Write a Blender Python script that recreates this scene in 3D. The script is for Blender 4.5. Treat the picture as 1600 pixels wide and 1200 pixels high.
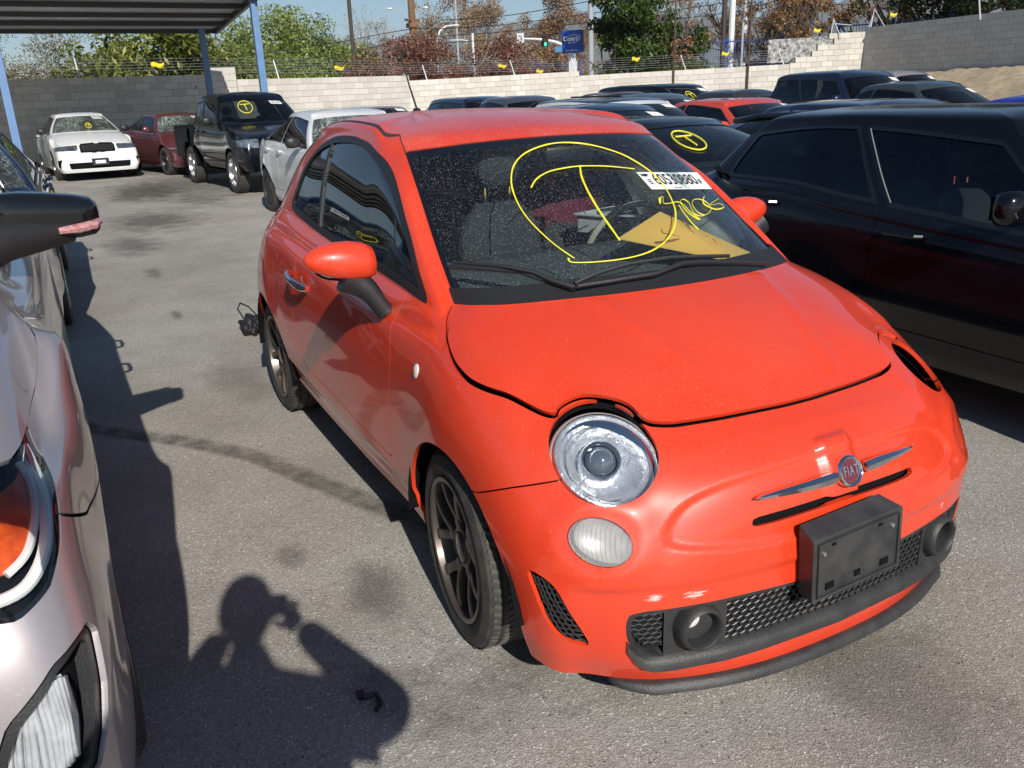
import bpy, bmesh, math, random
import numpy as np
from mathutils import Vector, Matrix, Euler
rnd=random.Random(7)
# ------------------------------------------------------------------ camera, sky, sun, exposure
sc=bpy.context.scene
for o in list(bpy.data.objects): bpy.data.objects.remove(o)
cam=bpy.data.objects.new('camera',bpy.data.cameras.new('camera')); sc.collection.objects.link(cam); sc.camera=cam
CAM=(1.9949,-1.5875,1.5350)
cam.data.sensor_width=36; cam.data.lens=29.31; cam.data.clip_start=.02; cam.data.clip_end=9000
Rx=Vector((.46219499,.88608012,-.03518245)); Ux=Vector((-.27446647,.18066748,.94447203)); Fx=Vector((-.84323422,.42687384,-.32670289))
cam.matrix_world=Matrix(((Rx[0],Ux[0],-Fx[0],CAM[0]),(Rx[1],Ux[1],-Fx[1],CAM[1]),(Rx[2],Ux[2],-Fx[2],CAM[2]),(0,0,0,1)))
SUNV=Vector((.84065,-.12608,.52670)).normalized()       # towards the sun
w=bpy.data.worlds.new('World'); sc.world=w; w.use_nodes=True
wn=w.node_tree; bg=wn.nodes['Background']; sky=wn.nodes.new('ShaderNodeTexSky'); sky.sky_type='NISHITA'; sky.sun_disc=False
el=math.asin(SUNV.z); az=math.atan2(SUNV.x,SUNV.y)
sky.sun_elevation=el; sky.sun_rotation=az; sky.air_density=1.0; sky.dust_density=.3; sky.ozone_density=2.5; sky.altitude=300
wn.links.new(sky.outputs[0],bg.inputs[0]); bg.inputs[1].default_value=.07
sun=bpy.data.objects.new('sun',bpy.data.lights.new('sun','SUN')); sc.collection.objects.link(sun)
sun.data.energy=5.0; sun.data.angle=math.radians(.55); sun.data.color=(1,.955,.88)
sun.rotation_euler=SUNV.to_track_quat('Z','Y').to_euler()
sc.view_settings.view_transform='Standard'; sc.view_settings.look='None'; sc.view_settings.exposure=0.15; sc.view_settings.gamma=1
sc.view_settings.use_curve_mapping=False
sc.render.resolution_x=1024; sc.render.resolution_y=768
try:
    sc.cycles.transparent_max_bounces=24; sc.cycles.max_bounces=8
except Exception: pass
# ---------------------------------------------------------------- smooth body surfaces from a coarse net of measured points
def cr(P, n):
    """Catmull-Rom along axis 0 of P (with phantom ends already in place); returns samples"""
    out=[]
    t=np.arange(n)/n
    sh=(n,)+(1,)*(P.ndim-1)
    t=t.reshape(sh)
    for i in range(1,len(P)-2):
        p0,p1,p2,p3=P[i-1],P[i],P[i+1],P[i+2]
        out.append(.5*((2*p1)+(-p0+p2)*t+(2*p0-5*p1+4*p2-p3)*t*t+(-p0+3*p1-3*p2+p3)*t**3))
    out.append(P[-2][None])
    return np.concatenate(out)
def body_surface(G, nu=12, nv=8, crease=10):
    """G[col][row]=(x,y,z), cols front centre -> rear centre on the y>=0 side"""
    G=np.array(G,float)
    mir=np.array([1,-1,1.])
    Gu=np.concatenate([G[1:2]*mir,G,G[-2:-1]*mir])
    S=cr(Gu,nu)                                   # (NU, rows, 3)
    R=S.transpose(1,0,2)                          # rows first
    lo=R[:crease+1]; hi=R[crease:]
    lo=np.concatenate([(2*lo[0]-lo[1])[None],lo,(2*lo[-1]-lo[-2])[None]])
    hi=np.concatenate([(2*hi[0]-hi[1])[None],hi,(hi[-2]*mir)[None]])
    D=np.concatenate([cr(lo,nv)[:-1],cr(hi,nv)])  # (NV, NU, 3)
    NV,NU=D.shape[:2]
    uu=np.arange(NU)/nu; vv=np.arange(NV)/nv
    H1=D; H2=D[:,::-1]*mir
    F=np.concatenate([H1,H2[:,1:-1]],1)           # closed ring
    U=np.concatenate([uu,uu[::-1][1:-1]])
    n=F.shape[1]
    V=F.reshape(-1,3); A=np.stack(np.broadcast_arrays(U[None,:],vv[:,None]),-1).reshape(-1,2)
    j,i=np.meshgrid(np.arange(NV-1),np.arange(n),indexing='ij')
    a=j*n+i; b=j*n+(i+1)%n; c=(j+1)*n+(i+1)%n; d=(j+1)*n+i
    T=np.concatenate([np.stack([a,b,c],-1).reshape(-1,3),np.stack([a,c,d],-1).reshape(-1,3)])
    return weld(V,A.copy(),T)
def weld(V,A,T,tol=1e-5):
    k=np.round(V/tol).astype(np.int64)
    _,idx,inv=np.unique(k,axis=0,return_index=True,return_inverse=True)
    inv=inv.reshape(-1)
    T=inv[T]; ok=(T[:,0]!=T[:,1])&(T[:,1]!=T[:,2])&(T[:,0]!=T[:,2])
    return V[idx],A[idx],T[ok]
def cut(M, s):
    """split triangle mesh M=(V,A,T) where the vertex field s crosses 0 -> (s<0 part, s>0 part)"""
    V,A,T=M
    if len(T)==0: return M,M
    s=np.where(np.abs(s)<1e-6,1e-6,s)
    p=s[T]>0; c=p.sum(1)
    neg=T[c==0]; pos=T[c==3]
    mx=(c==1)|(c==2)
    if not mx.any(): return compact(V,A,neg),compact(V,A,pos)
    t=T[mx]; q=p[mx]; lone=np.where(c[mx][:,None]==1,q,~q).argmax(1)
    r=np.arange(len(t)); a=t[r,lone]; b=t[r,(lone+1)%3]; d=t[r,(lone+2)%3]
    E=np.concatenate([np.stack([a,b],1),np.stack([a,d],1)]); E.sort(axis=1)
    Eu,inv=np.unique(E,axis=0,return_inverse=True); inv=inv.reshape(-1)
    w=(s[Eu[:,0]]/(s[Eu[:,0]]-s[Eu[:,1]]))[:,None]
    nV=V[Eu[:,0]]*(1-w)+V[Eu[:,1]]*w; nA=A[Eu[:,0]]*(1-w)+A[Eu[:,1]]*w
    V2=np.concatenate([V,nV]); A2=np.concatenate([A,nA])
    ab=inv[:len(t)]+len(V); ad=inv[len(t):]+len(V)
    tip=np.stack([a,ab,ad],1); q1=np.stack([ab,b,d],1); q2=np.stack([ab,d,ad],1)
    ip=q[r,lone]
    pos=np.concatenate([pos,tip[ip],q1[~ip],q2[~ip]]); neg=np.concatenate([neg,tip[~ip],q1[ip],q2[ip]])
    return compact(V2,A2,neg),compact(V2,A2,pos)
def compact(V,A,T):
    if len(T)==0: return V[:0],A[:0],T
    u,inv=np.unique(T,return_inverse=True)
    return V[u],A[u],inv.reshape(-1,3)
def sd(P, poly, closed=True):
    """signed distance of 2D points to a polygon (negative inside)"""
    poly=np.asarray(poly,float); q=np.roll(poly,-1,0)
    best=np.full(len(P),1e9); ins=np.zeros(len(P),bool)
    for a,b in zip(poly,q):
        e=b-a; w=P-a
        t=np.clip((w@e)/(e@e+1e-18),0,1)
        d=w-t[:,None]*e
        best=np.minimum(best,(d*d).sum(1))
        c=((a[1]<=P[:,1])&(b[1]>P[:,1]))|((b[1]<=P[:,1])&(a[1]>P[:,1]))
        with np.errstate(divide='ignore',invalid='ignore'):
            xi=a[0]+(P[:,1]-a[1])*e[0]/(e[1] if e[1] else 1e-18)
        ins^=c&(P[:,0]<xi)
    d=np.sqrt(best); return np.where(ins,-d,d)
def smooth_poly(pts,n=6):
    P=np.array(pts,float); Q=np.concatenate([P[-1:],P,P[:2]])
    return cr(Q,n)[:-1]
def vnormals(V,T):
    fn=np.cross(V[T[:,1]]-V[T[:,0]],V[T[:,2]]-V[T[:,0]])
    N=np.zeros_like(V)
    for k in range(3): np.add.at(N,T[:,k],fn)
    return N/(np.linalg.norm(N,axis=1)[:,None]+1e-12)
def sm(a,b,x):
    t=np.clip((x-a)/(b-a),0,1); return t*t*(3-2*t)
# ------------------------------------------------------------------ materials
MATS={}
def mat(name,color,rough=.5,metal=0.,coat=0.,spec=.5,noise=0.,nscale=8.,bump=0.,bscale=60.,dark=None,emit=0.,ecol=None,detail=6.,coatr=.03,flake=0.,dust=0.,dustcol=(.32,.27,.22),streak=0.):
    if name in MATS: return MATS[name]
    m=bpy.data.materials.new(name); m.use_nodes=True; nt=m.node_tree; b=nt.nodes['Principled BSDF']
    b.inputs['Base Color'].default_value=(*color,1); b.inputs['Roughness'].default_value=rough; b.inputs['Metallic'].default_value=metal
    b.inputs['Coat Weight'].default_value=coat; b.inputs['Coat Roughness'].default_value=coatr; b.inputs['Specular IOR Level'].default_value=spec
    tc=nt.nodes.new('ShaderNodeTexCoord')
    col=None
    def nz(scale,det=6.,rgh=.6,dist=0.):
        n=nt.nodes.new('ShaderNodeTexNoise'); n.inputs['Scale'].default_value=scale; n.inputs['Detail'].default_value=det; n.inputs['Roughness'].default_value=rgh; n.inputs['Distortion'].default_value=dist
        nt.links.new(tc.outputs['Object'],n.inputs['Vector']); return n
    if noise>0:
        n=nz(nscale,detail); r=nt.nodes.new('ShaderNodeValToRGB'); r.color_ramp.elements[0].position=.32; r.color_ramp.elements[1].position=.68
        d=dark if dark else tuple(c*(1-noise) for c in color)
        r.color_ramp.elements[0].color=(*d,1); r.color_ramp.elements[1].color=(*color,1)
        nt.links.new(n.outputs['Fac'],r.inputs['Fac']); col=r.outputs[0]
        nt.links.new(col,b.inputs['Base Color'])
    if dust>0:
        # grime: more on upward faces, in soft patches and fine specks
        n1=nz(3.,5.); n2=nz(210.,1.,.5)
        mr=nt.nodes.new('ShaderNodeMapRange'); mr.inputs[1].default_value=.38; mr.inputs[2].default_value=.75; mr.inputs[3].default_value=0; mr.inputs[4].default_value=dust
        nt.links.new(n1.outputs['Fac'],mr.inputs[0])
        ms=nt.nodes.new('ShaderNodeMapRange'); ms.inputs[1].default_value=.655; ms.inputs[2].default_value=.70; ms.inputs[3].default_value=0; ms.inputs[4].default_value=min(1,dust*3.2)
        nt.links.new(n2.outputs['Fac'],ms.inputs[0])
        ad=nt.nodes.new('ShaderNodeMath'); ad.operation='MAXIMUM'; nt.links.new(mr.outputs[0],ad.inputs[0]); nt.links.new(ms.outputs[0],ad.inputs[1])
        mx=nt.nodes.new('ShaderNodeMix'); mx.data_type='RGBA'; nt.links.new(ad.outputs[0],mx.inputs[0])
        if col: nt.links.new(col,mx.inputs[6])
        else: mx.inputs[6].default_value=(*color,1)
        mx.inputs[7].default_value=(*dustcol,1); nt.links.new(mx.outputs[2],b.inputs['Base Color'])
        mr2=nt.nodes.new('ShaderNodeMapRange'); mr2.inputs[3].default_value=rough; mr2.inputs[4].default_value=min(1,rough+.5); nt.links.new(ad.outputs[0],mr2.inputs[0]); nt.links.new(mr2.outputs[0],b.inputs['Roughness'])
        mr3=nt.nodes.new('ShaderNodeMapRange'); mr3.inputs[3].default_value=coatr; mr3.inputs[4].default_value=coatr+.28; nt.links.new(ad.outputs[0],mr3.inputs[0]); nt.links.new(mr3.outputs[0],b.inputs['Coat Roughness'])
    if bump>0:
        n=nz(bscale,4.); bp=nt.nodes.new('ShaderNodeBump'); bp.inputs['Strength'].default_value=bump; bp.inputs['Distance'].default_value=.01
        nt.links.new(n.outputs['Fac'],bp.inputs['Height']); nt.links.new(bp.outputs[0],b.inputs['Normal'])
    if emit>0:
        b.inputs['Emission Color'].default_value=(*(ecol or color),1); b.inputs['Emission Strength'].default_value=emit
    MATS[name]=m; return m
def glassmat(name,tint=(.6,.66,.65),amount=1.,rough=0.,haze=0.,ior=1.5,specks=0.,refl=(1,1,1)):
    """thin automotive glass: what is behind shows through tinted, the sky mirrors by Fresnel; haze = dried dirt film"""
    if name in MATS: return MATS[name]
    m=bpy.data.materials.new(name); m.use_nodes=True; nt=m.node_tree; nt.nodes.clear()
    out=nt.nodes.new('ShaderNodeOutputMaterial'); t=nt.nodes.new('ShaderNodeBsdfTransparent'); g=nt.nodes.new('ShaderNodeBsdfGlossy'); g.inputs['Roughness'].default_value=rough; g.inputs['Color'].default_value=(*refl,1)
    t.inputs['Color'].default_value=(*tint,1); f=nt.nodes.new('ShaderNodeFresnel'); f.inputs['IOR'].default_value=ior
    mx=nt.nodes.new('ShaderNodeMixShader'); nt.links.new(f.outputs[0],mx.inputs[0]); nt.links.new(t.outputs[0],mx.inputs[1]); nt.links.new(g.outputs[0],mx.inputs[2])
    last=mx
    if haze>0 or specks>0:
        d=nt.nodes.new('ShaderNodeBsdfDiffuse'); d.inputs['Color'].default_value=(.42,.43,.44,1); tc=nt.nodes.new('ShaderNodeTexCoord')
        v=nt.nodes.new('ShaderNodeTexNoise'); v.inputs['Scale'].default_value=300; v.inputs['Detail'].default_value=1; nt.links.new(tc.outputs['Object'],v.inputs[0])
        v2=nt.nodes.new('ShaderNodeTexNoise'); v2.inputs['Scale'].default_value=5; v2.inputs['Detail'].default_value=3; nt.links.new(tc.outputs['Object'],v2.inputs[0])
        a=nt.nodes.new('ShaderNodeMapRange'); a.inputs[1].default_value=.665; a.inputs[2].default_value=.70; a.inputs[3].default_value=0; a.inputs[4].default_value=specks; nt.links.new(v.outputs['Fac'],a.inputs[0])
        b=nt.nodes.new('ShaderNodeMapRange'); b.inputs[1].default_value=.35; b.inputs[2].default_value=.65; b.inputs[3].default_value=haze*.5; b.inputs[4].default_value=haze; nt.links.new(v2.outputs['Fac'],b.inputs[0])
        s=nt.nodes.new('ShaderNodeMath'); s.operation='MAXIMUM'; nt.links.new(a.outputs[0],s.inputs[0]); nt.links.new(b.outputs[0],s.inputs[1])
        m2=nt.nodes.new('ShaderNodeMixShader'); nt.links.new(s.outputs[0],m2.inputs[0]); nt.links.new(mx.outputs[0],m2.inputs[1]); nt.links.new(d.outputs[0],m2.inputs[2]); last=m2
    nt.links.new(last.outputs[0],out.inputs[0]); MATS[name]=m; return m
# ------------------------------------------------------------------ objects
COL=sc.collection
def link(name,me,parent=None):
    o=bpy.data.objects.new(name,me); COL.objects.link(o)
    if parent is not None: o.parent=parent
    return o
def tag(o,label=None,cat=None,group=None,kind=None):
    if label: o['label']=label
    if cat: o['category']=cat
    if group: o['group']=group
    if kind: o['kind']=kind
    return o
def empty(name,loc=(0,0,0),rz=0,label=None,cat=None,group=None):
    o=bpy.data.objects.new(name,None); COL.objects.link(o); o.location=loc; o.rotation_euler=(0,0,rz); o.empty_display_size=.2
    return tag(o,label,cat,group)
def tri_mesh(name,V,T,normals=None,smooth=True,mats=()):
    me=bpy.data.meshes.new(name); V=np.ascontiguousarray(V,np.float32); T=np.ascontiguousarray(T,np.int32)
    me.vertices.add(len(V)); me.vertices.foreach_set('co',V.ravel()); k=T.shape[1] if len(T) else 3
    me.loops.add(T.size); me.loops.foreach_set('vertex_index',T.ravel()); me.polygons.add(len(T))
    me.polygons.foreach_set('loop_start',np.arange(0,T.size,k,dtype=np.int32))
    if smooth: me.polygons.foreach_set('use_smooth',np.ones(len(T),bool))
    me.update(calc_edges=True)
    for m in mats: me.materials.append(m)
    if normals is not None: me.normals_split_custom_set_from_vertices(np.ascontiguousarray(normals,np.float32).tolist())
    return me
def poly_obj(name,V,F,m=None,parent=None,smooth=False,angle=None):
    me=bpy.data.meshes.new(name); me.from_pydata([tuple(v) for v in V],[],[tuple(f) for f in F])
    if m: me.materials.append(m)
    if smooth:
        me.polygons.foreach_set('use_smooth',np.ones(len(me.polygons),bool))
        if angle: me.set_sharp_from_angle(angle=math.radians(angle))
    me.update(); return link(name,me,parent)
class MB:
    """collects simple shapes into ONE mesh"""
    def __init__(s): s.V=[]; s.F=[]
    def add(s,V,F):
        n=len(s.V); s.V+=[tuple(v) for v in V]; s.F+=[tuple(i+n for i in f) for f in F]; return s
    def box(s,c,d,rot=None,bev=0.):
        hx,hy,hz=d[0]/2,d[1]/2,d[2]/2
        if bev<=0:
            V=[(x,y,z) for x in(-hx,hx) for y in(-hy,hy) for z in(-hz,hz)]
            F=[(0,1,3,2),(4,6,7,5),(0,4,5,1),(2,3,7,6),(0,2,6,4),(1,5,7,3)]
        else:
            bm=bmesh.new(); bmesh.ops.create_cube(bm,size=1); bmesh.ops.scale(bm,vec=d,verts=bm.verts)
            bmesh.ops.bevel(bm,geom=bm.edges[:],offset=bev,segments=2,affect='EDGES',profile=.5)
            V=[v.co[:] for v in bm.verts]; bm.verts.index_update(); F=[tuple(v.index for v in f.verts) for f in bm.faces]; bm.free()
        M=rot.to_3x3() if rot is not None else None
        V=[Vector(v) for v in V]
        if M: V=[M@v for v in V]
        return s.add([(v.x+c[0],v.y+c[1],v.z+c[2]) for v in V],F)
    def tube(s,P,r,n=8,caps=True,flat=None):
        P=[Vector(p) for p in P]; rr=r if hasattr(r,'__len__') else [r]*len(P); V=[]; F=[]
        up=Vector((0,0,1)); t0=(P[1]-P[0]).normalized(); a=t0.cross(up if abs(t0.z)<.9 else Vector((1,0,0))).normalized()
        for i,p in enumerate(P):
            t=((P[min(i+1,len(P)-1)]-P[max(i-1,0)])).normalized(); a=(a-t*a.dot(t)).normalized(); b=t.cross(a)
            for k in range(n):
                q=2*math.pi*k/n; V.append(p+(a*math.cos(q)+b*math.sin(q)*(flat or 1))*rr[i])
        for i in range(len(P)-1):
            for k in range(n): F.append((i*n+k,i*n+(k+1)%n,(i+1)*n+(k+1)%n,(i+1)*n+k))
        if caps: F.append(tuple(range(n))[::-1]); F.append(tuple((len(P)-1)*n+k for k in range(n)))
        return s.add(V,F)
    def lathe(s,prof,c,axis,n=32,up=None,sx=1.,sy=1.,closed=False):
        """prof = [(radius, height along axis)]"""
        z=Vector(axis).normalized(); x=(Vector(up) if up else (Vector((0,0,1)) if abs(z.z)<.9 else Vector((1,0,0)))); x=(x-z*x.dot(z)).normalized(); y=z.cross(x); c=Vector(c); V=[]; F=[]
        for r,h in prof:
            for k in range(n):
                q=2*math.pi*k/n; V.append(c+z*h+x*(math.cos(q)*r*sx)+y*(math.sin(q)*r*sy))
        m=len(prof)
        for i in range(m if closed else m-1):
            for k in range(n): F.append((i*n+k,i*n+(k+1)%n,((i+1)%m)*n+(k+1)%n,((i+1)%m)*n+k))
        return s.add(V,F)
    def prism(s,poly,fr,depth):
        """poly 2D; fr = (origin, ex, ey, ez); extruded along ez by depth"""
        o,ex,ey,ez=[Vector(q) for q in fr]; n=len(poly)
        V=[o+ex*p[0]+ey*p[1] for p in poly]+[o+ex*p[0]+ey*p[1]+ez*depth for p in poly]
        F=[tuple(range(n))[::-1],tuple(range(n,2*n))]+[(i,(i+1)%n,(i+1)%n+n,i+n) for i in range(n)]
        return s.add(V,F)
    def build(s,name,m=None,parent=None,smooth=True,angle=35,bevel=0.):
        o=poly_obj(name,s.V,s.F,m,parent,smooth,angle)
        if bevel>0:
            b=o.modifiers.new('bevel','BEVEL'); b.width=bevel; b.segments=2; b.limit_method='ANGLE'
        return o
def text_obj(name,body,size,M,m,parent=None,extrude=.0015,sx=1.,shear=0.,bold=0.,align='CENTER',space=1.):
    cu=bpy.data.curves.new(name,'FONT'); cu.body=body; cu.size=size; cu.extrude=extrude; cu.align_x=align; cu.align_y='CENTER'; cu.shear=shear; cu.offset=bold; cu.space_character=space; cu.resolution_u=3
    tmp=bpy.data.objects.new('t',cu); COL.objects.link(tmp)
    dg=bpy.context.evaluated_depsgraph_get(); me=bpy.data.meshes.new_from_object(tmp.evaluated_get(dg)); bpy.data.objects.remove(tmp)
    me.transform(Matrix.Diagonal((sx,1,1,1))); me.transform(M); me.materials.clear(); me.materials.append(m); return link(name,me,parent)
def frame(o,ex,ey):
    ex=Vector(ex).normalized(); ey=Vector(ey); ey=(ey-ex*ey.dot(ex)).normalized(); ez=ex.cross(ey)
    return Matrix(((ex.x,ey.x,ez.x,o[0]),(ex.y,ey.y,ez.y,o[1]),(ex.z,ey.z,ez.z,o[2]),(0,0,0,1)))
def gz(x): return 0.
def copy_tree(o,parent=None):
    c=o.copy(); COL.objects.link(c)
    if parent is not None: c.parent=parent
    for ch in o.children: copy_tree(ch,c)
    return c
# ---- panels cut from a body surface; mesh tuple M=(V,A,T), A columns u,v,nx,ny,nz
def with_normals(M):
    V,A,T=M; N=vnormals(V,T)
    c=V.mean(0); 
    if ((V-c)*N).sum()<0: T=T[:,::-1].copy(); N=-N
    return V,np.concatenate([A,N],1),T
def panel(name,M,m,parent,thick=.006,lift=0.,disp=None):
    V,A,T=M
    if len(T)==0: return None
    N=A[:,2:5]; N=N/(np.linalg.norm(N,axis=1)[:,None]+1e-9); V=V+N*lift
    if thick>0:
        E=np.concatenate([T[:,[0,1]],T[:,[1,2]],T[:,[2,0]]]); key=np.sort(E,1); _,inv,cnt=np.unique(key,axis=0,return_inverse=True,return_counts=True)
        B=E[cnt[inv.reshape(-1)]==1]; n=len(V); k=len(B)
        V2=np.concatenate([V,V[B[:,0]],V[B[:,1]],V[B[:,1]]-N[B[:,1]]*thick,V[B[:,0]]-N[B[:,0]]*thick])
        i=np.arange(k); T2=np.concatenate([T,np.stack([n+k+i,n+i,n+3*k+i],1),np.stack([n+k+i,n+3*k+i,n+2*k+i],1)])
        e=V[B[:,1]]-V[B[:,0]]; rn=np.cross(e,N[B[:,0]]); rn/=np.linalg.norm(rn,axis=1)[:,None]+1e-9
        N2=np.concatenate([N,rn,rn,rn,rn]); V,T,N=V2,T2,N2
    me=tri_mesh(name,V,T,N,True,[m]); return link(name,me,parent)
def inside(M,f): return cut(M,f(M[0],M[1]))
def halves(M):
    a,b=cut(M,M[0][:,1].copy()); return ((-1,a),(1,b))
def offset(M,d):
    V,A,T=M; return V+A[:,2:5]*d,A,T
def mirror_m(P): return [(x,-y,z) for x,y,z in P]
GAP=.0022
def gap(M,f,g=GAP):
    s=f(M[0],M[1]); a,r=cut(M,s+g); s=f(r[0],r[1]); _,b=cut(r,s-g); return a,b

def wob_tube(b,L,r,n=6,seed=0):
    """marker stroke: its width swells and thins along the way"""
    q=np.random.default_rng(seed); P=cr(np.array([L[0]]+list(L)+[L[-1]],float),3); w=np.convolve(q.uniform(.55,1.25,len(P)+6),np.ones(4)/4,'same')[3:3+len(P)]
    b.tube([Vector(p) for p in P],list(r*w),n,flat=.6)
# ---- net of the small red hatchback, metres, front axle at the origin
FG=[
 # front centre
 [(.700,0,.13),(.712,0,.22),(.716,0,.36),(.708,0,.46),(.690,0,.56),(.655,0,.65),(.585,0,.712),(.505,0,.752),(.375,0,.835),(.215,0,.915),(.050,0,.978),(-.20,0,1.13),(-.45,0,1.27),(-.70,0,1.40),(-.85,0,1.443),(-1.1,0,1.474),(-1.38,0,1.488)],
 [(.685,.25,.13),(.698,.25,.22),(.702,.25,.36),(.694,.25,.46),(.675,.25,.56),(.638,.25,.645),(.570,.24,.705),(.485,.23,.75),(.355,.22,.832),(.195,.215,.912),(.030,.21,.976),(-.22,.20,1.128),(-.465,.19,1.267),(-.71,.18,1.397),(-.86,.175,1.440),(-1.1,.12,1.473),(-1.39,0,1.488)],
 [(.625,.47,.13),(.650,.49,.22),(.655,.50,.36),(.645,.50,.46),(.620,.49,.54),(.580,.48,.62),(.520,.46,.69),(.450,.44,.745),(.325,.42,.828),(.150,.40,.905),(-.030,.39,.970),(-.27,.37,1.122),(-.50,.35,1.261),(-.735,.33,1.390),(-.88,.315,1.435),(-1.12,.20,1.471),(-1.4,0,1.488)],
 [(.520,.635,.14),(.545,.665,.23),(.555,.685,.36),(.545,.69,.45),(.515,.69,.53),(.470,.68,.61),(.41,.655,.685),(.335,.62,.755),(.235,.58,.825),(.080,.55,.90),(-.095,.53,.963),(-.33,.495,1.112),(-.55,.465,1.25),(-.77,.435,1.38),(-.905,.41,1.428),(-1.15,.26,1.469),(-1.42,0,1.488)],
 [(.40,.735,.15),(.40,.760,.24),(.395,.775,.36),(.380,.785,.45),(.350,.787,.53),(.315,.78,.61),(.27,.76,.69),(.215,.72,.77),(.125,.68,.845),(-.03,.65,.905),(-.165,.60,.958),(-.385,.57,1.105),(-.60,.54,1.243),(-.81,.495,1.372),(-.93,.465,1.423),(-1.19,.30,1.467),(-1.44,0,1.488)],
 [(0,.745,.15),(0,.775,.25),(0,.798,.36),(0,.808,.45),(0,.812,.54),(0,.81,.63),(0,.80,.71),(-.01,.775,.79),(-.05,.735,.855),(-.13,.690,.91),(-.245,.635,.952),(-.44,.61,1.095),(-.64,.575,1.235),(-.855,.535,1.362),(-.97,.50,1.42),(-1.24,.32,1.466),(-1.47,0,1.488)],
 [(-.42,.745,.215),(-.42,.775,.29),(-.41,.785,.38),(-.40,.79,.46),(-.40,.792,.54),(-.39,.79,.62),(-.38,.787,.70),(-.37,.778,.78),(-.35,.760,.85),(-.33,.73,.905),(-.295,.695,.948),(-.485,.668,1.09),(-.685,.628,1.228),(-.925,.585,1.332),(-1.03,.53,1.423),(-1.3,.33,1.468),(-1.50,0,1.488)],
 [(-.90,.75,.22),(-.90,.78,.29),(-.90,.795,.38),(-.90,.80,.46),(-.90,.802,.54),(-.90,.802,.62),(-.90,.80,.70),(-.90,.79,.79),(-.90,.775,.865),(-.90,.742,.93),(-.90,.705,.984),(-.95,.678,1.10),(-1.01,.638,1.23),(-1.10,.578,1.384),(-1.15,.53,1.452),(-1.38,.33,1.474),(-1.54,0,1.488)],
 [(-1.50,.76,.24),(-1.50,.785,.30),(-1.50,.80,.38),(-1.50,.803,.46),(-1.50,.805,.54),(-1.50,.805,.63),(-1.50,.803,.72),(-1.50,.795,.81),(-1.50,.78,.89),(-1.49,.745,.96),(-1.48,.705,1.018),(-1.50,.678,1.13),(-1.51,.638,1.26),(-1.50,.575,1.402),(-1.50,.53,1.463),(-1.54,.33,1.480),(-1.58,0,1.488)],
 [(-1.95,.765,.26),(-1.95,.79,.32),(-1.95,.803,.40),(-1.95,.812,.48),(-1.95,.817,.56),(-1.95,.817,.65),(-1.95,.812,.74),(-1.95,.80,.83),(-1.95,.783,.915),(-1.95,.748,.99),(-1.945,.705,1.055),(-1.93,.675,1.155),(-1.90,.632,1.265),(-1.86,.565,1.372),(-1.80,.52,1.445),(-1.70,.33,1.478),(-1.62,0,1.488)],
 [(-2.28,.76,.26),(-2.28,.79,.32),(-2.28,.808,.40),(-2.28,.820,.48),(-2.28,.825,.56),(-2.28,.823,.65),(-2.28,.815,.74),(-2.28,.80,.83),(-2.27,.775,.92),(-2.25,.738,.99),(-2.22,.69,1.055),(-2.18,.645,1.16),(-2.12,.595,1.27),(-2.04,.525,1.372),(-1.96,.475,1.435),(-1.80,.29,1.475),(-1.66,0,1.488)],
 [(-2.64,.71,.26),(-2.66,.735,.32),(-2.67,.75,.40),(-2.67,.758,.48),(-2.67,.762,.56),(-2.66,.758,.65),(-2.65,.745,.74),(-2.62,.725,.82),(-2.58,.695,.90),(-2.54,.655,.97),(-2.49,.61,1.035),(-2.42,.57,1.15),(-2.33,.525,1.27),(-2.21,.46,1.38),(-2.08,.41,1.436),(-1.88,.24,1.474),(-1.69,0,1.487)],
 [(-2.80,.55,.26),(-2.82,.57,.32),(-2.83,.58,.40),(-2.83,.585,.48),(-2.82,.585,.56),(-2.81,.58,.65),(-2.79,.57,.74),(-2.76,.55,.82),(-2.72,.53,.89),(-2.67,.50,.95),(-2.61,.47,1.01),(-2.53,.44,1.14),(-2.42,.40,1.275),(-2.28,.34,1.395),(-2.15,.30,1.44),(-1.93,.18,1.474),(-1.71,0,1.487)],
 [(-2.87,.28,.26),(-2.89,.29,.32),(-2.90,.30,.40),(-2.90,.30,.48),(-2.89,.30,.56),(-2.88,.30,.65),(-2.86,.29,.74),(-2.83,.285,.81),(-2.79,.28,.88),(-2.74,.27,.94),(-2.68,.25,1.0),(-2.59,.235,1.135),(-2.46,.215,1.28),(-2.31,.18,1.405),(-2.18,.16,1.444),(-1.95,.1,1.474),(-1.72,0,1.487)],
 [(-2.88,0,.26),(-2.90,0,.32),(-2.91,0,.40),(-2.91,0,.48),(-2.90,0,.56),(-2.89,0,.65),(-2.87,0,.74),(-2.84,0,.81),(-2.80,0,.88),(-2.75,0,.94),(-2.69,0,1.0),(-2.60,0,1.135),(-2.475,0,1.28),(-2.32,0,1.41),(-2.19,0,1.446),(-1.96,0,1.475),(-1.73,0,1.487)],
]
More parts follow.
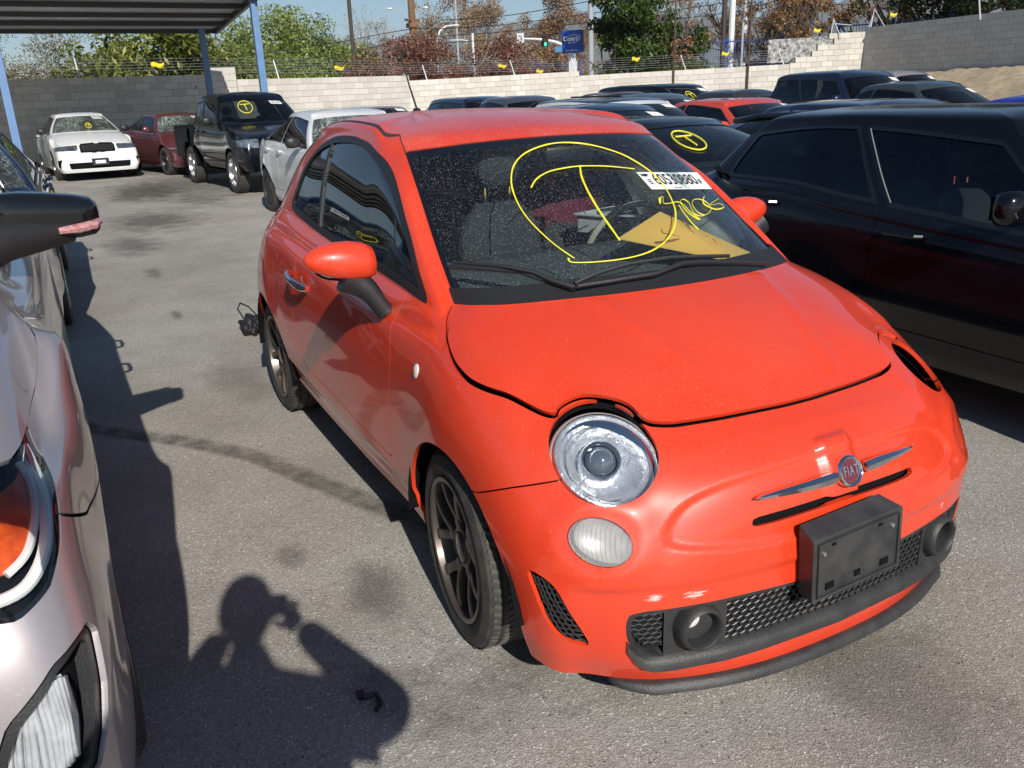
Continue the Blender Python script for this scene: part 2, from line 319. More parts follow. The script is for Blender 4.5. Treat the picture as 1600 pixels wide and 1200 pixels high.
# ------------------------------------------------------------------ shared paints
RED=mat('red_paint',(.70,.046,.012),rough=.36,coat=1.,coatr=.03,spec=.4,dust=.075,dustcol=(.55,.28,.21))
REDW=mat('red_roof_paint',(.66,.05,.022),rough=.42,coat=.8,coatr=.12,spec=.4,dust=.22,dustcol=(.66,.34,.30))
BLK=mat('black_plastic',(.018,.018,.02),rough=.45,bump=.15,bscale=220)
BLKG=mat('black_gloss_trim',(.008,.008,.009),rough=.12,coat=.6)
GREYP=mat('weathered_black_plastic',(.020,.020,.022),rough=.5,bump=.2,bscale=160,noise=.35,nscale=14,dark=(.042,.041,.040))
RUB=mat('tyre_rubber',(.028,.027,.026),rough=.75,noise=.5,nscale=20,dark=(.06,.055,.048),bump=.25,bscale=90)
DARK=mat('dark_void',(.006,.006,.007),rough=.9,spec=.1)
CHR=mat('chrome',(.82,.83,.85),rough=.06,metal=1.)
CHRS=mat('lamp_chrome',(.88,.89,.91),rough=.24,metal=.80,bump=.35,bscale=45,noise=.35,nscale=26,dark=(.55,.57,.60))
BRZ=mat('bronze_alloy',(.115,.095,.083),rough=.42,metal=.6,coat=.25,coatr=.2)
WHT=mat('white_print',(.82,.82,.80),rough=.5)
INK=mat('black_print',(.02,.02,.022),rough=.6)
YEL=mat('yellow_marker_paint',(.80,.72,.05),rough=.55)
GREYC=mat('grey_seat_fabric',(.04,.043,.045),rough=.9,bump=.3,bscale=300)
DASH=mat('dark_dash_plastic',(.085,.097,.102),rough=.7,bump=.2,bscale=300)
CREAM=mat('cream_leather',(.55,.50,.40),rough=.5)
GLW=glassmat('windshield_glass',(.68,.75,.76),haze=.016,specks=.6,ior=1.62,refl=(.9,.95,1))
GLS=glassmat('tinted_side_glass',(.22,.25,.26),ior=1.75,refl=(.95,.97,1))
GLL=glassmat('lamp_lens_glass',(.96,.97,.98),ior=1.45)
GLA=mat('lamp_frosted_lens',(.80,.78,.77),rough=.18,coat=1.,noise=.3,nscale=9,dark=(.62,.60,.60))
AMB=mat('amber_lens',(.75,.16,.02),rough=.2,coat=1.)
GM=mat('grille_mesh_plastic',(.028,.028,.030),rough=.42)
FRIT=mat('glass_black_border',(.006,.006,.008),rough=.08,coat=1.)
# ------------------------------------------------------------------ wheels
def wheel(parent,x,y,side,R=.291,rim=.215,wd=.195,style='y',rimmat=None,steer=0.,spokes=5,name='wheel',cap=None,low=False):
    """side -1 = right of car (outer face towards -y)"""
    rm=rimmat or BRZ
    W=empty('wheel'); W.parent=parent; W.location=(x,y,R-.004); W.rotation_euler=(0,0,steer)
    s=side; h=wd/2; n=40 if low else 72
    t=MB(); b=.012
    prof=[(rim-.004,h*.80),(rim+.004,h*.90),(rim+.02,h*.965),((rim+R)/2-.004,h*1.0),((rim+R)/2,h*1.012),((rim+R)/2+.004,h*1.0),(R-.026,h*.97),(R-.010,h*.90),(R-.003,h*.80),(R,h*.55),(R-.006,h*.50),(R,h*.45),(R,h*.10),(R-.006,h*.05),(R-.006,-h*.05),(R,-h*.10),(R,-h*.45),(R-.006,-h*.50),(R,-h*.55),(R-.006,-h*.86),(R-.026,-h*.97),(rim,-h*.8)]
    t.lathe([(r,q*s) for r,q in prof],(0,0,0),(0,1,0),n)
    ty=t.build('tyre',RUB,W,angle=28)
    if not low:
        tr=MB()
        for k in range(72):
            a=2*math.pi*k/72
            for q,sk in((.68,.5),(.28,-.4),(-.28,.4),(-.7,-.5)):
                c=Vector((math.cos(a)*(R+.0008),q*h,math.sin(a)*(R+.0008)))
                tr.box(c,(.004,h*.26,.0105),rot=Matrix.Rotation(-a,3,'Y')@Matrix.Rotation(sk,3,'X'))
        tq=tr.build('tread',mat('dusty_sunlit_tread',(.11,.103,.094),rough=.9,noise=.6,nscale=30),ty,smooth=False); tq['kind']='stuff'  # tread grey mixes dust with sunlight put into its colour
    r_=MB(); o=h*s
    prof=[(rim-.004,.84),(rim+.003,.90),(rim+.001,.97),(rim-.006,.985),(rim-.013,.95),(rim-.016,.80),(rim-.024,.2),(rim-.035,-.3),(rim-.03,-.9)]
    r_.lathe([(r,q*o) for r,q in prof],(0,0,0),(0,1,0),n)
    def arm(a0,r0,w0,a1,r1,w1,y0,y1,th=.018):
        p0=Vector((math.cos(a0)*r0,0,math.sin(a0)*r0)); p1=Vector((math.cos(a1)*r1,0,math.sin(a1)*r1)); d=(p1-p0).normalized(); q=Vector((-d.z,0,d.x))
        N=7; V=[]; F=[]
        for i in range(N):
            f=i/(N-1); c=p0.lerp(p1,f); ww=w0+(w1-w0)*f-(.3*min(w0,w1))*math.sin(f*math.pi); yy=y0+(y1-y0)*f+.006*math.sin(f*math.pi)
            for sx,dy in((-1,-th),(-1,-.004),(-.62,0),(.62,0),(1,-.004),(1,-th)):
                V.append(c+q*(ww*sx)+Vector((0,s*(yy+dy),0)))
        for i in range(N-1):
            for k in range(5): F.append((i*6+k,i*6+k+1,(i+1)*6+k+1,(i+1)*6+k))
        r_.add(V,F)
    yo=h*.84; yi=h*.66
    if style=='y':
        for k in range(spokes):
            a=math.pi/2+2*math.pi*k/spokes+.22
            arm(a,.045,.031,a,.105,.026,yi,yi+.004)
            for sg in(-1,1): arm(a+sg*.07,.085,.017,a+sg*.335,rim-.014,.020,yi+.003,yo)
    elif style=='disc':
        r_.lathe([(rim-.02,o*.82),(rim-.04,o*.9),(.10,o*.78),(.07,o*.88),(.0,o*.9)],(0,0,0),(0,1,0),n)
    else:
        for k in range(spokes):
            a=math.pi/2+2*math.pi*k/spokes
            arm(a,.04,.03,a,rim-.014,.022,yi,yo)
    r_.lathe([(.0,(yi+.006)*s),(.040,(yi+.006)*s),(.062,(yi+.001)*s),(.066,(yi-.01)*s),(.064,(yi-.03)*s)],(0,0,0),(0,1,0),32)
    ri=r_.build('rim',rm,W,angle=40)
    d=MB(); d.lathe([(.02,-.01*s),(.13,-.01*s),(.13,-.03*s),(.10,-.06*s),(rim-.03,-.065*s)],(0,0,0),(0,1,0),32); d.build('brake_disc',mat('dark_brake_steel',(.02,.02,.02),rough=.6,metal=.3),W)
    if cap:
        c=MB(); c.lathe([(.0,(yi+.012)*s),(.038,(yi+.011)*s),(.044,(yi+.007)*s),(.044,(yi)*s)],(0,0,0),(0,1,0),32); cp=c.build('centre_cap',BLKG,ri)
        c=MB(); c.lathe([(.044,(yi+.007)*s),(.046,(yi+.0115)*s),(.049,(yi+.010)*s),(.050,(yi+.004)*s)],(0,0,0),(0,1,0),32); c.build('cap_ring',BRZ,ri)
        text_obj('cap_numerals',cap,.022,frame((0,(yi+.0125)*s,0),(-s*-1,0,0) if False else (s*-1*-1 if s<0 and False else (1 if s<0 else -1),0,0),(0,0,1)),CHR,ri,extrude=.0006,sx=.9)
    return W
def arch_field(cx,cz,r):
    def f(V,A):
        dz=np.where(V[:,2]<cz,0,V[:,2]-cz); return np.hypot(V[:,0]-cx,dz)-r
    return f
def liner(parent,cx,cz,r,y0,y1,name='wheel_well'):
    V=[];F=[];n=20
    for i in range(n+1):
        a=math.pi*(i/n)
        for y in(y0,y1): V.append((cx+math.cos(a)*r,y,cz+math.sin(a)*r))
    for i in range(n): F.append((2*i,2*i+1,2*i+3,2*i+2))
    c=len(V); V.append((cx,y1,cz))
    for i in range(n): F.append((2*i+1,c,2*i+3))
    return poly_obj(name,V,F,DARK,parent,True,40)
def strokes(name,lines,m,parent,r=.0028,off=.001,nrm=(.80,0,.60)):
    b=MB()
    for L in lines:
        wob_tube(b,[tuple(Vector(p)+Vector(nrm)*off) for p in L],r,6,len(L))
    return b.build(name,m,parent)
# ------------------------------------------------------------------ THE SMALL RED HATCHBACK
FI=empty('red_hatchback',label='bright red three-door hatchback with one round headlamp, yellow circled T on its windscreen',cat='car')
S=with_normals(body_surface(FG,nu=18,nv=12))
def sculpt(M):
    V,A,T=M; N=A[:,2:5]; y=np.abs(V[:,1]); z=V[:,2]; x=V[:,0]
    fr=sm(.30,.45,x)*(A[:,1]<6.6)
    # recessed centre field of the bumper that carries the emblem, with its soft moustache edge
    pg=np.array([(-.50,.530),(-.475,.585),(-.40,.628),(-.25,.655),(0,.668),(.25,.655),(.40,.628),(.475,.585),(.50,.530),(.40,.505),(.2,.49),(-.2,.49),(-.40,.505)])
    d=sd(np.stack([V[:,1],z],1),smooth_poly(pg,4))
    dv=-.0095*sm(.003,-.009,d)*fr
    # bulged pods round the upper lamps and the fog lamp recess
    for sy in(-1,1):
        q=np.hypot(np.hypot(x-.447,V[:,1]-sy*.556),z-.700); dv+= .005*sm(.21,.135,q)
        q=np.sqrt(((x-.55))**2+((V[:,1]-sy*.640))**2+((z-.540)*1.2)**2); dv+= .006*sm(.17,.095,q)-.003*sm(.10,.075,q)
    # shallow crease along the door shoulder and the bonnet flanks
    side=(A[:,0]>5.2)&(A[:,0]<10.5)&(A[:,1]<10)
    dv+=np.where(side,-.007*np.exp(-((A[:,1]-8.75)/.45)**2),0)
    hood=(A[:,0]<5)&(A[:,1]>7.2)&(A[:,1]<10); dv+=np.where(hood,.004*np.exp(-((y-.30-.25*(x-.05)*-1)/.03)**2),0)
    # emblem pad
    q=np.maximum(np.abs(V[:,1]-.005)*(1.0+.9*np.clip(.62-z,0,1)),np.abs(z-.620)*.74); dv+=.013*sm(.055,.047,q)*fr
    # sill step and body-bottom tuck
    dv+=np.where(side,-.010*sm(1.75,1.25,A[:,1])*sm(.0,.5,A[:,1]),0)
    # lower lip roll of bumper
    dv+=-.007*sm(.436,.420,z)*sm(.30,.45,x)*sm(.72,.66,y)
    V=V+N*dv[:,None]; N2=vnormals(V,T); A=A.copy(); A[:,2:5]=N2; return V,A,T
S=sculpt(S)
WS=lambda V,A: np.maximum(np.maximum((A[:,0]-4.93)*.12,(10.05-A[:,1])*.15),(A[:,1]-12.99)*.15)
WINP=smooth_poly([(-.312,.952),(-.40,1.03),(-.487,1.103),(-.585,1.172),(-.685,1.237),(-.80,1.292),(-.91,1.333),(-1.08,1.384),(-1.20,1.400),(-1.32,1.408),(-1.52,1.402),(-1.68,1.376),(-1.80,1.335),(-1.88,1.26),(-1.925,1.17),(-1.95,1.085),(-1.70,1.045),(-1.43,1.020),(-1.05,.998),(-.68,.980),(-.45,.962)],3)
def SWIN(off=0.):
    def f(V,A): return np.maximum(np.maximum(sd(V[:,[0,2]],WINP)+off,(5.4-A[:,0])*.1),np.maximum((9.7-A[:,1])*.1,(A[:,1]-13.6)*.1))
    return f
# wheel arches first
LO,UP=cut(S,S[1][:,1]-10.0)
for f in(arch_field(.015,.262,.357),arch_field(-2.29,.270,.362)): _,LO=inside(LO,f)
# lamp holes
def frame_of(n,up=(0,0,1)):
    n=Vector(n).normalized(); u=Vector(up); u=(u-n*u.dot(n)).normalized(); return n,u,n.cross(u)
LAMPC=(.449,.557,.699); LAMPN=(.60,.30,.74)
def lampfield(sy):
    n,u,r=[np.array(v) for v in frame_of((LAMPN[0],LAMPN[1]*sy,LAMPN[2]))]; c=np.array((LAMPC[0]-(.035 if sy>0 else 0),LAMPC[1]*sy+(.030 if sy>0 else 0),LAMPC[2]+(.005 if sy>0 else 0))); ua=np.array((-.80,.05*sy,.59))
    def f(V,A):
        d=V-c; p=d-np.outer(d@n,n); L=np.linalg.norm(p,axis=1)+1e-9; c1=np.clip((p@ua)/L,0,1)
        return np.maximum(L-((.1255 if sy<0 else .092)+(.043 if sy<0 else .02)*c1**2.0),np.abs(d@n)-.2)
    return f
def ellfield(c,n,a,b,sy,rot=.30):
    n,u,r=[np.array(v) for v in frame_of((n[0],n[1]*sy,n[2]))]; c=np.array((c[0],c[1]*sy,c[2])); cs,sn=math.cos(rot*sy),math.sin(rot*sy)
    def f(V,A):
        d=V-c; p=d@u; q=d@r; p,q=p*cs+q*sn,-p*sn+q*cs
        return np.maximum((np.hypot(p/a,q/b)-1)*min(a,b),np.abs(d@n)-.15)
    return f
L2C=(.548,.640,.541); L2N=(.74,.50,.42)
for sy in(-1,1):
    _,LO=inside(LO,lampfield(sy)); _,LO=(inside(LO,ellfield(L2C,L2N,.056,.079,sy)) if sy<0 else (0,LO))
SHELL=LO
# bonnet
HP=[(.512,0),(.507,.098),(.483,.286),(.450,.425),(.387,.454),(.339,.498),(.306,.544),(.300,.597),(.312,.621),(.261,.658),(.195,.692),(.134,.721),(.075,.738),(.016,.742),(-.04,.738),(-.10,.725),(-.15,.707),(-.194,.685),(-.232,.655),(-.265,.62),(-.32,.50),(-.32,0)]
_h=np.array([HP[0]]+HP[:20]+[HP[19]],float); _h[0]=(HP[1][0],-HP[1][1]); HPS=[tuple(q) for q in cr(_h,4)]+HP[20:]
HPOLY=np.array(HPS+[(x,-y) for x,y in HPS[::-1][1:-1]])
def hoodf(V,A): return np.maximum(sd(V[:,:2],HPOLY),(4.8-A[:,1])*.1)
HOOD,LO=gap(LO,hoodf,.003)
# front bumper
def bumpf(V,A):
    y=np.abs(V[:,1]); zs=np.interp(V[:,0],[.10,.221,.344,.432,.6],[.545,.573,.629,.663,.70]); f=np.where(y>.553,V[:,2]-zs,-.05)
    return np.maximum(f,.12-V[:,0])
BUMP,LO=gap(LO,bumpf)
# grille mouth, slot and side vents
GR=[(0,.363),(.16,.366),(.30,.370),(.45,.372),(.56,.370),(.597,.362),(.603,.335),(.600,.300),(.588,.262),(.56,.235),(.50,.214),(.40,.204),(.20,.200),(0,.199)]
GRP=np.array(GR+[(-y,z) for y,z in GR[::-1][1:-1]])
MOUTH,BUMP=inside(BUMP,lambda V,A: np.maximum(sd(V[:,1:3],GRP),.45-V[:,0]))
SL=smooth_poly([(-.275,.545),(-.262,.556),(0,.563),(.262,.556),(.275,.545),(.262,.534),(0,.540),(-.262,.534)],4)
SLOT,BUMP=inside(BUMP,lambda V,A: np.maximum(sd(V[:,1:3],SL),.45-V[:,0]))
VN=smooth_poly([(.428,.444),(.462,.446),(.500,.424),(.525,.370),(.540,.310),(.543,.262),(.520,.268),(.488,.292),(.462,.345),(.442,.400)],3)
VENT,BUMP=inside(BUMP,lambda V,A: np.maximum(sd(V[:,[0,2]],VN),.62-np.abs(V[:,1])))
SCR=mat('scuffed_bumper_paint',(.70,.046,.012),rough=.36,coat=1.,coatr=.03,spec=.4,dust=.045,dustcol=(.62,.30,.24))
def add_scuffs(m,spots,col=(.72,.62,.58)):
    nt=m.node_tree; b=nt.nodes['Principled BSDF']; src=b.inputs['Base Color'].links[0].from_socket; L=nt.links.new; N=nt.nodes.new; tc=N('ShaderNodeTexCoord'); P=tc.outputs['Object']
    mp=N('ShaderNodeMapping'); mp.inputs['Scale'].default_value=(40,14,130); mp.inputs['Rotation'].default_value=(.25,0,0); L(P,mp.inputs[0]); n=N('ShaderNodeTexNoise'); n.inputs['Scale'].default_value=1.; n.inputs['Detail'].default_value=5; n.inputs['Roughness'].default_value=.85; L(mp.outputs[0],n.inputs[0])
    tot=None
    for (x,y,z,rx,ry,rz_,s) in spots:
        sb=N('ShaderNodeVectorMath'); sb.operation='SUBTRACT'; L(P,sb.inputs[0]); sb.inputs[1].default_value=(x,y,z); ml=N('ShaderNodeVectorMath'); ml.operation='MULTIPLY'; L(sb.outputs[0],ml.inputs[0]); ml.inputs[1].default_value=(1/rx,1/ry,1/rz_); ln=N('ShaderNodeVectorMath'); ln.operation='LENGTH'; L(ml.outputs[0],ln.inputs[0])
        mr=N('ShaderNodeMapRange'); L(ln.outputs['Value'],mr.inputs[0]); mr.inputs[1].default_value=.2; mr.inputs[2].default_value=1.; mr.inputs[3].default_value=s; mr.inputs[4].default_value=0
        if tot is None: tot=mr.outputs[0]
        else: mx=N('ShaderNodeMath'); mx.operation='MAXIMUM'; L(tot,mx.inputs[0]); L(mr.outputs[0],mx.inputs[1]); tot=mx.outputs[0]
    ad=N('ShaderNodeMath'); ad.operation='ADD'; L(tot,ad.inputs[0]); L(n.outputs['Fac'],ad.inputs[1]); m3=N('ShaderNodeMapRange'); L(ad.outputs[0],m3.inputs[0]); m3.inputs[1].default_value=.93; m3.inputs[2].default_value=1.10
    g=N('ShaderNodeMath'); g.operation='MULTIPLY'; L(m3.outputs[0],g.inputs[0]); st=N('ShaderNodeMath'); st.operation='GREATER_THAN'; L(tot,st.inputs[0]); st.inputs[1].default_value=.01; L(st.outputs[0],g.inputs[1])
    x=N('ShaderNodeMix'); x.data_type='RGBA'; L(g.outputs[0],x.inputs[0]); L(src,x.inputs[6]); x.inputs[7].default_value=(*col,1); L(x.outputs[2],b.inputs['Base Color'])
    mc=N('ShaderNodeMapRange'); L(g.outputs[0],mc.inputs[0]); mc.inputs[3].default_value=1; mc.inputs[4].default_value=.1; L(mc.outputs[0],b.inputs['Coat Weight'])
add_scuffs(SCR,[(.640,-.545,.405,.07,.065,.045,.50),(.665,-.445,.398,.07,.080,.032,.47),(.690,-.36,.392,.06,.07,.02,.38),(.655,.43,.402,.06,.04,.035,.46),(.60,-.33,.60,.1,.02,.02,.42)])
panel('front_bumper',BUMP,SCR,FI,.012)
hd=panel('hood',HOOD,RED,FI,.012)
# the bonnet is ajar at its right front corner
piv=Vector((-.20,.55,.93)); hd.matrix_basis=Matrix.Translation(piv)@Matrix.Rotation(math.radians(-.75),4,Vector((.25,.97,0)).normalized())@Matrix.Translation(-piv)
# doors, sills, fenders, quarters
DP=smooth_poly([(-.487,.990),(-.470,.86),(-.448,.766),(-.458,.66),(-.474,.585),(-.492,.48),(-.505,.400),(-.60,.394),(-.95,.414),(-1.30,.428),(-1.50,.428),(-1.60,.448),(-1.672,.52),(-1.70,.60),(-1.672,.70),(-1.640,.780),(-1.620,.92),(-1.615,1.035),(-1.2,1.04),(-.8,1.02)],3)
for side,M in halves(LO):
    D,R_=gap(M,lambda V,A: np.maximum(sd(V[:,[0,2]],DP),(5.5-A[:,0])*.1),.0016)
    panel('door',D,RED,FI,.012)
    F_,Q=cut(R_,-.54-R_[0][:,0]); 
    def sillf(V,A): return V[:,2]-.345
    _,rest=cut(Q,-2.56-Q[0][:,0]) if False else (None,Q)
    sl,q2=cut(Q,np.maximum(Q[0][:,2]-.36,-1.94-Q[0][:,0]))
    panel('fender',F_,RED,FI,.012); panel('sill',sl,RED,FI,.012)
    q,tg=gap(q2,lambda V,A: -(V[:,0]+2.60)+ .0*V[:,1],.002)
    panel('rear_quarter',q,RED,FI,.012); panel('tailgate' if side<0 else 'tailgate',tg,RED,FI,.012)
# greenhouse
GL,UP=inside(UP,WS)
inner,band=inside(GL,lambda V,A: WS(V,A)+.030)
wsg=panel('windshield',offset(inner,-.004),GLW,FI,0)
panel('glass_border',offset(band,-.004),FRIT,wsg,0)
RW=lambda V,A: np.maximum(np.maximum((11.4-A[:,0])*.12,(10.2-A[:,1])*.15),(A[:,1]-12.8)*.15)
g2,UP=inside(UP,RW); panel('rear_window',offset(g2,-.004),GLS,FI,0)
def bothf(V,A):
    return SWIN()(V,A)
SIDEG,UP=inside(UP,bothf)
sideLow,LOx=inside(SHELL,bothf)
for side,M in halves(SIDEG):
    g,fr=inside(M,SWIN(.026)); fr2,lowb=cut(fr,fr[1][:,1]*0+1) if False else (fr,None)
    panel('window_frame',offset(fr,.001),BLK,FI,.01)
    pil=lambda V,A: np.abs(V[:,0]+1.560-.20*(1.39-V[:,2]))-.016
    p,g=inside(g,pil); panel('window_divider',offset(p,.001),BLK,FI,.01)
    q,d=cut(g,V_:=g[0][:,0]+1.55-.20*(1.39-g[0][:,2]))
    panel('side_window',offset(d,-.006),GLS,FI,0); panel('quarter_window',offset(q,-.006),GLS,FI,0)
# roof ditch strip, roof skin, side frames
def ditch(V,A):
    top=np.maximum((A[:,1]-13.95)*.06,(4.92-A[:,0])*.15); 
    return np.where(A[:,0]>4.92,np.abs(A[:,1]-13.93)*.075-.0065,9.)
def rooff(V,A): return np.where(A[:,0]>4.93,(13.93-A[:,1])*.075,np.minimum((12.99-A[:,1])*.2,(A[:,0]-4.93)*.1))
st,UP=inside(UP,lambda V,A: np.where((A[:,0]>4.95)&(A[:,0]<11.5),np.abs(A[:,1]-13.93)*.075-.006,np.where((A[:,1]>12.9)&(A[:,1]<13.99)&(A[:,0]>4.5),np.abs(A[:,0]-4.95)*.075-.0055,9.)))
for side,M in halves(st): panel('roof_seam_strip',offset(M,-.002),GREYP,FI,0)
roof,sidefr=inside(UP,rooff)
panel('roof',roof,REDW,FI,.01)
for side,M in halves(sidefr): panel('pillar_frame',M,RED,FI,.012)
# black inner shell added to block light, so gaps and mouths read as depth
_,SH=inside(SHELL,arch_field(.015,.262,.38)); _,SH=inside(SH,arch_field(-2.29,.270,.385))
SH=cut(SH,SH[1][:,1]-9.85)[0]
panel('light_block_shell',offset(SH,-.032),DARK,FI,0)
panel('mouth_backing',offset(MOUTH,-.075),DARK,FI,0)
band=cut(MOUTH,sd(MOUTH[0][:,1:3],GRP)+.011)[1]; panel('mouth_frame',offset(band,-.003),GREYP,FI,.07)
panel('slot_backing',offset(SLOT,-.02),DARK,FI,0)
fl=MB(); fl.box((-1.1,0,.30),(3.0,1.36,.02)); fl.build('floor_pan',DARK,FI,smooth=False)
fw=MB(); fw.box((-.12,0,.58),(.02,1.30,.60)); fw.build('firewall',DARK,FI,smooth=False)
for sy in(-1,1):
    liner(FI,.015,.262,.375,sy*.792,sy*.50); liner(FI,-2.29,.270,.380,sy*.80,sy*.50)
wheel(FI,.0,-.694,-1,cap='500',steer=-.085); wheel(FI,.0,.694,1,cap='500',steer=-.085); wheel(FI,-2.3,-.694,-1,cap='500'); wheel(FI,-2.3,.694,1,cap='500')
# --- lower mouth insert: shelf, honeycomb, fog rings
MX=lambda y: float(np.interp(abs(y),[0,.25,.36,.45,.50,.56,.60],[.716,.703,.690,.668,.655,.632,.612]))
low=MB(); ys=np.linspace(-.600,.600,61); V=[]; F=[]
prof=[(-.000,.196,0),(-.002,.214,.0),(-.010,.226,.0),(-.030,.238,0),(-.060,.244,0)]
for i,y in enumerate(ys):
    e=1-abs(y)/.60; t=min(1,e/.10)
    for dx,z,_ in prof: V.append((MX(y)+dx-.002,y,z+ (1-t)**2*.06))
for i in range(60):
    for k in range(4): F.append((i*5+k,(i+1)*5+k,(i+1)*5+k+1,i*5+k+1))
low.add(V,F)
for sy in(-1,1):   # cheek plates round the fog lamps
    P=[(sy*y,z) for y,z in[(.352,.368),(.352,.225),(.51,.226),(.51,.368)]]
    yy=np.linspace(.352,.512,9); V=[(MX(y)-.020-.006*math.cos((y-.43)*20),sy*y,z) for y in yy for z in(.218,.30,.372)]; F=[(i*3+k,(i+1)*3+k,(i+1)*3+k+1,i*3+k+1) for i in range(8) for k in range(2)]
    low.add(V,F)
    low.add([(MX(.352)-.02,sy*.352,.218),(MX(.352)-.02,sy*.352,.372),(MX(.352)-.075,sy*.345,.372),(MX(.352)-.075,sy*.345,.218)],[(0,1,2,3)])
lg=low.build('lower_grille',GREYP,FI,angle=50)
for sy in(-1,1):
    c=Vector((.676,sy*.432,.306)); ax=Vector((1,sy*.12,.02)); b=MB()
    b.lathe([(.062,-.035),(.0605,-.004),(.056,.008),(.050,.012),(.047,.009),(.044,-.002),(.043,-.040),(.041,-.075)],c,ax,40); b.build('fog_lamp_bezel',GREYP,lg,angle=60)
    if sy<0:
        b=MB(); b.lathe([(.0,-.046),(.014,-.047),(.024,-.052),(.027,-.060)],c+Vector((.020,-.010,.012)),ax,28); b.build('fog_lamp_lens',GLA,FI)
    b=MB(); b.lathe([(.042,-.070),(.0,-.072)],c,ax,24); b.build('fog_lamp_back',DARK,FI)
def honey(name,y0,y1,z0,z1,xf,pitch,depth,wall,par,m,side=False,mask=None):
    b=MB(); w=pitch; hh=pitch*.62; r=0; z=z0
    def P(y,z,d): return (xf(y,z)-d,y,z) if not side else (z_x(y),)
    while z<z1+hh:
        y=y0+(w/2 if r%2 else 0)
        while y<y1+w:
            o=[(y+w/2*a,z+hh*c) for a,c in((1,.35),(0,.68),(-1,.35),(-1,-.35),(0,-.68),(1,-.35))]
            if mask is None or mask(y,z):
                i_=[(y+(q[0]-y)*(1-wall),z+(q[1]-z)*(1-wall)) for q in o]
                o=[(min(max(q[0],y0),y1),min(max(q[1],z0),z1)) for q in o]; i_=[(min(max(q[0],y0),y1),min(max(q[1],z0),z1)) for q in i_]
                V=[P(*q,0) for q in o]+[P(*q,.0015*-1) for q in i_]+[P(*q,depth) for q in i_]
                F=[(k,(k+1)%6,(k+1)%6+6,k+6) for k in range(6)]+[(k+6,(k+1)%6+6,(k+1)%6+12,k+12) for k in range(6)]
                b.add(V,F)
            y+=w
        z+=hh*1.03; r+=1
    o=b.build(name,m,par,smooth=False); o['kind']='stuff'; return o
fx=lambda y,z: MX(y)-.026
honey('honeycomb',-.352,.352,.224,.366,fx,.0245,.016,.20,lg,GM)
for sy in(-1,1):
    y0,y1=sorted((sy*.512,sy*.597))
    honey('honeycomb',y0,y1,.250,.364,fx,.0205,.014,.22,lg,GM,mask=lambda y,z: z>.252+max(0,(abs(y)-.555))*1.2)
# side vent mesh: fins on a recessed backing
for side,M in halves(VENT):
    vb=panel('side_vent',offset(M,-.020),DARK,FI,0)
    b=MB()
    for i in range(13):
        z=.258+i*.0155; 
        P=[]
        for x in np.linspace(.425,.548,9):
            if sd(np.array([[x,z]]),VN)[0]<.002:
                # body half width here
                i0=np.argmin((M[0][:,0]-x)**2+(M[0][:,2]-z)**2); P.append((x,M[0][i0,1]-side*.010,z))
        if len(P)>1: b.tube(P,.0022,5)
    for i in range(11):
        x0=.43+i*.0125; P=[]
        for z in np.linspace(.26,.45,12):
            x=x0+(z-.36)*-.45
            if sd(np.array([[x,z]]),VN)[0]<.001:
                i0=np.argmin((M[0][:,0]-x)**2+(M[0][:,2]-z)**2); P.append((x,M[0][i0,1]-side*.011,z))
        if len(P)>1: b.tube(P,.0022,5)
    if b.V: b.build('vent_mesh',GM,vb)
# --- black chin lip under the bumper
base=[(.535,.605),(.560,.590),(.600,.535),(.625,.47),(.662,.36),(.685,.25),(.697,.12),(.700,0)]
pts=[(x,-y) for x,y in base]+[(x,y) for x,y in base[::-1][1:]]
P=cr(np.array([pts[0]]+pts+[pts[-1]],float),4); V=[];F=[]; n=len(P)
for i,p in enumerate(P):
    t=P[min(i+1,n-1)]-P[max(i-1,0)]; t/=np.linalg.norm(t); nn=np.array([t[1],-t[0]]); e=min(1,min(i,n-1-i)/9)
    for o_,z in((-.030,.136),(.004,.143),(.013,.139),(.022,.124),(.023,.117),(.016,.112),(-.06,.114)):
        q=p+nn*(o_*(e if o_>0 else 1)); V.append((q[0],q[1],.140+(z-.140)*(.35+.65*e)))
for i in range(n-1):
    for k in range(6): F.append((i*7+k,(i+1)*7+k,(i+1)*7+k+1,i*7+k+1))
poly_obj('chin_lip',V,F,GREYP,FI,True,50)
# --- licence plate bracket with screw holes
fr_=[(.768,-.168,.336),(.768,.136,.351),(.765,.128,.522),(.765,-.176,.507)]
c=(Vector(fr_[0])+Vector(fr_[2]))/2; M4=frame(c,Vector(fr_[1])-Vector(fr_[0]),Vector(fr_[3])-Vector(fr_[0]))
ex,ey,ez=M4.col[0].to_3d(),M4.col[1].to_3d(),M4.col[2].to_3d()
b=MB(); w2,h2=.154,.086
outer=[(-w2,-h2),(w2,-h2),(w2,h2),(-w2,h2)]; wi=[(x*.925,y*.87) for x,y in outer]
bk=[(-w2+.012,-h2-.0),(w2-.004,-h2),(w2-.022,h2+.020),(-w2+.010,h2+.020)]
V=[c+ex*x+ey*y for x,y in outer]+[c+ex*x+ey*y-ez*.004 for x,y in wi]+[c+ex*x+ey*y-ez*.058 for x,y in bk]
F=[(k,(k+1)%4,(k+1)%4+4,k+4) for k in range(4)]+[(4,5,6,7)]+[(k,k+8,(k+1)%4+8,(k+1)%4) for k in range(4)]
b.add(V,F); pb=b.build('plate_bracket',mat('bracket_plastic',(.022,.023,.027),rough=.42,noise=.5,nscale=12,dark=(.055,.055,.053),bump=.1,bscale=120),FI,smooth=False,bevel=.005)
for x,y,w_,h_ in((-.095,-.052,.028,.018),(.0,-.050,.020,.016),(.095,-.052,.028,.018),(-.085,.060,.012,.006),(.075,.060,.012,.006)):
    b=MB(); b.box(c+ex*x+ey*y-ez*.003,(w_,h_,.004),rot=M4.to_3x3()); b.build('bracket_slot',DARK,pb,smooth=False)
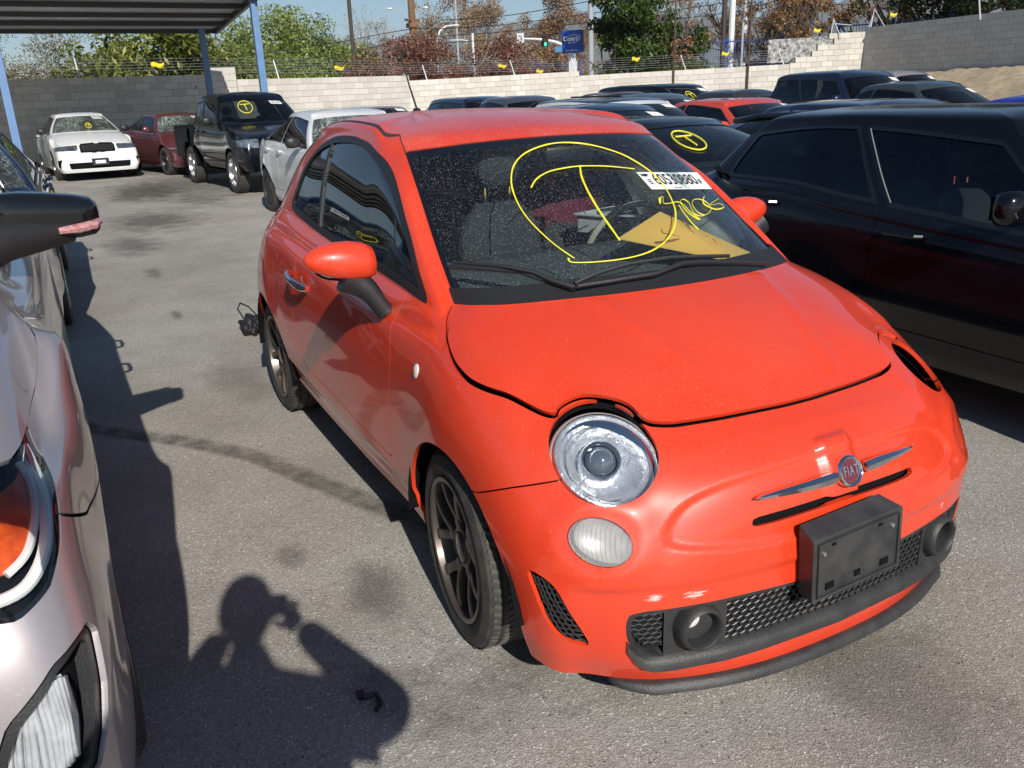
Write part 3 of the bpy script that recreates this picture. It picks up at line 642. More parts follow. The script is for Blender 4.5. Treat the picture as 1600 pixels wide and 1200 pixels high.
b=MB(); q=[c+ex*x+ey*y+ez*.0 for x,y in((-.138,-.074),(.138,-.074),(.138,.074),(-.138,.074),(-.138,-.074))]; b.tube(q,.0022,5); b.build('bracket_rim',BLK,pb)
for x in(-.118,.118):
    b=MB(); b.lathe([(.0,.003),(.005,.003),(.006,-.003)],c+ex*x+ey*.044-ez*.002,ez,12); b.build('plate_screw',mat('dull_zinc',(.5,.5,.48),rough=.4,metal=.8),pb)
# --- emblem with chrome wings
ec=Vector((.690,.005,.622)); en=Vector((.93,.0,.37)).normalized(); E4=frame(ec,(0,1,0),(-.37,0,.93))
b=MB(); b.lathe([(.0,.004),(.030,.004),(.030,.001)],ec,en,40); em=b.build('emblem',mat('maroon_enamel',(.13,.012,.02),rough=.2,coat=1.),FI)
b=MB(); b.lathe([(.029,.003),(.031,.009),(.035,.011),(.039,.008),(.0405,.0),(.038,-.02)],ec,en,40); b.build('emblem_ring',CHR,em,angle=60)
text_obj('emblem_lettering','FIAT',.036,E4@Matrix.Translation((0,0,.0055)),CHR,em,extrude=.0018,sx=.60,bold=.0003,space=1.22)
for pts in([(.672,-.276,.611),(.684,-.20,.614),(.694,-.12,.616),(.697,-.046,.618)],[(.697,.056,.622),(.690,.13,.622),(.681,.20,.621),(.666,.272,.617)]):
    V=[];F=[]; n=len(pts)*4
    Q=cr(np.array([pts[0]]+pts+[pts[-1]],float),4); tipfirst=abs(pts[0][1])>abs(pts[-1][1])
    for i,q in enumerate(Q):
        f=i/(len(Q)-1); f=f if tipfirst else 1-f; hgt=.0135*min(1,(f*1.3)**.55)+.0006; th=.010*min(1,f*3)
        q=np.array(q); nx=np.array(en); up=np.array((-.37,0,.93))
        for a,d in((-1,-.012),(-.85,th*.2),(0.15,th),(1,th*.1),(1,-.012)): V.append(q+up*hgt*a+nx*d)
    for i in range(len(Q)-1):
        for k in range(4): F.append((i*5+k,(i+1)*5+k,(i+1)*5+k+1,i*5+k+1))
    F+=[tuple(range(5)),tuple(range((len(Q)-1)*5,len(Q)*5))[::-1]]
    poly_obj('chrome_wing',V,F,CHR,FI,True,25)
# --- right headlamp (the left one is missing)
LN=Vector((.64,-.25,.725)).normalized(); LC=Vector((LAMPC[0]+.002,-LAMPC[1],LAMPC[2]-.007)); LUP=Rx*.80-Ux*.60; LUP=(LUP-LN*LUP.dot(LN)).normalized()
b=MB(); b.lathe([(.119,-.075),(.1235,-.02),(.1235,-.003),(.121,.006),(.1165,.007),(.1145,.001)],LC,LN,64,up=LUP,sx=1.085,sy=.955); HL=b.build('headlight',CHRS,FI,angle=60)
b=MB(); b.lathe([(.1145,.002),(.108,-.010),(.100,-.014),(.097,-.030),(.085,-.046),(.065,-.060),(.035,-.066),(.0,-.066)],LC,LN,64,up=LUP,sx=1.085,sy=.955); b.build('reflector',CHRS,HL,angle=30)
n_,u_,r_v=frame_of(LN)
b=MB()
for k in range(40):
    a=2*math.pi*k/40; d=u_*math.cos(a)+r_v*math.sin(a)
    if 0<k<22: b.box(LC+d*.095-n_*.020,(.004,.018,.022),rot=Matrix((d,n_.cross(d),n_)).transposed())
b.build('reflector_ribs',CHRS,HL,smooth=False)
pc=LC-LUP*.012+u_*.004
b=MB(); b.lathe([(.056,-.066),(.052,-.022),(.048,-.014),(.044,-.018),(.041,-.03)],pc,LN,48); b.build('projector_ring',CHR,HL,angle=60)
b=MB(); b.lathe([(.0,.004),(.014,.002),(.026,-.006),(.035,-.018),(.0385,-.030)],pc,LN,40); b.build('projector_lens',mat('projector_glass',(.20,.24,.28),rough=.05,coat=1.,metal=.6),HL)
b=MB(); b.lathe([(.0,.030),(.025,.0285),(.05,.0245),(.075,.018),(.098,.0100),(.110,.0045),(.1165,-.001)],LC,LN,64,up=LUP,sx=1.085,sy=.955); b.build('headlight_lens',GLL,HL)
b=MB(); b.lathe([(.128,-.02),(.150,-.05),(.158,-.10)],LC,LN,48,up=LUP,sx=1.085,sy=.955); b.build('lamp_bucket',DARK,FI)
# grey lamp housing rim seen behind the lens, above it
b=MB(); b.lathe([(.1235,-.006),(.130,-.012),(.134,-.022),(.136,-.06)],LC-LN*.004+Vector((-.007,.003,.005)),LN,48,up=LUP,sx=1.06,sy=.97); b.build('headlight_housing',mat('lamp_housing_grey',(.50,.48,.45),rough=.45),HL)
# --- lower lamp
for sy in(-1,):
    n2=Vector((L2N[0],L2N[1]*sy,L2N[2])).normalized(); c2=Vector((L2C[0],L2C[1]*sy,L2C[2]))
    n6,u6,r6=frame_of(n2); U2=u6*math.cos(.30*sy)+r6*math.sin(.30*sy); b=MB(); b.lathe([(1.0,-.03),(1.0,-.004),(.965,-.001),(.93,-.006)],c2,n2,48,up=U2,sx=.055,sy=.078); lr=b.build('indicator_lamp',CHRS,FI,angle=60)
    b=MB(); b.lathe([(.94,-.004),(.80,-.016),(.45,-.026),(.0,-.028)],c2,n2,40,up=U2,sx=.055,sy=.078); b.build('indicator_bowl',mat('satin_bowl',(.80,.78,.76),rough=.38,metal=.3,noise=.35,nscale=14,dark=(.50,.49,.48)),lr)
    b=MB()
    for k in range(-6,7): 
        L6=math.sqrt(max(0,1-(k/7)**2)); b.tube([c2+r6*(.078*k/7)+u6*(.05*q6*L6)+n2*(.004*(1-(k/7)**2)*(1-q6*q6)-.003) for q6 in(-.95,-.5,0,.5,.95)],.0012,4)
    b.build('lens_ribs',GLL,lr)
    b=MB(); b.lathe([(.94,-.003),(.80,.004),(.5,.010),(.0,.013)],c2,n2,48,up=U2,sx=.055,sy=.078); b.build('indicator_lens',glassmat('hazy_lens',(.93,.92,.92),haze=.28),lr)
# --- side repeaters, door handles
for sy in(-1,1):
    c3=Vector((-.224,sy*.781,.776)); b=MB(); b.lathe([(.0,.006),(.012,.005),(.019,.001),(.020,-.004)],c3,(0,sy,.2),24,sx=1.15); rp=b.build('side_repeater',GLA,FI)
    b=MB(); b.lathe([(.0,.0078),(.008,.0065)],c3,(0,sy,.2),16); b.build('repeater_bulb',AMB,rp)
    b=MB(); hp=[(-1.640,sy*.806,.838),(-1.610,sy*.828,.842),(-1.555,sy*.838,.838),(-1.49,sy*.835,.828),(-1.430,sy*.822,.818),(-1.405,sy*.800,.815)]
    b.tube(cr(np.array([hp[0]]+hp+[hp[-1]]),4),.0115,10,flat=1.5); b.build('door_handle',CHR,FI)
    b=MB(); b.lathe([(.0,.0),(.05,.002),(.058,.004)],(-1.52,sy*.795,.833),(0,sy,.1),28,sx=.7,sy=1.25); b.build('handle_cup',RED,FI)
# --- mirrors
for sy in(-1,1):
    c4=np.array((-.575,sy*(.868 if sy<0 else .765),1.055)); n=28; V=[];F=[]
    # teardrop shell: rings along the outboard axis
    st=[(-.104,.006),(-.102,.030),(-.094,.050),(-.065,.062),(-.02,.066),(.025,.062),(.065,.052),(.10,.036),(.118,.020),(.125,.006)]
    for t,r in st:
        for k in range(n):
            a=2*math.pi*k/n; fx_=.95 if math.cos(a)>0 else .55
            V.append((c4[0]+math.cos(a)*r*fx_,c4[1]+sy*t,c4[2]+max(math.sin(a),-.80)*r+ (.004+t*.10)))
    for i in range(len(st)-1):
        for k in range(n): F.append((i*n+k,i*n+(k+1)%n,(i+1)*n+(k+1)%n,(i+1)*n+k))
    F+=[tuple(range(n)),tuple(range((len(st)-1)*n,len(st)*n))]
    sh=poly_obj('mirror_shell',V,F,RED,FI,True,60)
    b=MB(); b.lathe([(1.0,-.004),(.96,.008),(.9,.012)],Vector((c4[0]-.026,c4[1],c4[2])),(-1,0,0),32,sx=.060,sy=.098); b.build('mirror_rim',BLK,sh)
    b=MB(); b.lathe([(.9,.008),(0,.009)],Vector((c4[0]-.026,c4[1],c4[2])),(-1,0,0),32,sx=.060,sy=.098); b.build('mirror_glass',CHR,sh)
    RAD=list(cr(np.array([.040,.040,.036,.029,.024,.026,.032])[:,None],5)[:,0]); 
    b=MB(); b.tube(cr(np.array([(-.572,sy*.885,1.03),(-.572,sy*.87,1.012),(-.568,sy*.835,.992),(-.556,sy*.800,.960),(-.546,sy*.772,.915),(-.544,sy*.752,.885),(-.544,sy*.74,.87)]),5),RAD,18,flat=1.25); b.build('mirror_stalk',BLK,FI,angle=80)
# --- antenna
b=MB(); b.lathe([(.0,.02),(.012,.018),(.020,.006),(.024,-.004)],(-2.07,0,1.475),(0,0,1),20,sx=1.7); an=b.build('antenna',BLK,FI)
b=MB(); b.tube([(-2.07,0,1.49),(-2.15,0,1.60),(-2.27,0,1.80)],[.0055,.0045,.003],8); b.build('antenna_rod',BLK,an)
# --- cowl and wipers
k=Vector((.75,0,.66))
w1=[(-.344,-.608,1.041),(-.246,-.542,1.043),(-.167,-.454,1.034),(-.116,-.414,1.016),(-.041,-.345,.989)]
w1b=[(-.342,-.600,1.047),(-.212,-.499,1.043),(-.146,-.431,1.028),(-.091,-.394,1.006),(-.045,-.352,.990)]
w2a=[(-.06,-.334,1.004),(-.061,-.253,1.024),(-.059,-.145,1.038),(-.052,.003,1.041),(-.046,.118,1.032),(-.048,.235,1.02)]
w2b=[(-.030,-.352,.996),(-.020,-.264,.998),(.005,-.102,1.006),(-.015,.012,1.020),(-.026,.10,1.012),(-.026,.38,.975)]
for nm,A_,B_ in(('wiper',w1,w1b),('wiper',w2a,w2b)):
    b=MB(); b.tube([Vector(p)+k*.012 for p in A_],0.0042,6,flat=1.6); wo=b.build(nm,BLK,FI)
    b=MB(); b.tube([Vector(p)+k*.026 for p in B_],[.005,.006,.007,.008,.009,.007][:len(B_)],6); b.build('wiper_arm',BLK,wo)
# cowl: black tray between glass and bonnet
CW,_=inside(S,lambda V,A: np.maximum(np.maximum((A[:,0]-5.0)*.1,np.abs(A[:,1]-10.13)*.15-.022),0*V[:,0]-1))
panel('cowl',offset(CW,.003),BLK,FI,.01)
# --- sticker and marker writing on the glass
STK=[(-.448,.158,1.261),(-.543,.503,1.230),(-.444,.494,1.178),(-.356,.156,1.210)]
wn_=Vector((.49,.16,.86)).normalized(); cc=[Vector(p) for p in STK]
E1=(cc[1]-cc[0]+cc[2]-cc[3]).normalized(); E2=((cc[0]-cc[3]+cc[1]-cc[2])); wn_=E1.cross(E2).normalized()
if wn_.z<0: wn_=-wn_
o4=sum(cc,Vector())/4+wn_*.010
V=[c_+wn_*((o4-c_).dot(wn_)) for c_ in cc]; stk=poly_obj('windshield_sticker',V+[v-wn_*.0008 for v in V],[(0,1,2,3),(7,6,5,4),(0,4,5,1),(1,5,6,2),(2,6,7,3),(3,7,4,0)],WHT,FI)
Ms=Matrix.Identity(4); Mx=E1; E2p=(V[0]-V[3]); hx=(V[1]-V[0]).length
A4=Matrix(((E1.x,E2p.normalized().x,wn_.x,o4.x),(E1.y,E2p.normalized().y,wn_.y,o4.y),(E1.z,E2p.normalized().z,wn_.z,o4.z),(0,0,0,1)))
text_obj('lot_number','60530880',.094,A4@Matrix.Translation((.004,.004,.0012)),INK,stk,extrude=.0002,sx=.66,bold=.0008)
text_obj('lot_letter','F',.040,A4@Matrix.Translation((.143,-.01,.0012)),INK,stk,extrude=.0002,bold=.001)
text_obj('small_print','NSP',.022,A4@Matrix.Translation((-.150,.032,.0012)),INK,stk,extrude=.0002,bold=.001)
text_obj('small_print','1709\n0001\n1801',.012,A4@Matrix.Translation((-.148,-.008,.0012)),INK,stk,extrude=.0002)
text_obj('small_print','SUNVALLEY   11 22 19',.009,A4@Matrix.Translation((.0,-.046,.0012)),INK,stk,extrude=.0002)
CIRC = [(-0.139, -0.283, 1.065), (-0.179, -0.3, 1.085), (-0.222, -0.315, 1.108), (-0.276, -0.327, 1.137), (-0.332, -0.334, 1.168), (-0.385, -0.333, 1.199), (-0.434, -0.325, 1.23), (-0.478, -0.311, 1.257), (-0.517, -0.291, 1.282), (-0.554, -0.264, 1.307), (-0.585, -0.23, 1.328), (-0.609, -0.187, 1.346), (-0.626, -0.137, 1.359), (-0.636, -0.083, 1.368), (-0.639, -0.027, 1.371), (-0.632, 0.031, 1.367), (-0.616, 0.087, 1.357), (-0.593, 0.138, 1.341), (-0.562, 0.182, 1.321), (-0.523, 0.213, 1.296), (-0.477, 0.233, 1.269), (-0.426, 0.239, 1.24), (-0.372, 0.233, 1.21), (-0.317, 0.215, 1.181), (-0.264, 0.189, 1.155), (-0.218, 0.156, 1.132), (-0.178, 0.119, 1.112), (-0.144, 0.077, 1.095), (-0.117, 0.032, 1.08), (-0.097, -0.017, 1.068), (-0.086, -0.069, 1.06), (-0.085, -0.128, 1.055), (-0.092, -0.187, 1.053), (-0.108, -0.247, 1.053), (-0.126, -0.292, 1.055), (-0.137, -0.302, 1.059), (-0.145, -0.299, 1.065)]
TBAR = [(-0.445, -0.257, 1.248), (-0.462, -0.239, 1.26), (-0.478, -0.217, 1.271), (-0.491, -0.188, 1.281), (-0.5, -0.151, 1.29), (-0.503, -0.103, 1.295), (-0.503, -0.048, 1.298), (-0.498, 0.011, 1.296), (-0.492, 0.07, 1.291), (-0.485, 0.122, 1.284), (-0.477, 0.173, 1.276)]
TSTEM = [(-0.506, -0.032, 1.3), (-0.48, -0.046, 1.285), (-0.452, -0.06, 1.27), (-0.415, -0.072, 1.249), (-0.375, -0.083, 1.227), (-0.338, -0.09, 1.206), (-0.302, -0.096, 1.185), (-0.267, -0.1, 1.165), (-0.232, -0.103, 1.144), (-0.193, -0.106, 1.122), (-0.154, -0.108, 1.098)]
SCR1 = [(-0.321, 0.164, 1.19), (-0.302, 0.152, 1.181), (-0.291, 0.147, 1.175), (-0.304, 0.157, 1.181), (-0.321, 0.171, 1.189), (-0.327, 0.181, 1.192), (-0.325, 0.185, 1.19), (-0.308, 0.171, 1.182), (-0.292, 0.163, 1.174), (-0.295, 0.188, 1.172), (-0.302, 0.219, 1.173), (-0.302, 0.234, 1.171), (-0.297, 0.243, 1.166), (-0.281, 0.245, 1.157), (-0.262, 0.246, 1.145), (-0.239, 0.254, 1.13), (-0.222, 0.26, 1.119), (-0.223, 0.253, 1.121), (-0.233, 0.242, 1.129), (-0.249, 0.235, 1.139), (-0.267, 0.232, 1.151), (-0.287, 0.235, 1.161), (-0.304, 0.242, 1.17), (-0.317, 0.255, 1.175), (-0.322, 0.269, 1.176), (-0.316, 0.276, 1.171), (-0.302, 0.278, 1.163), (-0.274, 0.266, 1.149), (-0.249, 0.258, 1.136), (-0.241, 0.268, 1.129), (-0.243, 0.287, 1.126), (-0.254, 0.314, 1.127), (-0.272, 0.342, 1.13), (-0.29, 0.363, 1.136), (-0.309, 0.376, 1.144), (-0.325, 0.377, 1.153), (-0.336, 0.369, 1.162), (-0.338, 0.35, 1.168), (-0.333, 0.328, 1.17), (-0.321, 0.308, 1.168), (-0.304, 0.292, 1.161), (-0.281, 0.283, 1.149), (-0.26, 0.282, 1.137), (-0.252, 0.289, 1.131), (-0.249, 0.301, 1.127)]
SCR2 = [(-0.288, 0.223, 1.164), (-0.255, 0.215, 1.146), (-0.223, 0.21, 1.129), (-0.196, 0.21, 1.112), (-0.17, 0.213, 1.097)]
SCR3 = [(-0.368, 0.398, 1.171), (-0.344, 0.373, 1.165), (-0.325, 0.357, 1.159), (-0.313, 0.355, 1.152), (-0.305, 0.363, 1.145), (-0.3, 0.378, 1.138), (-0.302, 0.399, 1.132), (-0.318, 0.433, 1.13), (-0.34, 0.465, 1.13), (-0.354, 0.472, 1.135), (-0.356, 0.458, 1.142), (-0.33, 0.409, 1.145), (-0.317, 0.379, 1.147), (-0.345, 0.418, 1.151), (-0.399, 0.491, 1.153)]
strokes('marker_circle',[CIRC],YEL,FI,.0034,.003)
strokes('marker_letter',[TBAR,TSTEM],YEL,FI,.0040,.003)
strokes('marker_scribble',[SCR1,SCR2,SCR3],YEL,FI,.0024,.004)
# ------------------------------------------------------------------ cabin of the red hatchback
def seat(parent,x,y,zb=.50,hw=.24,lean=.22,ztop=1.10,hr=1.27,m=GREYC,hrw=.13,name='seat'):
    b=MB(); b.box((x+.24,y,zb),(.50,hw*2,.16),bev=.05); st=b.build(name,m,parent,angle=60)
    V=[];F=[];n=14; lv=8
    for i in range(lv+1):
        f=i/lv; z=zb+.02+(ztop-zb)*f; w=hw*(1-.25*f*f)*(1 if f<.95 else .62); t=.075*(1-.4*f) if f<.97 else .02
        for k in range(n):
            a=2*math.pi*k/n; c,s_=math.cos(a),math.sin(a); c=math.copysign(abs(c)**.6,c); s_=math.copysign(abs(s_)**.6,s_)
            V.append((x-lean*f+c*t,y+s_*w,z))
    for i in range(lv):
        for k in range(n): F.append((i*n+k,i*n+(k+1)%n,(i+1)*n+(k+1)%n,(i+1)*n+k))
    F.append(tuple(lv*n+k for k in range(n))); poly_obj('backrest',V,F,m,st,True,70)
    if hr:
        b=MB(); b.lathe([(0,.055),(.6,.05),(.9,.03),(1,0),(.9,-.03),(.6,-.05),(0,-.055)],(x-lean,y,hr),(1,0,0),24,sx=hrw*.85,sy=hrw); b.build('headrest',m,st)
        for q in(-.05,.05):
            b=MB(); b.tube([(x-lean,y+q,ztop-.05),(x-lean,y+q,hr-.06)],.006,6); b.build('headrest_post',CHR,st)
    return st
seat(FI,-.72,-.215,.50,.19,.06,1.15,1.285,hrw=.088)
seat(FI,-1.02,.36,.50,.22,.16,1.13,1.27,hrw=.09)
seat(FI,-1.72,-.30,.52,.26,.22,1.02,1.12,hrw=.085); seat(FI,-1.72,.30,.52,.26,.22,1.02,1.12,hrw=.085)
# dashboard: curved top that follows the glass base
V=[];F=[]
for y in np.linspace(-.66,.66,23):
    e=(abs(y)/.66)**2
    for x,z in((-.02,.945),(-.14,.972),(-.30,1.003),(-.46,1.022),(-.57,1.018),(-.62,.97),(-.60,.80),(-.55,.60)):
        V.append((x-.20*e*(1 if x>-.2 else .35),y,z-.02*e))
for i in range(22):
    for k in range(7): F.append((i*8+k,(i+1)*8+k,(i+1)*8+k+1,i*8+k+1))
poly_obj('dashboard',V,F,DASH,FI,True,60)
b=MB(); c5=Vector((-.76,.345,.955)); ax5=Vector((-.93,0,.42)).normalized()
b.lathe([(.185+.013*math.cos(a),.013*math.sin(a)) for a in np.linspace(0,2*math.pi,9)],c5,ax5,40); sw=b.build('steering_wheel',CREAM,FI)
b=MB(); b.lathe([(0,.02),(.06,.012),(.075,-.02)],c5-ax5*.02,ax5,24)
for a in(0,2.2,-2.2):
    n5,u5,r5=frame_of(ax5,(0,0,-1)); d=u5*math.cos(a)+r5*math.sin(a); b.tube([c5-ax5*.015+d*.05,c5+d*.18],.014,8)
b.build('wheel_hub',DASH,sw)
# spent curtain airbag hanging along the left windows
V=[];F=[]
bp=[(-.30,.53,1.0,.02),(-.38,.52,1.03,.060),(-.50,.51,1.08,.085),(-.66,.50,1.15,.10),(-.84,.49,1.21,.095),(-1.0,.53,1.26,.06),(-1.15,.53,1.30,.03),(-1.3,.53,1.33,.015)]
n=16
for x,y,z,r in bp:
    for k in range(n):
        a=2*math.pi*k/n; V.append((x,y+math.cos(a)*min(r,.060),z+math.sin(a)*r*(1.9 if math.sin(a)<0 else .9)+.02*math.sin(x*31+a*2)*r*3))
for i in range(len(bp)-1):
    for k in range(n): F.append((i*n+k,i*n+(k+1)%n,(i+1)*n+(k+1)%n,(i+1)*n+k))
ab=poly_obj('curtain_airbag',V,F,mat('airbag_cloth',(.66,.70,.66),rough=.85,bump=.3,bscale=120),FI,True)
b=MB()
for r in(.012,.024,.036): b.lathe([(r-.0015,0),(r,.003),(r+.0015,0)],(-.44,.452,1.00),(.25,-.9,.3),24)
b.build('airbag_seam',mat('airbag_stitch',(.30,.33,.31),rough=.9),ab)
b=MB(); b.tube([(-1.16,.20,1.02),(-1.14,.21,1.12),(-1.13,.215,1.25)],[.045,.03,.02],10); b.build('seat_belt_cover',mat('red_trim',(.55,.01,.01),rough=.6),FI)
# inner mirror
b=MB(); b.box((-.62,.0,1.335),(.02,.20,.05),bev=.008); b.build('rear_view_mirror',BLK,FI)
# loose things lying in the car
V=[tuple(Vector(q)-Vector((.45,0,.80))*.026) for q in((-.282,.152,1.169),(-.184,-.082,1.118),(-.048,.272,1.022),(-.127,.427,1.019))]
en_=poly_obj('yellow_envelope',[Vector(v)+Vector((0,0,.002)) for v in V]+[Vector(v)-Vector((0,0,.002)) for v in V],[(0,1,2,3),(7,6,5,4),(0,4,5,1),(1,5,6,2),(2,6,7,3),(3,7,4,0)],mat('manila_paper',(.86,.53,.12),rough=.8),None)
tag(en_,'yellow paper envelope with brown pen writing, lying on the dashboard of the red hatchback','envelope')
E1e=(Vector(V[3])-Vector(V[0])).normalized(); q=sum([Vector(v) for v in V],Vector())/4
b=MB(); z=Vector((0,0,.006)); A_=Vector(V[0]);B_=Vector(V[1]);C_=Vector(V[2]);D_=Vector(V[3])
def ev(u,v): return A_.lerp(B_,u).lerp(D_.lerp(C_,u),v)+z
b.tube([ev(.05,.30),ev(.25,.40),ev(.5,.42),ev(.75,.38),ev(.95,.30)],.0075,6,flat=.3)
b.tube([ev(.30,.22),ev(.20,.30),ev(.35,.42),ev(.55,.40),ev(.6,.25),ev(.5,.2)],.004,6,flat=.3)
b.tube([ev(.15,.55),ev(.35,.52),ev(.5,.62),ev(.35,.7),ev(.2,.62)],.004,6,flat=.3); b.tube([ev(.6,.6),ev(.65,.8)],.004,6,flat=.3)
b.build('pen_writing',mat('brown_ink',(.30,.16,.04),rough=.8),en_)
tr=empty('grey_tray',(-.86,.43,1.0),.35,label='grey plastic parts tray with tools behind the steering wheel of the red hatchback',cat='tray')
TG=mat('grey_tray_plastic',(.62,.64,.62),rough=.6)
b=MB()
for c,d in(((0,0,.0),(.26,.36,.006)),((-.13,0,.035),(.008,.36,.07)),((.13,0,.035),(.008,.36,.07)),((0,-.18,.035),(.26,.008,.07)),((0,.18,.035),(.26,.008,.07)),((.135,0,.072),(.022,.385,.008)),((-.135,0,.072),(.022,.385,.008)),((0,-.185,.072),(.26,.022,.008)),((0,.185,.072),(.26,.022,.008)),((0,0,.02),(.10,.36,.06))): b.box(c,d)
b.build('tray_body',TG,tr,smooth=False,bevel=.003)
tl=MB(); tl.tube([(-.05,-.15,.08),(0,.1,.085)],.012,8); tl.lathe([(0,.05),(.02,.045),(.03,.02),(.03,0)],(-.05,.05,.06),(0,0,1),16); tt=tl.build('hand_tools',CHR,None); tt.location=(-.86,.43,1.0); tt.rotation_euler=(0,0,.35)
tag(tt,'small metal hand tools lying in the grey tray inside the red hatchback','tools')
rb=MB(); rb.lathe([(0,.10),(.16,.095),(.24,.06),(.27,0),(.27,-.10)],(-1.30,.30,1.12),(.1,0,1),28,sx=.8); rr=rb.build('maroon_bag',mat('maroon_cloth',(.14,.012,.03),rough=.8),None); tag(rr,'dark maroon cloth bundle on the rear bench of the red hatchback','bag')
# ------------------------------------------------------------------ other cars of the lot: same panel technique, net from proportions
def lerp(a,b,t): return a+(b-a)*t
def gen_net(p):
    """p: lengths in metres, front axle at x=0; returns 15 columns x 17 rows"""
    g=lambda k,d: p.get(k,d)
    w=p['w']; xf=p['xf']; xr=p['xr']; wb=p['wb']; zs=g('zs',.22); zn=p['znose']; xc,zc=p['cowl']; xw,zw=p['wtop']; zr=p['zroof']
    xb,zb=p['btop']; xd,zd=p['bbase']; zt=g('ztail',.95); xh=g('xhood',xf-.18); yr=g('yrail',.60*w/.9); ybelt=g('ybelt',.86*w/.9)
    belt0,belt1=p['belt']; sq=g('square',.5)
    xdk=g('xdeck',xr+.08); nose=g('nose',[-.02,.0,.0,-.005,-.02,-.045,-.09,None])
    rowz=[0,.12,.27,.42,.56,.70,.85,1.]
    ky=[0,.34,.66,.90,.985]; kx=[0,.03,.12,.33,.75]
    if sq>.5: ky=[0,.40,.76,.95,.995]; kx=[0,.015,.05,.18,.62]
    G=[]
    for k in range(5):
        col=[]
        for r in range(8):
            dx=nose[r] if nose[r] is not None else xh-xf
            x=xf+dx-kx[k]*(xf-g('xcor',.38)); y=ky[k]*w*[.93,.97,1,1,1,.99,.97,.93][r]; z=lerp(zs+g('zfl',0),zn,rowz[r])-(.02*k if r==7 else 0)
            if k==4: x=min(x,lerp(.42,.30,r/7)+g('arx',0))
            col.append((x,y,z))
        xe,ye,ze=col[7]; ycw=[0,.33,.60,.82,.93][k]*ybelt; xcw=xc-[0,.02,.07,.16,.24][k]*1.; zcw=zc-[0,.0,.006,.014,.02][k]
        for f in(.34,.68,1.): col.append((lerp(xe,xcw,f),lerp(ye,ycw,f)+.02*math.sin(f*3.1)*(k>2),lerp(ze,zcw,f)+g('crown',.03)*math.sin(f*3.14*.85+.2)*(1 if f<1 else 0)))
        yw=[0,.30,.56,.78,.90][k]*yr; xww=xw-[0,.01,.04,.08,.11][k]; zww=zw-[0,.003,.01,.022,.034][k]
        for f in(1/3,2/3,1.): col.append((lerp(xcw,xww,f),lerp(ycw,yw,f),lerp(zcw,zww,f)+.018*math.sin(f*math.pi)))
        xs=g('xs0',xw-.55); 
        col.append((lerp(xww,xs,.33),lerp(yw,0,.12),lerp(zww,zr,.52))); col.append((lerp(xww,xs,.72),yw*.55,lerp(zww,zr,.88))); col.append((xs-.05*k,0,zr))
        G.append(col)
    prof=[.93,.965,.985,.995,1.,1.,.995,.985,.965,.94]
    def sidecol(x,zbelt,yb,top,xt,xsp,zlow=zs,fl=0.,shoulder=1.):
        col=[]
        for r in range(10):
            z=lerp(zlow,zbelt,[0,.10,.22,.34,.45,.57,.69,.80,.89,.955][r]); col.append((x,w*prof[r]+fl*math.sin(math.pi*min(1,r/8)),z))
        col.append((x+(xt-x)*.0,yb,zbelt))
        for f in(1/3,2/3,1.): col.append((lerp(x,xt,f),lerp(yb,yr,f)+.022*math.sin(f*math.pi),lerp(zbelt,top,f)))
        col.append((lerp(xt,xsp,.2),yr*.90,lerp(top,zr,.60))); col.append((lerp(xt,xsp,.6),yr*.55,lerp(top,zr,.90))); col.append((xsp,0,zr)); return col
    # arch column: side wall then over the wing to the cowl corner
    c=sidecol(0,belt0-.02,ybelt*.93,zw-.05,xw-.12,g('xs0',xw-.55)-.3,fl=g('flare',.012))
    zsh=zn+(belt0-zn)*.42
    for r in range(8): x,y,z=c[r]; c[r]=(x,y,lerp(zs,zsh,[0,.13,.28,.43,.57,.71,.86,1.][r]))
    c[8]=(-.08,w*.935,lerp(zsh,belt0,.45)); c[9]=(lerp(-.1,xc-.30,.55),w*.88,lerp(zsh,belt0,.75)); c[10]=(xc-.33,ybelt*.955,zc-.028)
    for i,f in((11,1/3),(12,2/3),(13,1.)): c[i]=(lerp(c[10][0],xw-.13,f),lerp(c[10][1],yr*.955,f)+.018*math.sin(f*math.pi),lerp(c[10][2],zw-.045,f))
    G.append(c)
    xa=xc-.40
    c=sidecol(-.42,belt0,ybelt,zw-.035,xw-.20,g('xs0',xw-.55)-.38); 
    c[9]=(lerp(-.42,xa,.7),c[9][1],c[9][2]); c[8]=(lerp(-.42,xa,.3),c[8][1],c[8][2]); c[10]=(xa,ybelt,belt0-.01)
    for i,f in((11,1/3),(12,2/3),(13,1.)): c[i]=(lerp(xa,xw-.19,f),lerp(ybelt,yr,f)+.022*math.sin(f*math.pi),lerp(belt0-.01,zw-.055,f))
    G.append(c)
    xm=lerp(xa,-wb,.36); G.append(sidecol(xm,lerp(belt0,belt1,.3),ybelt,g('ztop',zw-.01),lerp(xw-.3,xb,.30),lerp(g('xs0',xw-.55),g('xs1',xb+.5),.25)))
    xm=lerp(xa,-wb,.62); G.append(sidecol(xm,lerp(belt0,belt1,.6),ybelt,g('ztop',zw)+.0,lerp(xw-.3,xb,.55),lerp(g('xs0',xw-.55),g('xs1',xb+.5),.5)))
    c=sidecol(-wb+.42,lerp(belt0,belt1,.9),ybelt,lerp(g('ztop',zw),zb,.5)-.01,g('xcp',lerp(xw-.3,xb,.82)),lerp(g('xs0',xw-.55),g('xs1',xb+.5),.75)); G.append(c)
    c=sidecol(-wb,belt1,ybelt*.985,zb-.05,xb+.10,g('xs1',xb+.5),fl=g('flare',.012)+.005); xq=g('xq',-wb-.05); c[10]=(xq,ybelt*.97,belt1)
    for i,f in((11,1/3),(12,2/3),(13,1.)): c[i]=(lerp(xq,xb+.06,f),lerp(ybelt*.97,yr*.97,f)+.018*math.sin(f*math.pi),lerp(belt1,zb-.05,f))
    G.append(c)
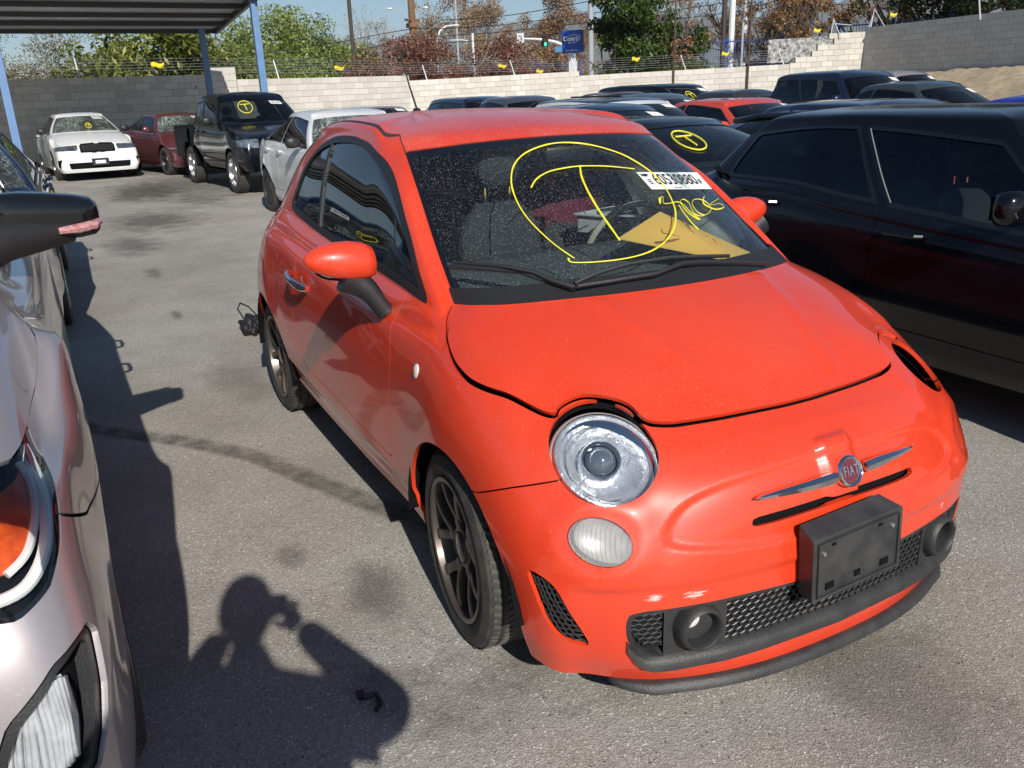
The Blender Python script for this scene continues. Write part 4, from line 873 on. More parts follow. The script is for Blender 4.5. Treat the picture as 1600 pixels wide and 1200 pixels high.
    for k in(3,2,1,0):
        col=[]
        kxr=[0,.04,.13,.34][k]
        for r in range(8):
            x=xr+kxr*(-wb-.35-xr)+[.03,0,0,0,.01,.02,.04,.08][r]*(1 if k<3 else .6); y=ky[k]*w*[.93,.96,.98,.98,.97,.96,.94,.90][r]; z=lerp(zs+.04,zt,rowz[r]); col.append((x,y,z))
        xe,ye,ze=col[7]; ycw=[0,.33,.60,.84][k]*ybelt; xcw=xd+[0,.02,.07,.16][k]; zcw=zd-[0,0,.004,.008][k]
        for f in(.34,.68,1.): col.append((lerp(xe,xcw,f),lerp(ye,ycw,f),lerp(ze,zcw,f)+.012*math.sin(f*3.14)))
        yw=[0,.30,.56,.82][k]*yr; xww=xb+[0,.01,.03,.07][k]; zww=zb-[0,.003,.01,.025][k]
        for f in(1/3,2/3,1.): col.append((lerp(xcw,xww,f),lerp(ycw,yw,f),lerp(zcw,zww,f)+.018*math.sin(f*math.pi)))
        xs=g('xs1',xb+.5); col.append((lerp(xww,xs,.33),yw*.9,lerp(zww,zr,.52))); col.append((lerp(xww,xs,.72),yw*.55,lerp(zww,zr,.88))); col.append((xs+.03*k,0,zr)); G.append(col)
    return G
PAINTS={}
def paint(name,c,metal=.0,rough=.32,dust=.10,dc=(.34,.31,.28),coatr=.03): return mat(name,c,rough=rough,metal=metal,coat=1.,coatr=coatr,dust=dust,dustcol=dc)
GLB=glassmat('clear_windshield_glass',(.42,.48,.49),haze=.008)
GLX=glassmat('shattered_glass',(.30,.48,.42),haze=.10,specks=.3,rough=.1)
def crackle(m):
    nt=m.node_tree; N=nt.nodes.new; L=nt.links.new; out=[n for n in nt.nodes if n.type=='OUTPUT_MATERIAL'][0]; src=out.inputs[0].links[0].from_socket; tc=N('ShaderNodeTexCoord')
    v=N('ShaderNodeTexVoronoi'); v.feature='DISTANCE_TO_EDGE'; v.inputs['Scale'].default_value=13; nz=N('ShaderNodeTexNoise'); nz.inputs['Scale'].default_value=5; nz.inputs['Detail'].default_value=6; L(tc.outputs['Object'],nz.inputs[0]); av=N('ShaderNodeVectorMath'); av.operation='MULTIPLY_ADD'; L(nz.outputs['Color'],av.inputs[0]); av.inputs[1].default_value=(.5,.5,.5); L(tc.outputs['Object'],av.inputs[2]); L(av.outputs[0],v.inputs['Vector'])
    a=N('ShaderNodeMapRange'); a.inputs[1].default_value=.0; a.inputs[2].default_value=.07; a.inputs[3].default_value=.85; a.inputs[4].default_value=0; L(v.outputs['Distance'],a.inputs[0])
    n2=N('ShaderNodeTexNoise'); n2.inputs['Scale'].default_value=2.2; n2.inputs['Detail'].default_value=3; L(tc.outputs['Object'],n2.inputs[0]); b=N('ShaderNodeMapRange'); b.inputs[1].default_value=.40; b.inputs[2].default_value=.62; L(n2.outputs['Fac'],b.inputs[0]); g=N('ShaderNodeMath'); g.operation='MULTIPLY'; L(a.outputs[0],g.inputs[0]); L(b.outputs[0],g.inputs[1])
    d=N('ShaderNodeBsdfDiffuse'); d.inputs[0].default_value=(.55,.68,.62,1); x=N('ShaderNodeMixShader'); L(g.outputs[0],x.inputs[0]); L(src,x.inputs[1]); L(d.outputs[0],x.inputs[2]); L(x.outputs[0],out.inputs[0])
crackle(GLX)
ALLOY=mat('silver_alloy',(.52,.52,.53),rough=.3,metal=.9); DALLOY=mat('dark_alloy',(.09,.09,.09),rough=.35,metal=.8)
LAMPM=mat('clear_lamp_unit',(.62,.66,.70),rough=.12,metal=.75,coat=1.,noise=.6,nscale=22,dark=(.12,.13,.14))
REDL=mat('red_lamp',(.45,.01,.01),rough=.15,coat=1.)
SEATB=mat('dark_seat_fabric',(.03,.03,.032),rough=.9); SEATG=mat('light_seat_fabric',(.13,.14,.135),rough=.85)
LOWP=mat('grey_lower_plastic',(.045,.045,.047),rough=.6)
def car(name,loc,yaw,p,body,label,group=None,cat='car',glass=None,wsglass=None,rimm=None,rims='bar',detail=2,nu=6,nv=4,seats=SEATB,handles=None,mirror=None,wins=((6.12,7.93),(8.07,9.85)),lower=None,marks=None,sticker=True,zsc=1.,lamp=True,wtrim=None,scut=None,grille=True,R=.33,fogl=True,rails=None,hoodmat=None,wheelskip=()):
    E=empty(name,(loc[0],loc[1],loc[2] if len(loc)>2 else gz(loc[0])),yaw,label,cat,group)
    G=gen_net(p); S=with_normals(body_surface(G,nu=nu,nv=nv)); V,A,T=S
    # style hook: shoulder crease
    side=(A[:,0]>5.)&(A[:,0]<10.6)&(A[:,1]<10); dv=np.where(side,-.010*np.exp(-((A[:,1]-8.5)/.4)**2),0)-np.where(side,.012*np.exp(-((A[:,1]-2.2)/.8)**2),0)
    V=V+A[:,2:5]*dv[:,None]; A=A.copy(); A[:,2:5]=vnormals(V,T); S=(V,A,T); V0=V
    wb=p['wb']; glass=glass or GLS; wsg=wsglass or GLB
    for cx in(0,-wb): _,S=inside(S,lambda V,A,cx=cx: np.maximum(arch_field(cx,R,R+p.get('arch',.055))(V,A),(A[:,1]-9.)*.1))
    LO,UP=cut(S,S[1][:,1]-10.0); SH=LO
    # glass
    g,UP=inside(UP,lambda V,A: np.maximum(np.maximum((A[:,0]-4.85)*.12,(10.12-A[:,1])*.15),(A[:,1]-12.85)*.15)); wso=panel('windshield',offset(g,-.006),wsg,E,0)
    g,UP=inside(UP,lambda V,A: np.maximum(np.maximum((11.35-A[:,0])*.12,(10.2-A[:,1])*.15),(A[:,1]-12.8)*.15)); panel('rear_window',offset(g,-.006),glass,E,0)
    for (ua,ub) in wins:
        g,UP=inside(UP,lambda V,A: np.maximum(np.maximum((ua-.05-A[:,0])*.4,(A[:,0]-ub-.05)*.4),np.maximum((10.10-A[:,1])*.12,(A[:,1]-12.86)*.12)))
        for sd_,M in halves(g):
            i,o=inside(M,lambda V,A: np.maximum(np.maximum((ua+.01-A[:,0])*.4,(A[:,0]-ub+.01)*.4),np.maximum((10.28-A[:,1])*.12,(A[:,1]-12.70)*.12)))
            panel('side_window',offset(i,-.006),glass,E,0); panel('window_frame',o,wtrim or BLK,E,0)
    if p.get('seal'):
        for sd_ in(-1,1):
            for u,r_,m_ in p['seal']:
                q=[]
                for v in np.linspace(10.25,12.75,9):
                    j=np.argsort((A[:,0]-u)**2*9+(A[:,1]-v)**2+np.where(V0[:,1]*sd_<0,99,0))[:3]; q.append(V0[j].mean(0)+A[j,2:5].mean(0)*.003)
                q=np.array(q); q[1:-1]=(q[:-2]+q[1:-1]*2+q[2:])/4; b=MB(); b.tube(list(q),r_,6); b.build('seal_highlight',m_,E)  # pale tube puts the window-edge highlight line into a seal strip
    # seams
    if detail>1:
        for u in p.get('seams',(6.05,8.0,9.75)):
            d,LO=inside(LO,lambda V,A,u=u: np.maximum(np.abs(A[:,0]-u)*.5-(.004 if nu<9 else .0022),(2.0-A[:,1])*.1))
        d,LO=inside(LO,lambda V,A: np.maximum(np.abs(A[:,1]-2.0)*.09-.003,np.maximum(6.05-A[:,0],A[:,0]-9.75)))
    hood,LO=gap(LO,p.get('hoodf') or (lambda V,A: np.maximum(np.maximum(A[:,0]-p.get('hu',4.25),7.05-A[:,1])*.1,-1+0*A[:,0])),.003)
    lampo=None
    if lamp:
        l0,l1,v0,v1=p.get('lamp',(2.15,4.15,5.75,6.92))
        L_,LO=inside(LO,lambda V,A: np.maximum(np.maximum((l0-A[:,0]),(A[:,0]-l1))*.15,np.maximum(v0+.25*(A[:,0]-l0)*p.get('lrise',.6)-A[:,1],A[:,1]-v1)*.08))
        for s_,M in halves(L_):
            lo_=panel('headlight',offset(M,.001),p.get('lampmat',LAMPM),E,0)
            if detail>1 and lo_:
                c=M[0].mean(0) if len(M[0]) else None
        L_,LO=inside(LO,lambda V,A: np.maximum(np.maximum((10.9-A[:,0]),(A[:,0]-13.2))*.15,np.maximum(5.2-A[:,1],A[:,1]-6.9)*.08))
        for s_,M in halves(L_): panel('tail_light',offset(M,.001),REDL,E,0)
    if grille:
        g0=p.get('grille',(1.9,4.6,6.6)); L_,LO=inside(LO,lambda V,A: np.maximum((A[:,0]-g0[0])*.15,np.maximum(g0[1]-A[:,1],A[:,1]-g0[2])*.08)); gr=panel('grille',offset(L_,-.02),DARK,E,0)
        b=MB(); 
        for v in np.linspace(g0[1]+.15,g0[2]-.15,p.get('gbars',5)):
            P=[]
            for u in np.linspace(-g0[0]+.1,g0[0]-.1,15):
                j=np.argmin((SH[1][:,0]-abs(u))**2*4+(SH[1][:,1]-v)**2+np.where(SH[0][:,1]*np.sign(u if u else 1)<-.01,9,0)); P.append(SH[0][j]-SH[1][j,2:5]*.012)
            b.tube(P,.008,6)
        b.build('grille_bars',p.get('gmat',GM),gr if gr else E)
        g1=p.get('intake',(2.2,.9,2.5)); L_,LO=inside(LO,lambda V,A: np.maximum((A[:,0]-g1[0])*.15,np.maximum(g1[1]-A[:,1],A[:,1]-g1[2])*.08)); panel('lower_intake',offset(L_,-.03),DARK,E,0)
    panel('hood',hood,hoodmat or body,E,.01)
    if lower:
        lw,LO=cut(LO,LO[1][:,1]-p.get('vlow',1.6)); panel('lower_cladding',lw,lower,E,.01)
    if p.get('precut'): LO=p['precut'](E,LO)
    ft,mid=gap(LO,p.get('bumpf') or (lambda V,A:A[:,0]-4.45),.0022 if detail>2 else .0005)
    panel('front_bumper',ft,body,E,.01)
    if detail>1:
        for s_,M in halves(mid):
            fd,r=cut(M,M[1][:,0]-6.05); panel('fender',fd,body,E,.01)
            dr,r=cut(r,np.maximum(r[1][:,0]-p.get('seams',(6.05,8.0,9.75))[1],2.0-r[1][:,1])); panel('door',dr,body,E,.01)
            dr,r=cut(r,np.maximum(r[1][:,0]-9.75,2.0-r[1][:,1])); panel('door',dr,body,E,.01)
            panel('rear_quarter',r,body,E,.01)
    else: panel('body_side',mid,body,E,0)
    rf,sf=cut(UP,13.55-UP[1][:,1]); panel('roof',rf,p.get('roofmat',body),E,.01); panel('pillar_frame',sf,p.get('pillmat',body),E,.01)
    SH=cut(SH,SH[1][:,1]-9.9)[0]; panel('light_block_shell',offset(SH,-.035),DARK,E,0)  # black shell added inside the body to block light
    xc,zc=p['cowl']; w_=p['w']
    fl=MB(); fl.box(((xc-.3-wb-.3)/2,0,.36),(wb+.9,w_*1.7,.02)); fl.build('floor_pan',DARK,E,smooth=False)
    dsh=MB(); dsh.box((xc-.48,0,zc-.10),(.52,w_*1.55,.14),rot=Matrix.Rotation(.08,3,'Y'),bev=.04); dsh.build('dashboard',DASH,E)
    b0=p['belt'][0]; zr_=p['zroof']
    for sy in(-1,1):
        for sx in (p.get('xseat',xc-1.15),)+((p.get('xseat',xc-1.15)-.85,) if detail>1 else ()):
            front=sx>xc-1.5; rf_=zr_-.13; seat(E,sx,sy*.36,b0-.42,.22,.2,min(rf_-.16,b0+(.15 if front else .06)),min(rf_-.09,b0+.28) if front else None,seats,.10)
    if detail>1:
        b=MB(); b.lathe([(.17+.014*math.cos(a),.014*math.sin(a)) for a in np.linspace(0,2*math.pi,7)],(xc-.72,.36,b0+.02),(-.9,0,.42),24); b.build('steering_wheel',BLK,E)
    for i,(cx,sy) in enumerate(((0,-1),(0,1),(-wb,-1),(-wb,1))):
        liner(E,cx,R,R+.06,sy*(w_*.985),sy*(w_-.33))
        if i not in wheelskip: wheel(E,cx,sy*(w_-.115),sy,R=R,rim=R*.66,wd=.215,style=rims,rimmat=rimm or ALLOY,low=detail<3,spokes=p.get('spokes',5))
    if detail>0 and not p.get('nomirror'):
        for sy in(-1,1):
            mx,mz=p.get('mir',(xc-.62,b0+.07)); yb_=p.get('ybelt',.86*w_/.9)
            b=MB(); V=[];F=[]; n=14
            st=[(0,.02),(.02,.062),(.10,.075),(.17,.068),(.195,.03)]
            for t,r in st:
                for k in range(n):
                    a=2*math.pi*k/n; c_,s_=math.cos(a),math.sin(a); c_=math.copysign(abs(c_)**.7,c_); s_=math.copysign(abs(s_)**.7,s_)
                    V.append((mx+c_*r*.75,sy*(yb_+.03+t),mz+.02+s_*r))
            for i in range(len(st)-1):
                for k in range(n): F.append((i*n+k,i*n+(k+1)%n,(i+1)*n+(k+1)%n,(i+1)*n+k))
            F+=[tuple(range(n)),tuple(range(n*(len(st)-1),n*len(st)))]
            ms=poly_obj('mirror',V,F,mirror or body,E,True,60)
            b.add([(mx-.056,sy*(yb_+.06),mz-.03),(mx-.056,sy*(yb_+.20),mz-.03),(mx-.056,sy*(yb_+.20),mz+.07),(mx-.056,sy*(yb_+.06),mz+.07)],[(0,1,2,3)]); b.build('mirror_glass',CHR,ms)
            b=MB(); b.tube([(mx,sy*(yb_-.03),mz-.03),(mx,sy*(yb_+.06),mz-.01)],.022,8); b.build('mirror_arm',BLK,ms)
    if detail>1:
        hv=7.9; M=S
        for u in p.get('hu2',(7.75,9.35)):
            for sy in(-1,1):
                j=np.argmin((A[:,0]-u)**2*9+(A[:,1]-hv)**2+np.where(V0[:,1]*sy<0,99,0)); q=Vector(V0[j]); b=MB()
                b.tube([q+Vector((.10,sy*.004,0)),q+Vector((.085,sy*.035,.002)),q+Vector((0,sy*.04,.004)),q+Vector((-.085,sy*.035,.002)),q+Vector((-.10,sy*.004,0))],.013,8); b.build('door_handle',handles or body,E)
    if rails:
        for sy in(-1,1):
            b=MB(); zt=p['zroof']-.085; b.tube([(p['wtop'][0]-.35,sy*p.get('yrail',.6)*.93,zt-.03),(p['wtop'][0]-.45,sy*p.get('yrail',.6)*.93,zt+.05),(p['btop'][0]+.3,sy*p.get('yrail',.6)*.93,zt+.05),(p['btop'][0]+.2,sy*p.get('yrail',.6)*.93,zt-.03)],.018,8); b.build('roof_rail',rails,E)
    # marker circle with T and sale sticker on the glass
    def on_ws(s,t):
        """s across (-1 right .. 1 left), t up 0..1 on the windscreen"""
        xt,zt=p['wtop']; yb2=.93*ybw; yt=.90*yrw; f=t; y=s*lerp(yb2,yt,f); k=abs(s)
        xx=lerp(xc-.24*k**1.6,xt-.11*k**1.6,f); zz=lerp(zc-.02*k**1.6,zt-.034*k**1.6,f)+.018*math.sin(f*math.pi)
        return Vector((xx,y,zz))+nw*.018
    ybw=p.get('ybelt',.86*w_/.9); yrw=p.get('yrail',.60*w_/.9); dd=Vector((p['wtop'][0]-xc,0,p['wtop'][1]-zc)).normalized(); nw=Vector((dd.z,0,-dd.x)).normalized()
    if marks:
        s0,t0,sc_=marks; sc_*=.55; c=[on_ws(s0+sc_*.30*math.cos(a),t0+sc_*.42*math.sin(a)) for a in np.linspace(0,2*math.pi,19)]
        b=MB(); b.tube(c,.007 if detail<3 else .004,5); 
        b.build('marker_circle',YEL,E)
        b=MB(); b.tube([on_ws(s0-sc_*.2,t0+sc_*.16),on_ws(s0+sc_*.2,t0+sc_*.16)],.007,5); b.tube([on_ws(s0,t0+sc_*.16),on_ws(s0+.02,t0-sc_*.24)],.007,5); b.build('marker_letter',YEL,E)
    if sticker:
        a_,b_,c_,d_=[on_ws(*q) for q in((.42,.86),(.80,.86),(.82,.72),(.44,.72))]
        st=poly_obj('windshield_sticker',[a_,b_,c_,d_]+[q-nw*.003 for q in(a_,b_,c_,d_)],[(0,1,2,3),(7,6,5,4),(0,4,5,1),(1,5,6,2),(2,6,7,3),(3,7,4,0)],WHT,E)
        E1=(b_-a_).normalized(); E2=(a_-d_).normalized(); cc_=(a_+b_+c_+d_)/4+nw*.002
        if detail>1: text_obj('lot_number','60531640',.085,Matrix(((E1.x,E2.x,nw.x,cc_.x),(E1.y,E2.y,nw.y,cc_.y),(E1.z,E2.z,nw.z,cc_.z),(0,0,0,1))),INK,st,extrude=.0004,sx=.55,bold=.001)
    E['_']=0; del E['_']
    E_info[E.name]=(on_ws,p)
    return E
def V_(S): return S[0]
E_info={}
def sedan(**k):
    d=dict(w=.90,xf=.92,xr=-3.72,wb=2.72,zs=.20,znose=.74,cowl=(-.18,1.00),wtop=(-.98,1.38),zroof=1.445,btop=(-2.35,1.36),bbase=(-3.02,1.06),ztail=1.02,belt=(.97,1.03),xcor=.45,xs0=-1.35,xs1=-1.95,yrail=.56,ybelt=.80,xq=-2.95,xcp=-2.15,nose=[-.03,0,0,-.01,-.02,-.04,-.09,None],xhood=.72); d.update(k); return d
def hatch(**k):
    d=dict(w=.865,xf=.80,xr=-3.20,wb=2.50,zs=.22,znose=.76,cowl=(.0,1.03),wtop=(-.88,1.40),zroof=1.475,btop=(-2.78,1.38),bbase=(-3.05,1.06),ztail=.98,belt=(.93,1.05),xs0=-1.3,xs1=-2.1,yrail=.56,ybelt=.77,xq=-2.72,xcp=-2.2,xhood=.60); d.update(k); return d
def suv(**k):
    d=dict(w=.93,xf=.92,xr=-3.75,wb=2.78,zs=.30,znose=.98,cowl=(-.16,1.16),wtop=(-.95,1.60),zroof=1.70,btop=(-3.25,1.60),bbase=(-3.6,1.20),ztail=1.10,belt=(1.10,1.16),xs0=-1.4,xs1=-2.6,yrail=.62,ybelt=.83,xq=-3.05,xcp=-2.6,xhood=.72,square=.7); d.update(k); return d
# ------------------------------------------------------------------ the other vehicles of the lot
P_BLK=mat('black_car_paint',(.003,.0035,.006),rough=.16,coat=.35,coatr=.03,spec=.32,dust=.008,dustcol=(.12,.11,.10)); P_NAVY=paint('navy_car_paint',(.006,.010,.030),rough=.22,dust=.03,dc=(.16,.15,.14))
P_WHT=paint('white_car_paint',(.74,.75,.75),rough=.35); P_SLV=paint('silver_pink_reflection_paint',(.36,.325,.34),metal=.4,rough=.34,dust=.10,coatr=.04); P_GRY=paint('grey_car_paint',(.10,.11,.125),metal=.6)  # silver carries the red car's pinkish reflection in its base colour
P_MRN=paint('maroon_car_paint',(.10,.008,.015),metal=.2); P_RED=paint('tomato_car_paint',(.62,.045,.02)); P_BLU=paint('royal_blue_car_paint',(.01,.03,.35)); P_TEAL=paint('slate_car_paint',(.045,.07,.085),metal=.5); P_DRK=paint('charcoal_car_paint',(.03,.033,.04),metal=.4)
G1='cars parked in the row behind the red hatchback'
# close on the left: silver crossover, its nose beside the camera
def uvf(poly): 
    P_=np.array(poly,float)*np.array([.15,.08]); return lambda V,A: sd(A[:,:2]*np.array([.15,.08]),P_)
def hoodfn(V,A):
    ub=np.interp(A[:,1],[7.0,7.1,7.36,7.48,7.76,8.5,9.3,10],[2.2,3.0,3.56,4.2,4.75,5.25,5.2,5.0]); return np.maximum((A[:,0]-ub)*.1,(7.02-A[:,1])*.08)
def bumpfn(V,A): return np.maximum((A[:,1]-np.interp(A[:,0],[0,3.0,3.17,3.74,4.6],[7.2,7.0,5.97,5.18,4.4]))*.08,(A[:,0]-4.75)*.15)
LAMPUV=[(2.46,5.20),(2.8,5.40),(3.03,5.69),(3.24,6.08),(3.66,6.8),(3.50,7.30),(2.95,7.22),(2.4,6.95),(1.95,6.6),(1.80,6.0),(1.95,5.35)]
FOGUV=[(2.20,3.95),(2.6,4.53),(2.85,4.66),(3.03,4.71),(3.12,4.45),(3.06,3.67),(2.96,3.13),(2.80,2.75),(2.3,2.5),(1.95,2.9)]
def spath(S_,path,sy,off):
    V,A=S_[0],S_[1]; out=[]
    for u,v in path:
        j=np.argsort(((A[:,0]-u)*.15)**2+((A[:,1]-v)*.08)**2+np.where(V[:,1]*sy<0,9,0))[:4]; wgt=1/(((A[j,0]-u)*.15)**2+((A[j,1]-v)*.08)**2+1e-5); wgt/=wgt.sum(); out.append((V[j]*wgt[:,None]).sum(0)+(A[j,2:5]*wgt[:,None]).sum(0)*off)
    out=np.array(out)
    for _ in range(3 if len(out)>8 else 0): out[1:-1]=(out[:-2]+2*out[1:-1]+out[2:])/4
    return list(out)
def suv_front(E,LO):
    L_,LO2=inside(LO,uvf(LAMPUV)); DRL=mat('led_strip_white',(.80,.79,.77),rough=.25,coat=1.)
    for sy,M in halves(L_):
        hl=panel('headlight',offset(M,-.050),mat('lamp_inner_grey',(.62,.60,.61),rough=.35,metal=.4,noise=.4,nscale=30,dark=(.34,.28,.28)),E,0); panel('headlight_lens',offset(M,-.002),GLL,hl,0)
        rim=cut(M,uvf(LAMPUV)(M[0],M[1])+.005)[1]; panel('lamp_rim',offset(rim,-.004),BLKG,hl,.02)
        path=cr(np.array([(3.35,7.15)]*2+[(3.42,6.95),(3.24,6.5),(3.08,6.12),(2.92,5.78),(2.68,5.56),(2.45,5.47),(2.15,5.5),(2.0,5.6)]+[(2.0,5.6)],float),4); b=MB(); b.tube(spath(M,path,sy,-.012),.0105,10); b.build('light_strip',DRL,hl)
        path=cr(np.array([(3.15,7.05)]*2+[(3.24,6.85),(3.05,6.45),(2.9,6.15),(2.76,5.92),(2.5,5.75)]+[(2.3,5.7)],float),4); b=MB(); b.tube(spath(M,path,sy,-.016),.007,8); b.build('light_strip',DRL,hl)
        am,_=inside(M,uvf([(3.22,7.0),(3.02,6.40),(2.85,6.04),(2.52,5.78),(2.1,5.75),(2.0,6.3),(2.4,6.8)])); am_=panel('amber_reflector',offset(am,-.022),mat('amber_reflector_plastic',(.85,.15,.015),rough=.25,coat=1.,noise=.6,nscale=24,dark=(.40,.03,.01)),hl,.01)
        b=MB()
        for k in range(5):
            pth=[(2.15+.17*k,6.85-.0*k),(2.2+.17*k,6.35),(2.25+.16*k,5.95)]; b.tube(spath(M,pth,sy,-.030),.005,5)
        b.build('reflector_ribs',CHR,hl)
    L_,LO2=inside(LO2,uvf(FOGUV))
    for sy,M in halves(L_):
        fb=panel('fog_lamp_recess',offset(M,-.070),BLK,E,0); panel('recess_wall',offset(M,-.001),BLKG,fb,.07) if False else None
        rim=cut(M,uvf(FOGUV)(M[0],M[1])+.013)[1]; panel('recess_rim',offset(rim,-.012),BLK,fb,.055)
        ln,_=inside(M,uvf([(2.0,4.0),(2.55,4.30),(2.74,4.30),(2.80,3.9),(2.78,3.4),(2.70,3.0),(2.2,2.7),(2.0,2.9)])); panel('fog_lamp',offset(ln,-.030),mat('ribbed_lamp',(.66,.68,.70),rough=.2,metal=.35,noise=.3,nscale=30),fb,.01)
        b=MB()
        for k in range(15):
            u=2.02+.052*k; b.tube(spath(ln,[(u,4.25),(u+.01,3.6),(u-.02,2.9)],sy,-.026),.0048,6)
        b.build('fog_lens_ribs',mat('ribbed_lamp',(.5,.5,.5)),fb); panel('fog_lens',offset(ln,-.020),GLL,fb,0)
    return LO2
p=suv(w=.945,xf=.90,xr=-3.7,wb=2.76,znose=1.02,zs=.27,cowl=(-.30,1.16),wtop=(-1.15,1.60),xhood=.60,grille=(1.5,4.0,6.6),intake=(1.5,1.2,2.6),mir=(-.74,1.24),belt=(1.10,1.16),xcor=.36,nose=[-.04,.0,.0,-.01,-.03,-.07,-.14,None],vlow=1.5,hoodf=hoodfn,bumpf=bumpfn,precut=suv_front,nomirror=True)
SV=car('silver_crossover',(-.06,-2.605,0),math.radians(1.6),p,P_SLV,'silver crossover with painted-in pink reflection, black mirror and amber headlamp, left edge nearest the camera',mirror=BLK,detail=3,nu=16,nv=10,lower=LOWP,sticker=False,R=.36,rims='bar',lamp=False)
for sy in(1,-1):
    n=22; V=[];F=[]; V2=[];F2=[]
    st=[(.790,.030,.028),(.800,.055,.050),(.83,.072,.066),(.90,.080,.072),(.97,.078,.070),(1.045,.074,.064),(1.085,.066,.056),(1.10,.050,.042),(1.106,.024,.02)]
    def ring(t,rx,rz,a,up):
        c_,s_=math.cos(a),math.sin(a); c_=math.copysign(abs(c_)**.62,c_); s_=math.copysign(abs(s_)**.62,s_); lean=(t-.79)*-.10
        return (-.745+c_*rx*(.9 if c_>0 else .45)-(t-.79)*.28,sy*t,1.262+s_*rz+lean)
    for (lo_,hi_,m_,nm) in((-.12,math.pi+.12,BLKG,'mirror_cap'),(math.pi+.12,2*math.pi-.12,BLK,'mirror_base')):
        V=[];F=[]
        for t,rx,rz in st:
            for k in range(n+1): V.append(ring(t,rx,rz,lo_+(hi_-lo_)*k/n,0))
        for i in range(len(st)-1):
            for k in range(n): F.append((i*(n+1)+k,i*(n+1)+k+1,(i+1)*(n+1)+k+1,(i+1)*(n+1)+k))
        F.append(tuple((len(st)-1)*(n+1)+k for k in range(n+1))); F.append(tuple(range(n+1))[::-1])
        mb_=poly_obj(nm,V,F,m_,SV,True,60)
    b=MB(); b.tube([(-.66,sy*.76,1.165),(-.70,sy*.84,1.195),(-.745,sy*.93,1.20),(-.78,sy*1.02,1.20)],[.05,.046,.040,.028],12,flat=1.3); b.build('mirror_arm',BLK,mb_)
    b=MB(); b.tube([(-.725,sy*.985,1.205),(-.735,sy*1.04,1.207),(-.755,sy*1.085,1.212),(-.79,sy*1.10,1.218)],[.010,.014,.014,.010],8); b.build('turn_signal',mat('pink_clear_lens',(.62,.36,.36),rough=.15,coat=1.,noise=.6,nscale=60,dark=(.35,.12,.12)),mb_)
    b=MB(); b.add([(-.80,sy*.81,1.21),(-.87,sy*1.04,1.19),(-.87,sy*1.04,1.30),(-.80,sy*.81,1.32)],[(0,1,2,3)]); b.build('mirror_glass',CHR,mb_)
def bmw_vents(E,LO):
    v_,LO=inside(LO,uvf([(2.45,3.3),(3.25,3.0),(3.35,1.3),(2.9,1.3)])); panel('side_intake',offset(v_,-.03),DARK,E,0)
    b=MB(); b.box((.955,0,.42),(.03,.36,.16)); pb=b.build('plate_holder',BLK,E,smooth=False); b=MB(); b.box((.972,0,.42),(.006,.22,.07)); b.build('plate_card',WHT,pb,smooth=False)
    b=MB()
    for sy in(-1,1): b.tube([Vector(p_) for p_ in spath(LO,[(.12*1,6.7),(.95,6.75),(1.05,6.2),(.95,5.2),(.3,4.95),(.12,5.3)],sy,.004)],.012,5)
    b.build('grille_surround',BLKG,E); return LO
p=hatch(xf=.84,xr=-3.03,wb=2.49,w=.865,zroof=1.408,wtop=(-.80,1.335),cowl=(.02,1.0),mir=(-.70,1.0),seams=(6.05,7.5,9.75),hu2=(7.2,9.3),xs0=-1.1,seal=[(7.40,.0035,mat('pale_seal_highlight',(.22,.23,.23),rough=.5))],belt=(.865,1.02),btop=(-2.66,1.325),bbase=(-2.92,1.06),R=.30)
HB=car('black_hatchback',(.54,2.765,0),0,p,P_BLK,'shiny black five-door hatchback parked closest on the right, showing its side windows',detail=3,nu=16,nv=10,R=.305,sticker=False,wtrim=BLKG,glass=glassmat('hatch_side_glass',(.74,.80,.84),ior=1.6,refl=(.85,.92,1)),wins=((6.12,7.40),(7.60,9.75)))
p=sedan(w=.88,xf=.85,wb=2.6,xr=-3.3,zroof=1.46,wtop=(-.95,1.40),nomirror=True)
car('blue_sedan',(-5.15,-2.62,0),0,p,P_NAVY,'dark blue sedan with shattered windscreen behind the silver crossover',wsglass=GLX,mirror=BLK,marks=(.25,.3,.6),detail=2,nu=8)
car('white_sports_sedan',(-21.2,-.95,0),math.radians(6),sedan(wb=2.85,xr=-3.85,lampmat=mat('dark_lamp_unit',(.16,.18,.22),rough=.1,metal=.4,coat=1.,noise=.8,nscale=9,dark=(.015,.02,.03)),lamp=(1.2,3.5,5.2,6.6),lrise=.15,grille=(1.05,4.7,6.75),intake=(1.9,1.0,2.4),gbars=7,precut=bmw_vents,znose=.86,square=.6,zroof=1.52,wtop=(-.98,1.455),cowl=(-.18,1.07),belt=(1.02,1.08),btop=(-2.35,1.43),bbase=(-3.02,1.12)),P_WHT,'white sedan facing forward with wide kidney grille and shattered windscreen under the carport',wsglass=GLX,marks=(.1,.3,.6),mirror=BLK,rimm=DALLOY)
car('maroon_sedan',(-20.6,1.42,0),math.radians(13),sedan(wb=2.7,lamp=(1.7,3.9,5.3,6.4)),P_MRN,'dark red sedan with torn side and cracked windscreen by the block wall',wsglass=GLX,rimm=DALLOY,marks=None)
car('white_sedan',(-8.5,2.02,0),math.radians(2),sedan(w=.89,wb=2.65,zroof=1.45,xr=-3.55),P_WHT,'white sedan with scratched doors and shattered windscreen just behind the red hatchback',wsglass=GLX,mirror=BLK,rims='disc',rimm=mat('black_steel_wheel',(.02,.02,.02),rough=.5),detail=2,nu=8)
car('silver_wagon',(-15.2,4.69,0),0,hatch(zroof=1.42,xr=-3.5),P_SLV,'silver hatchback with only its roof showing beyond the white sedan',group=None,detail=1)
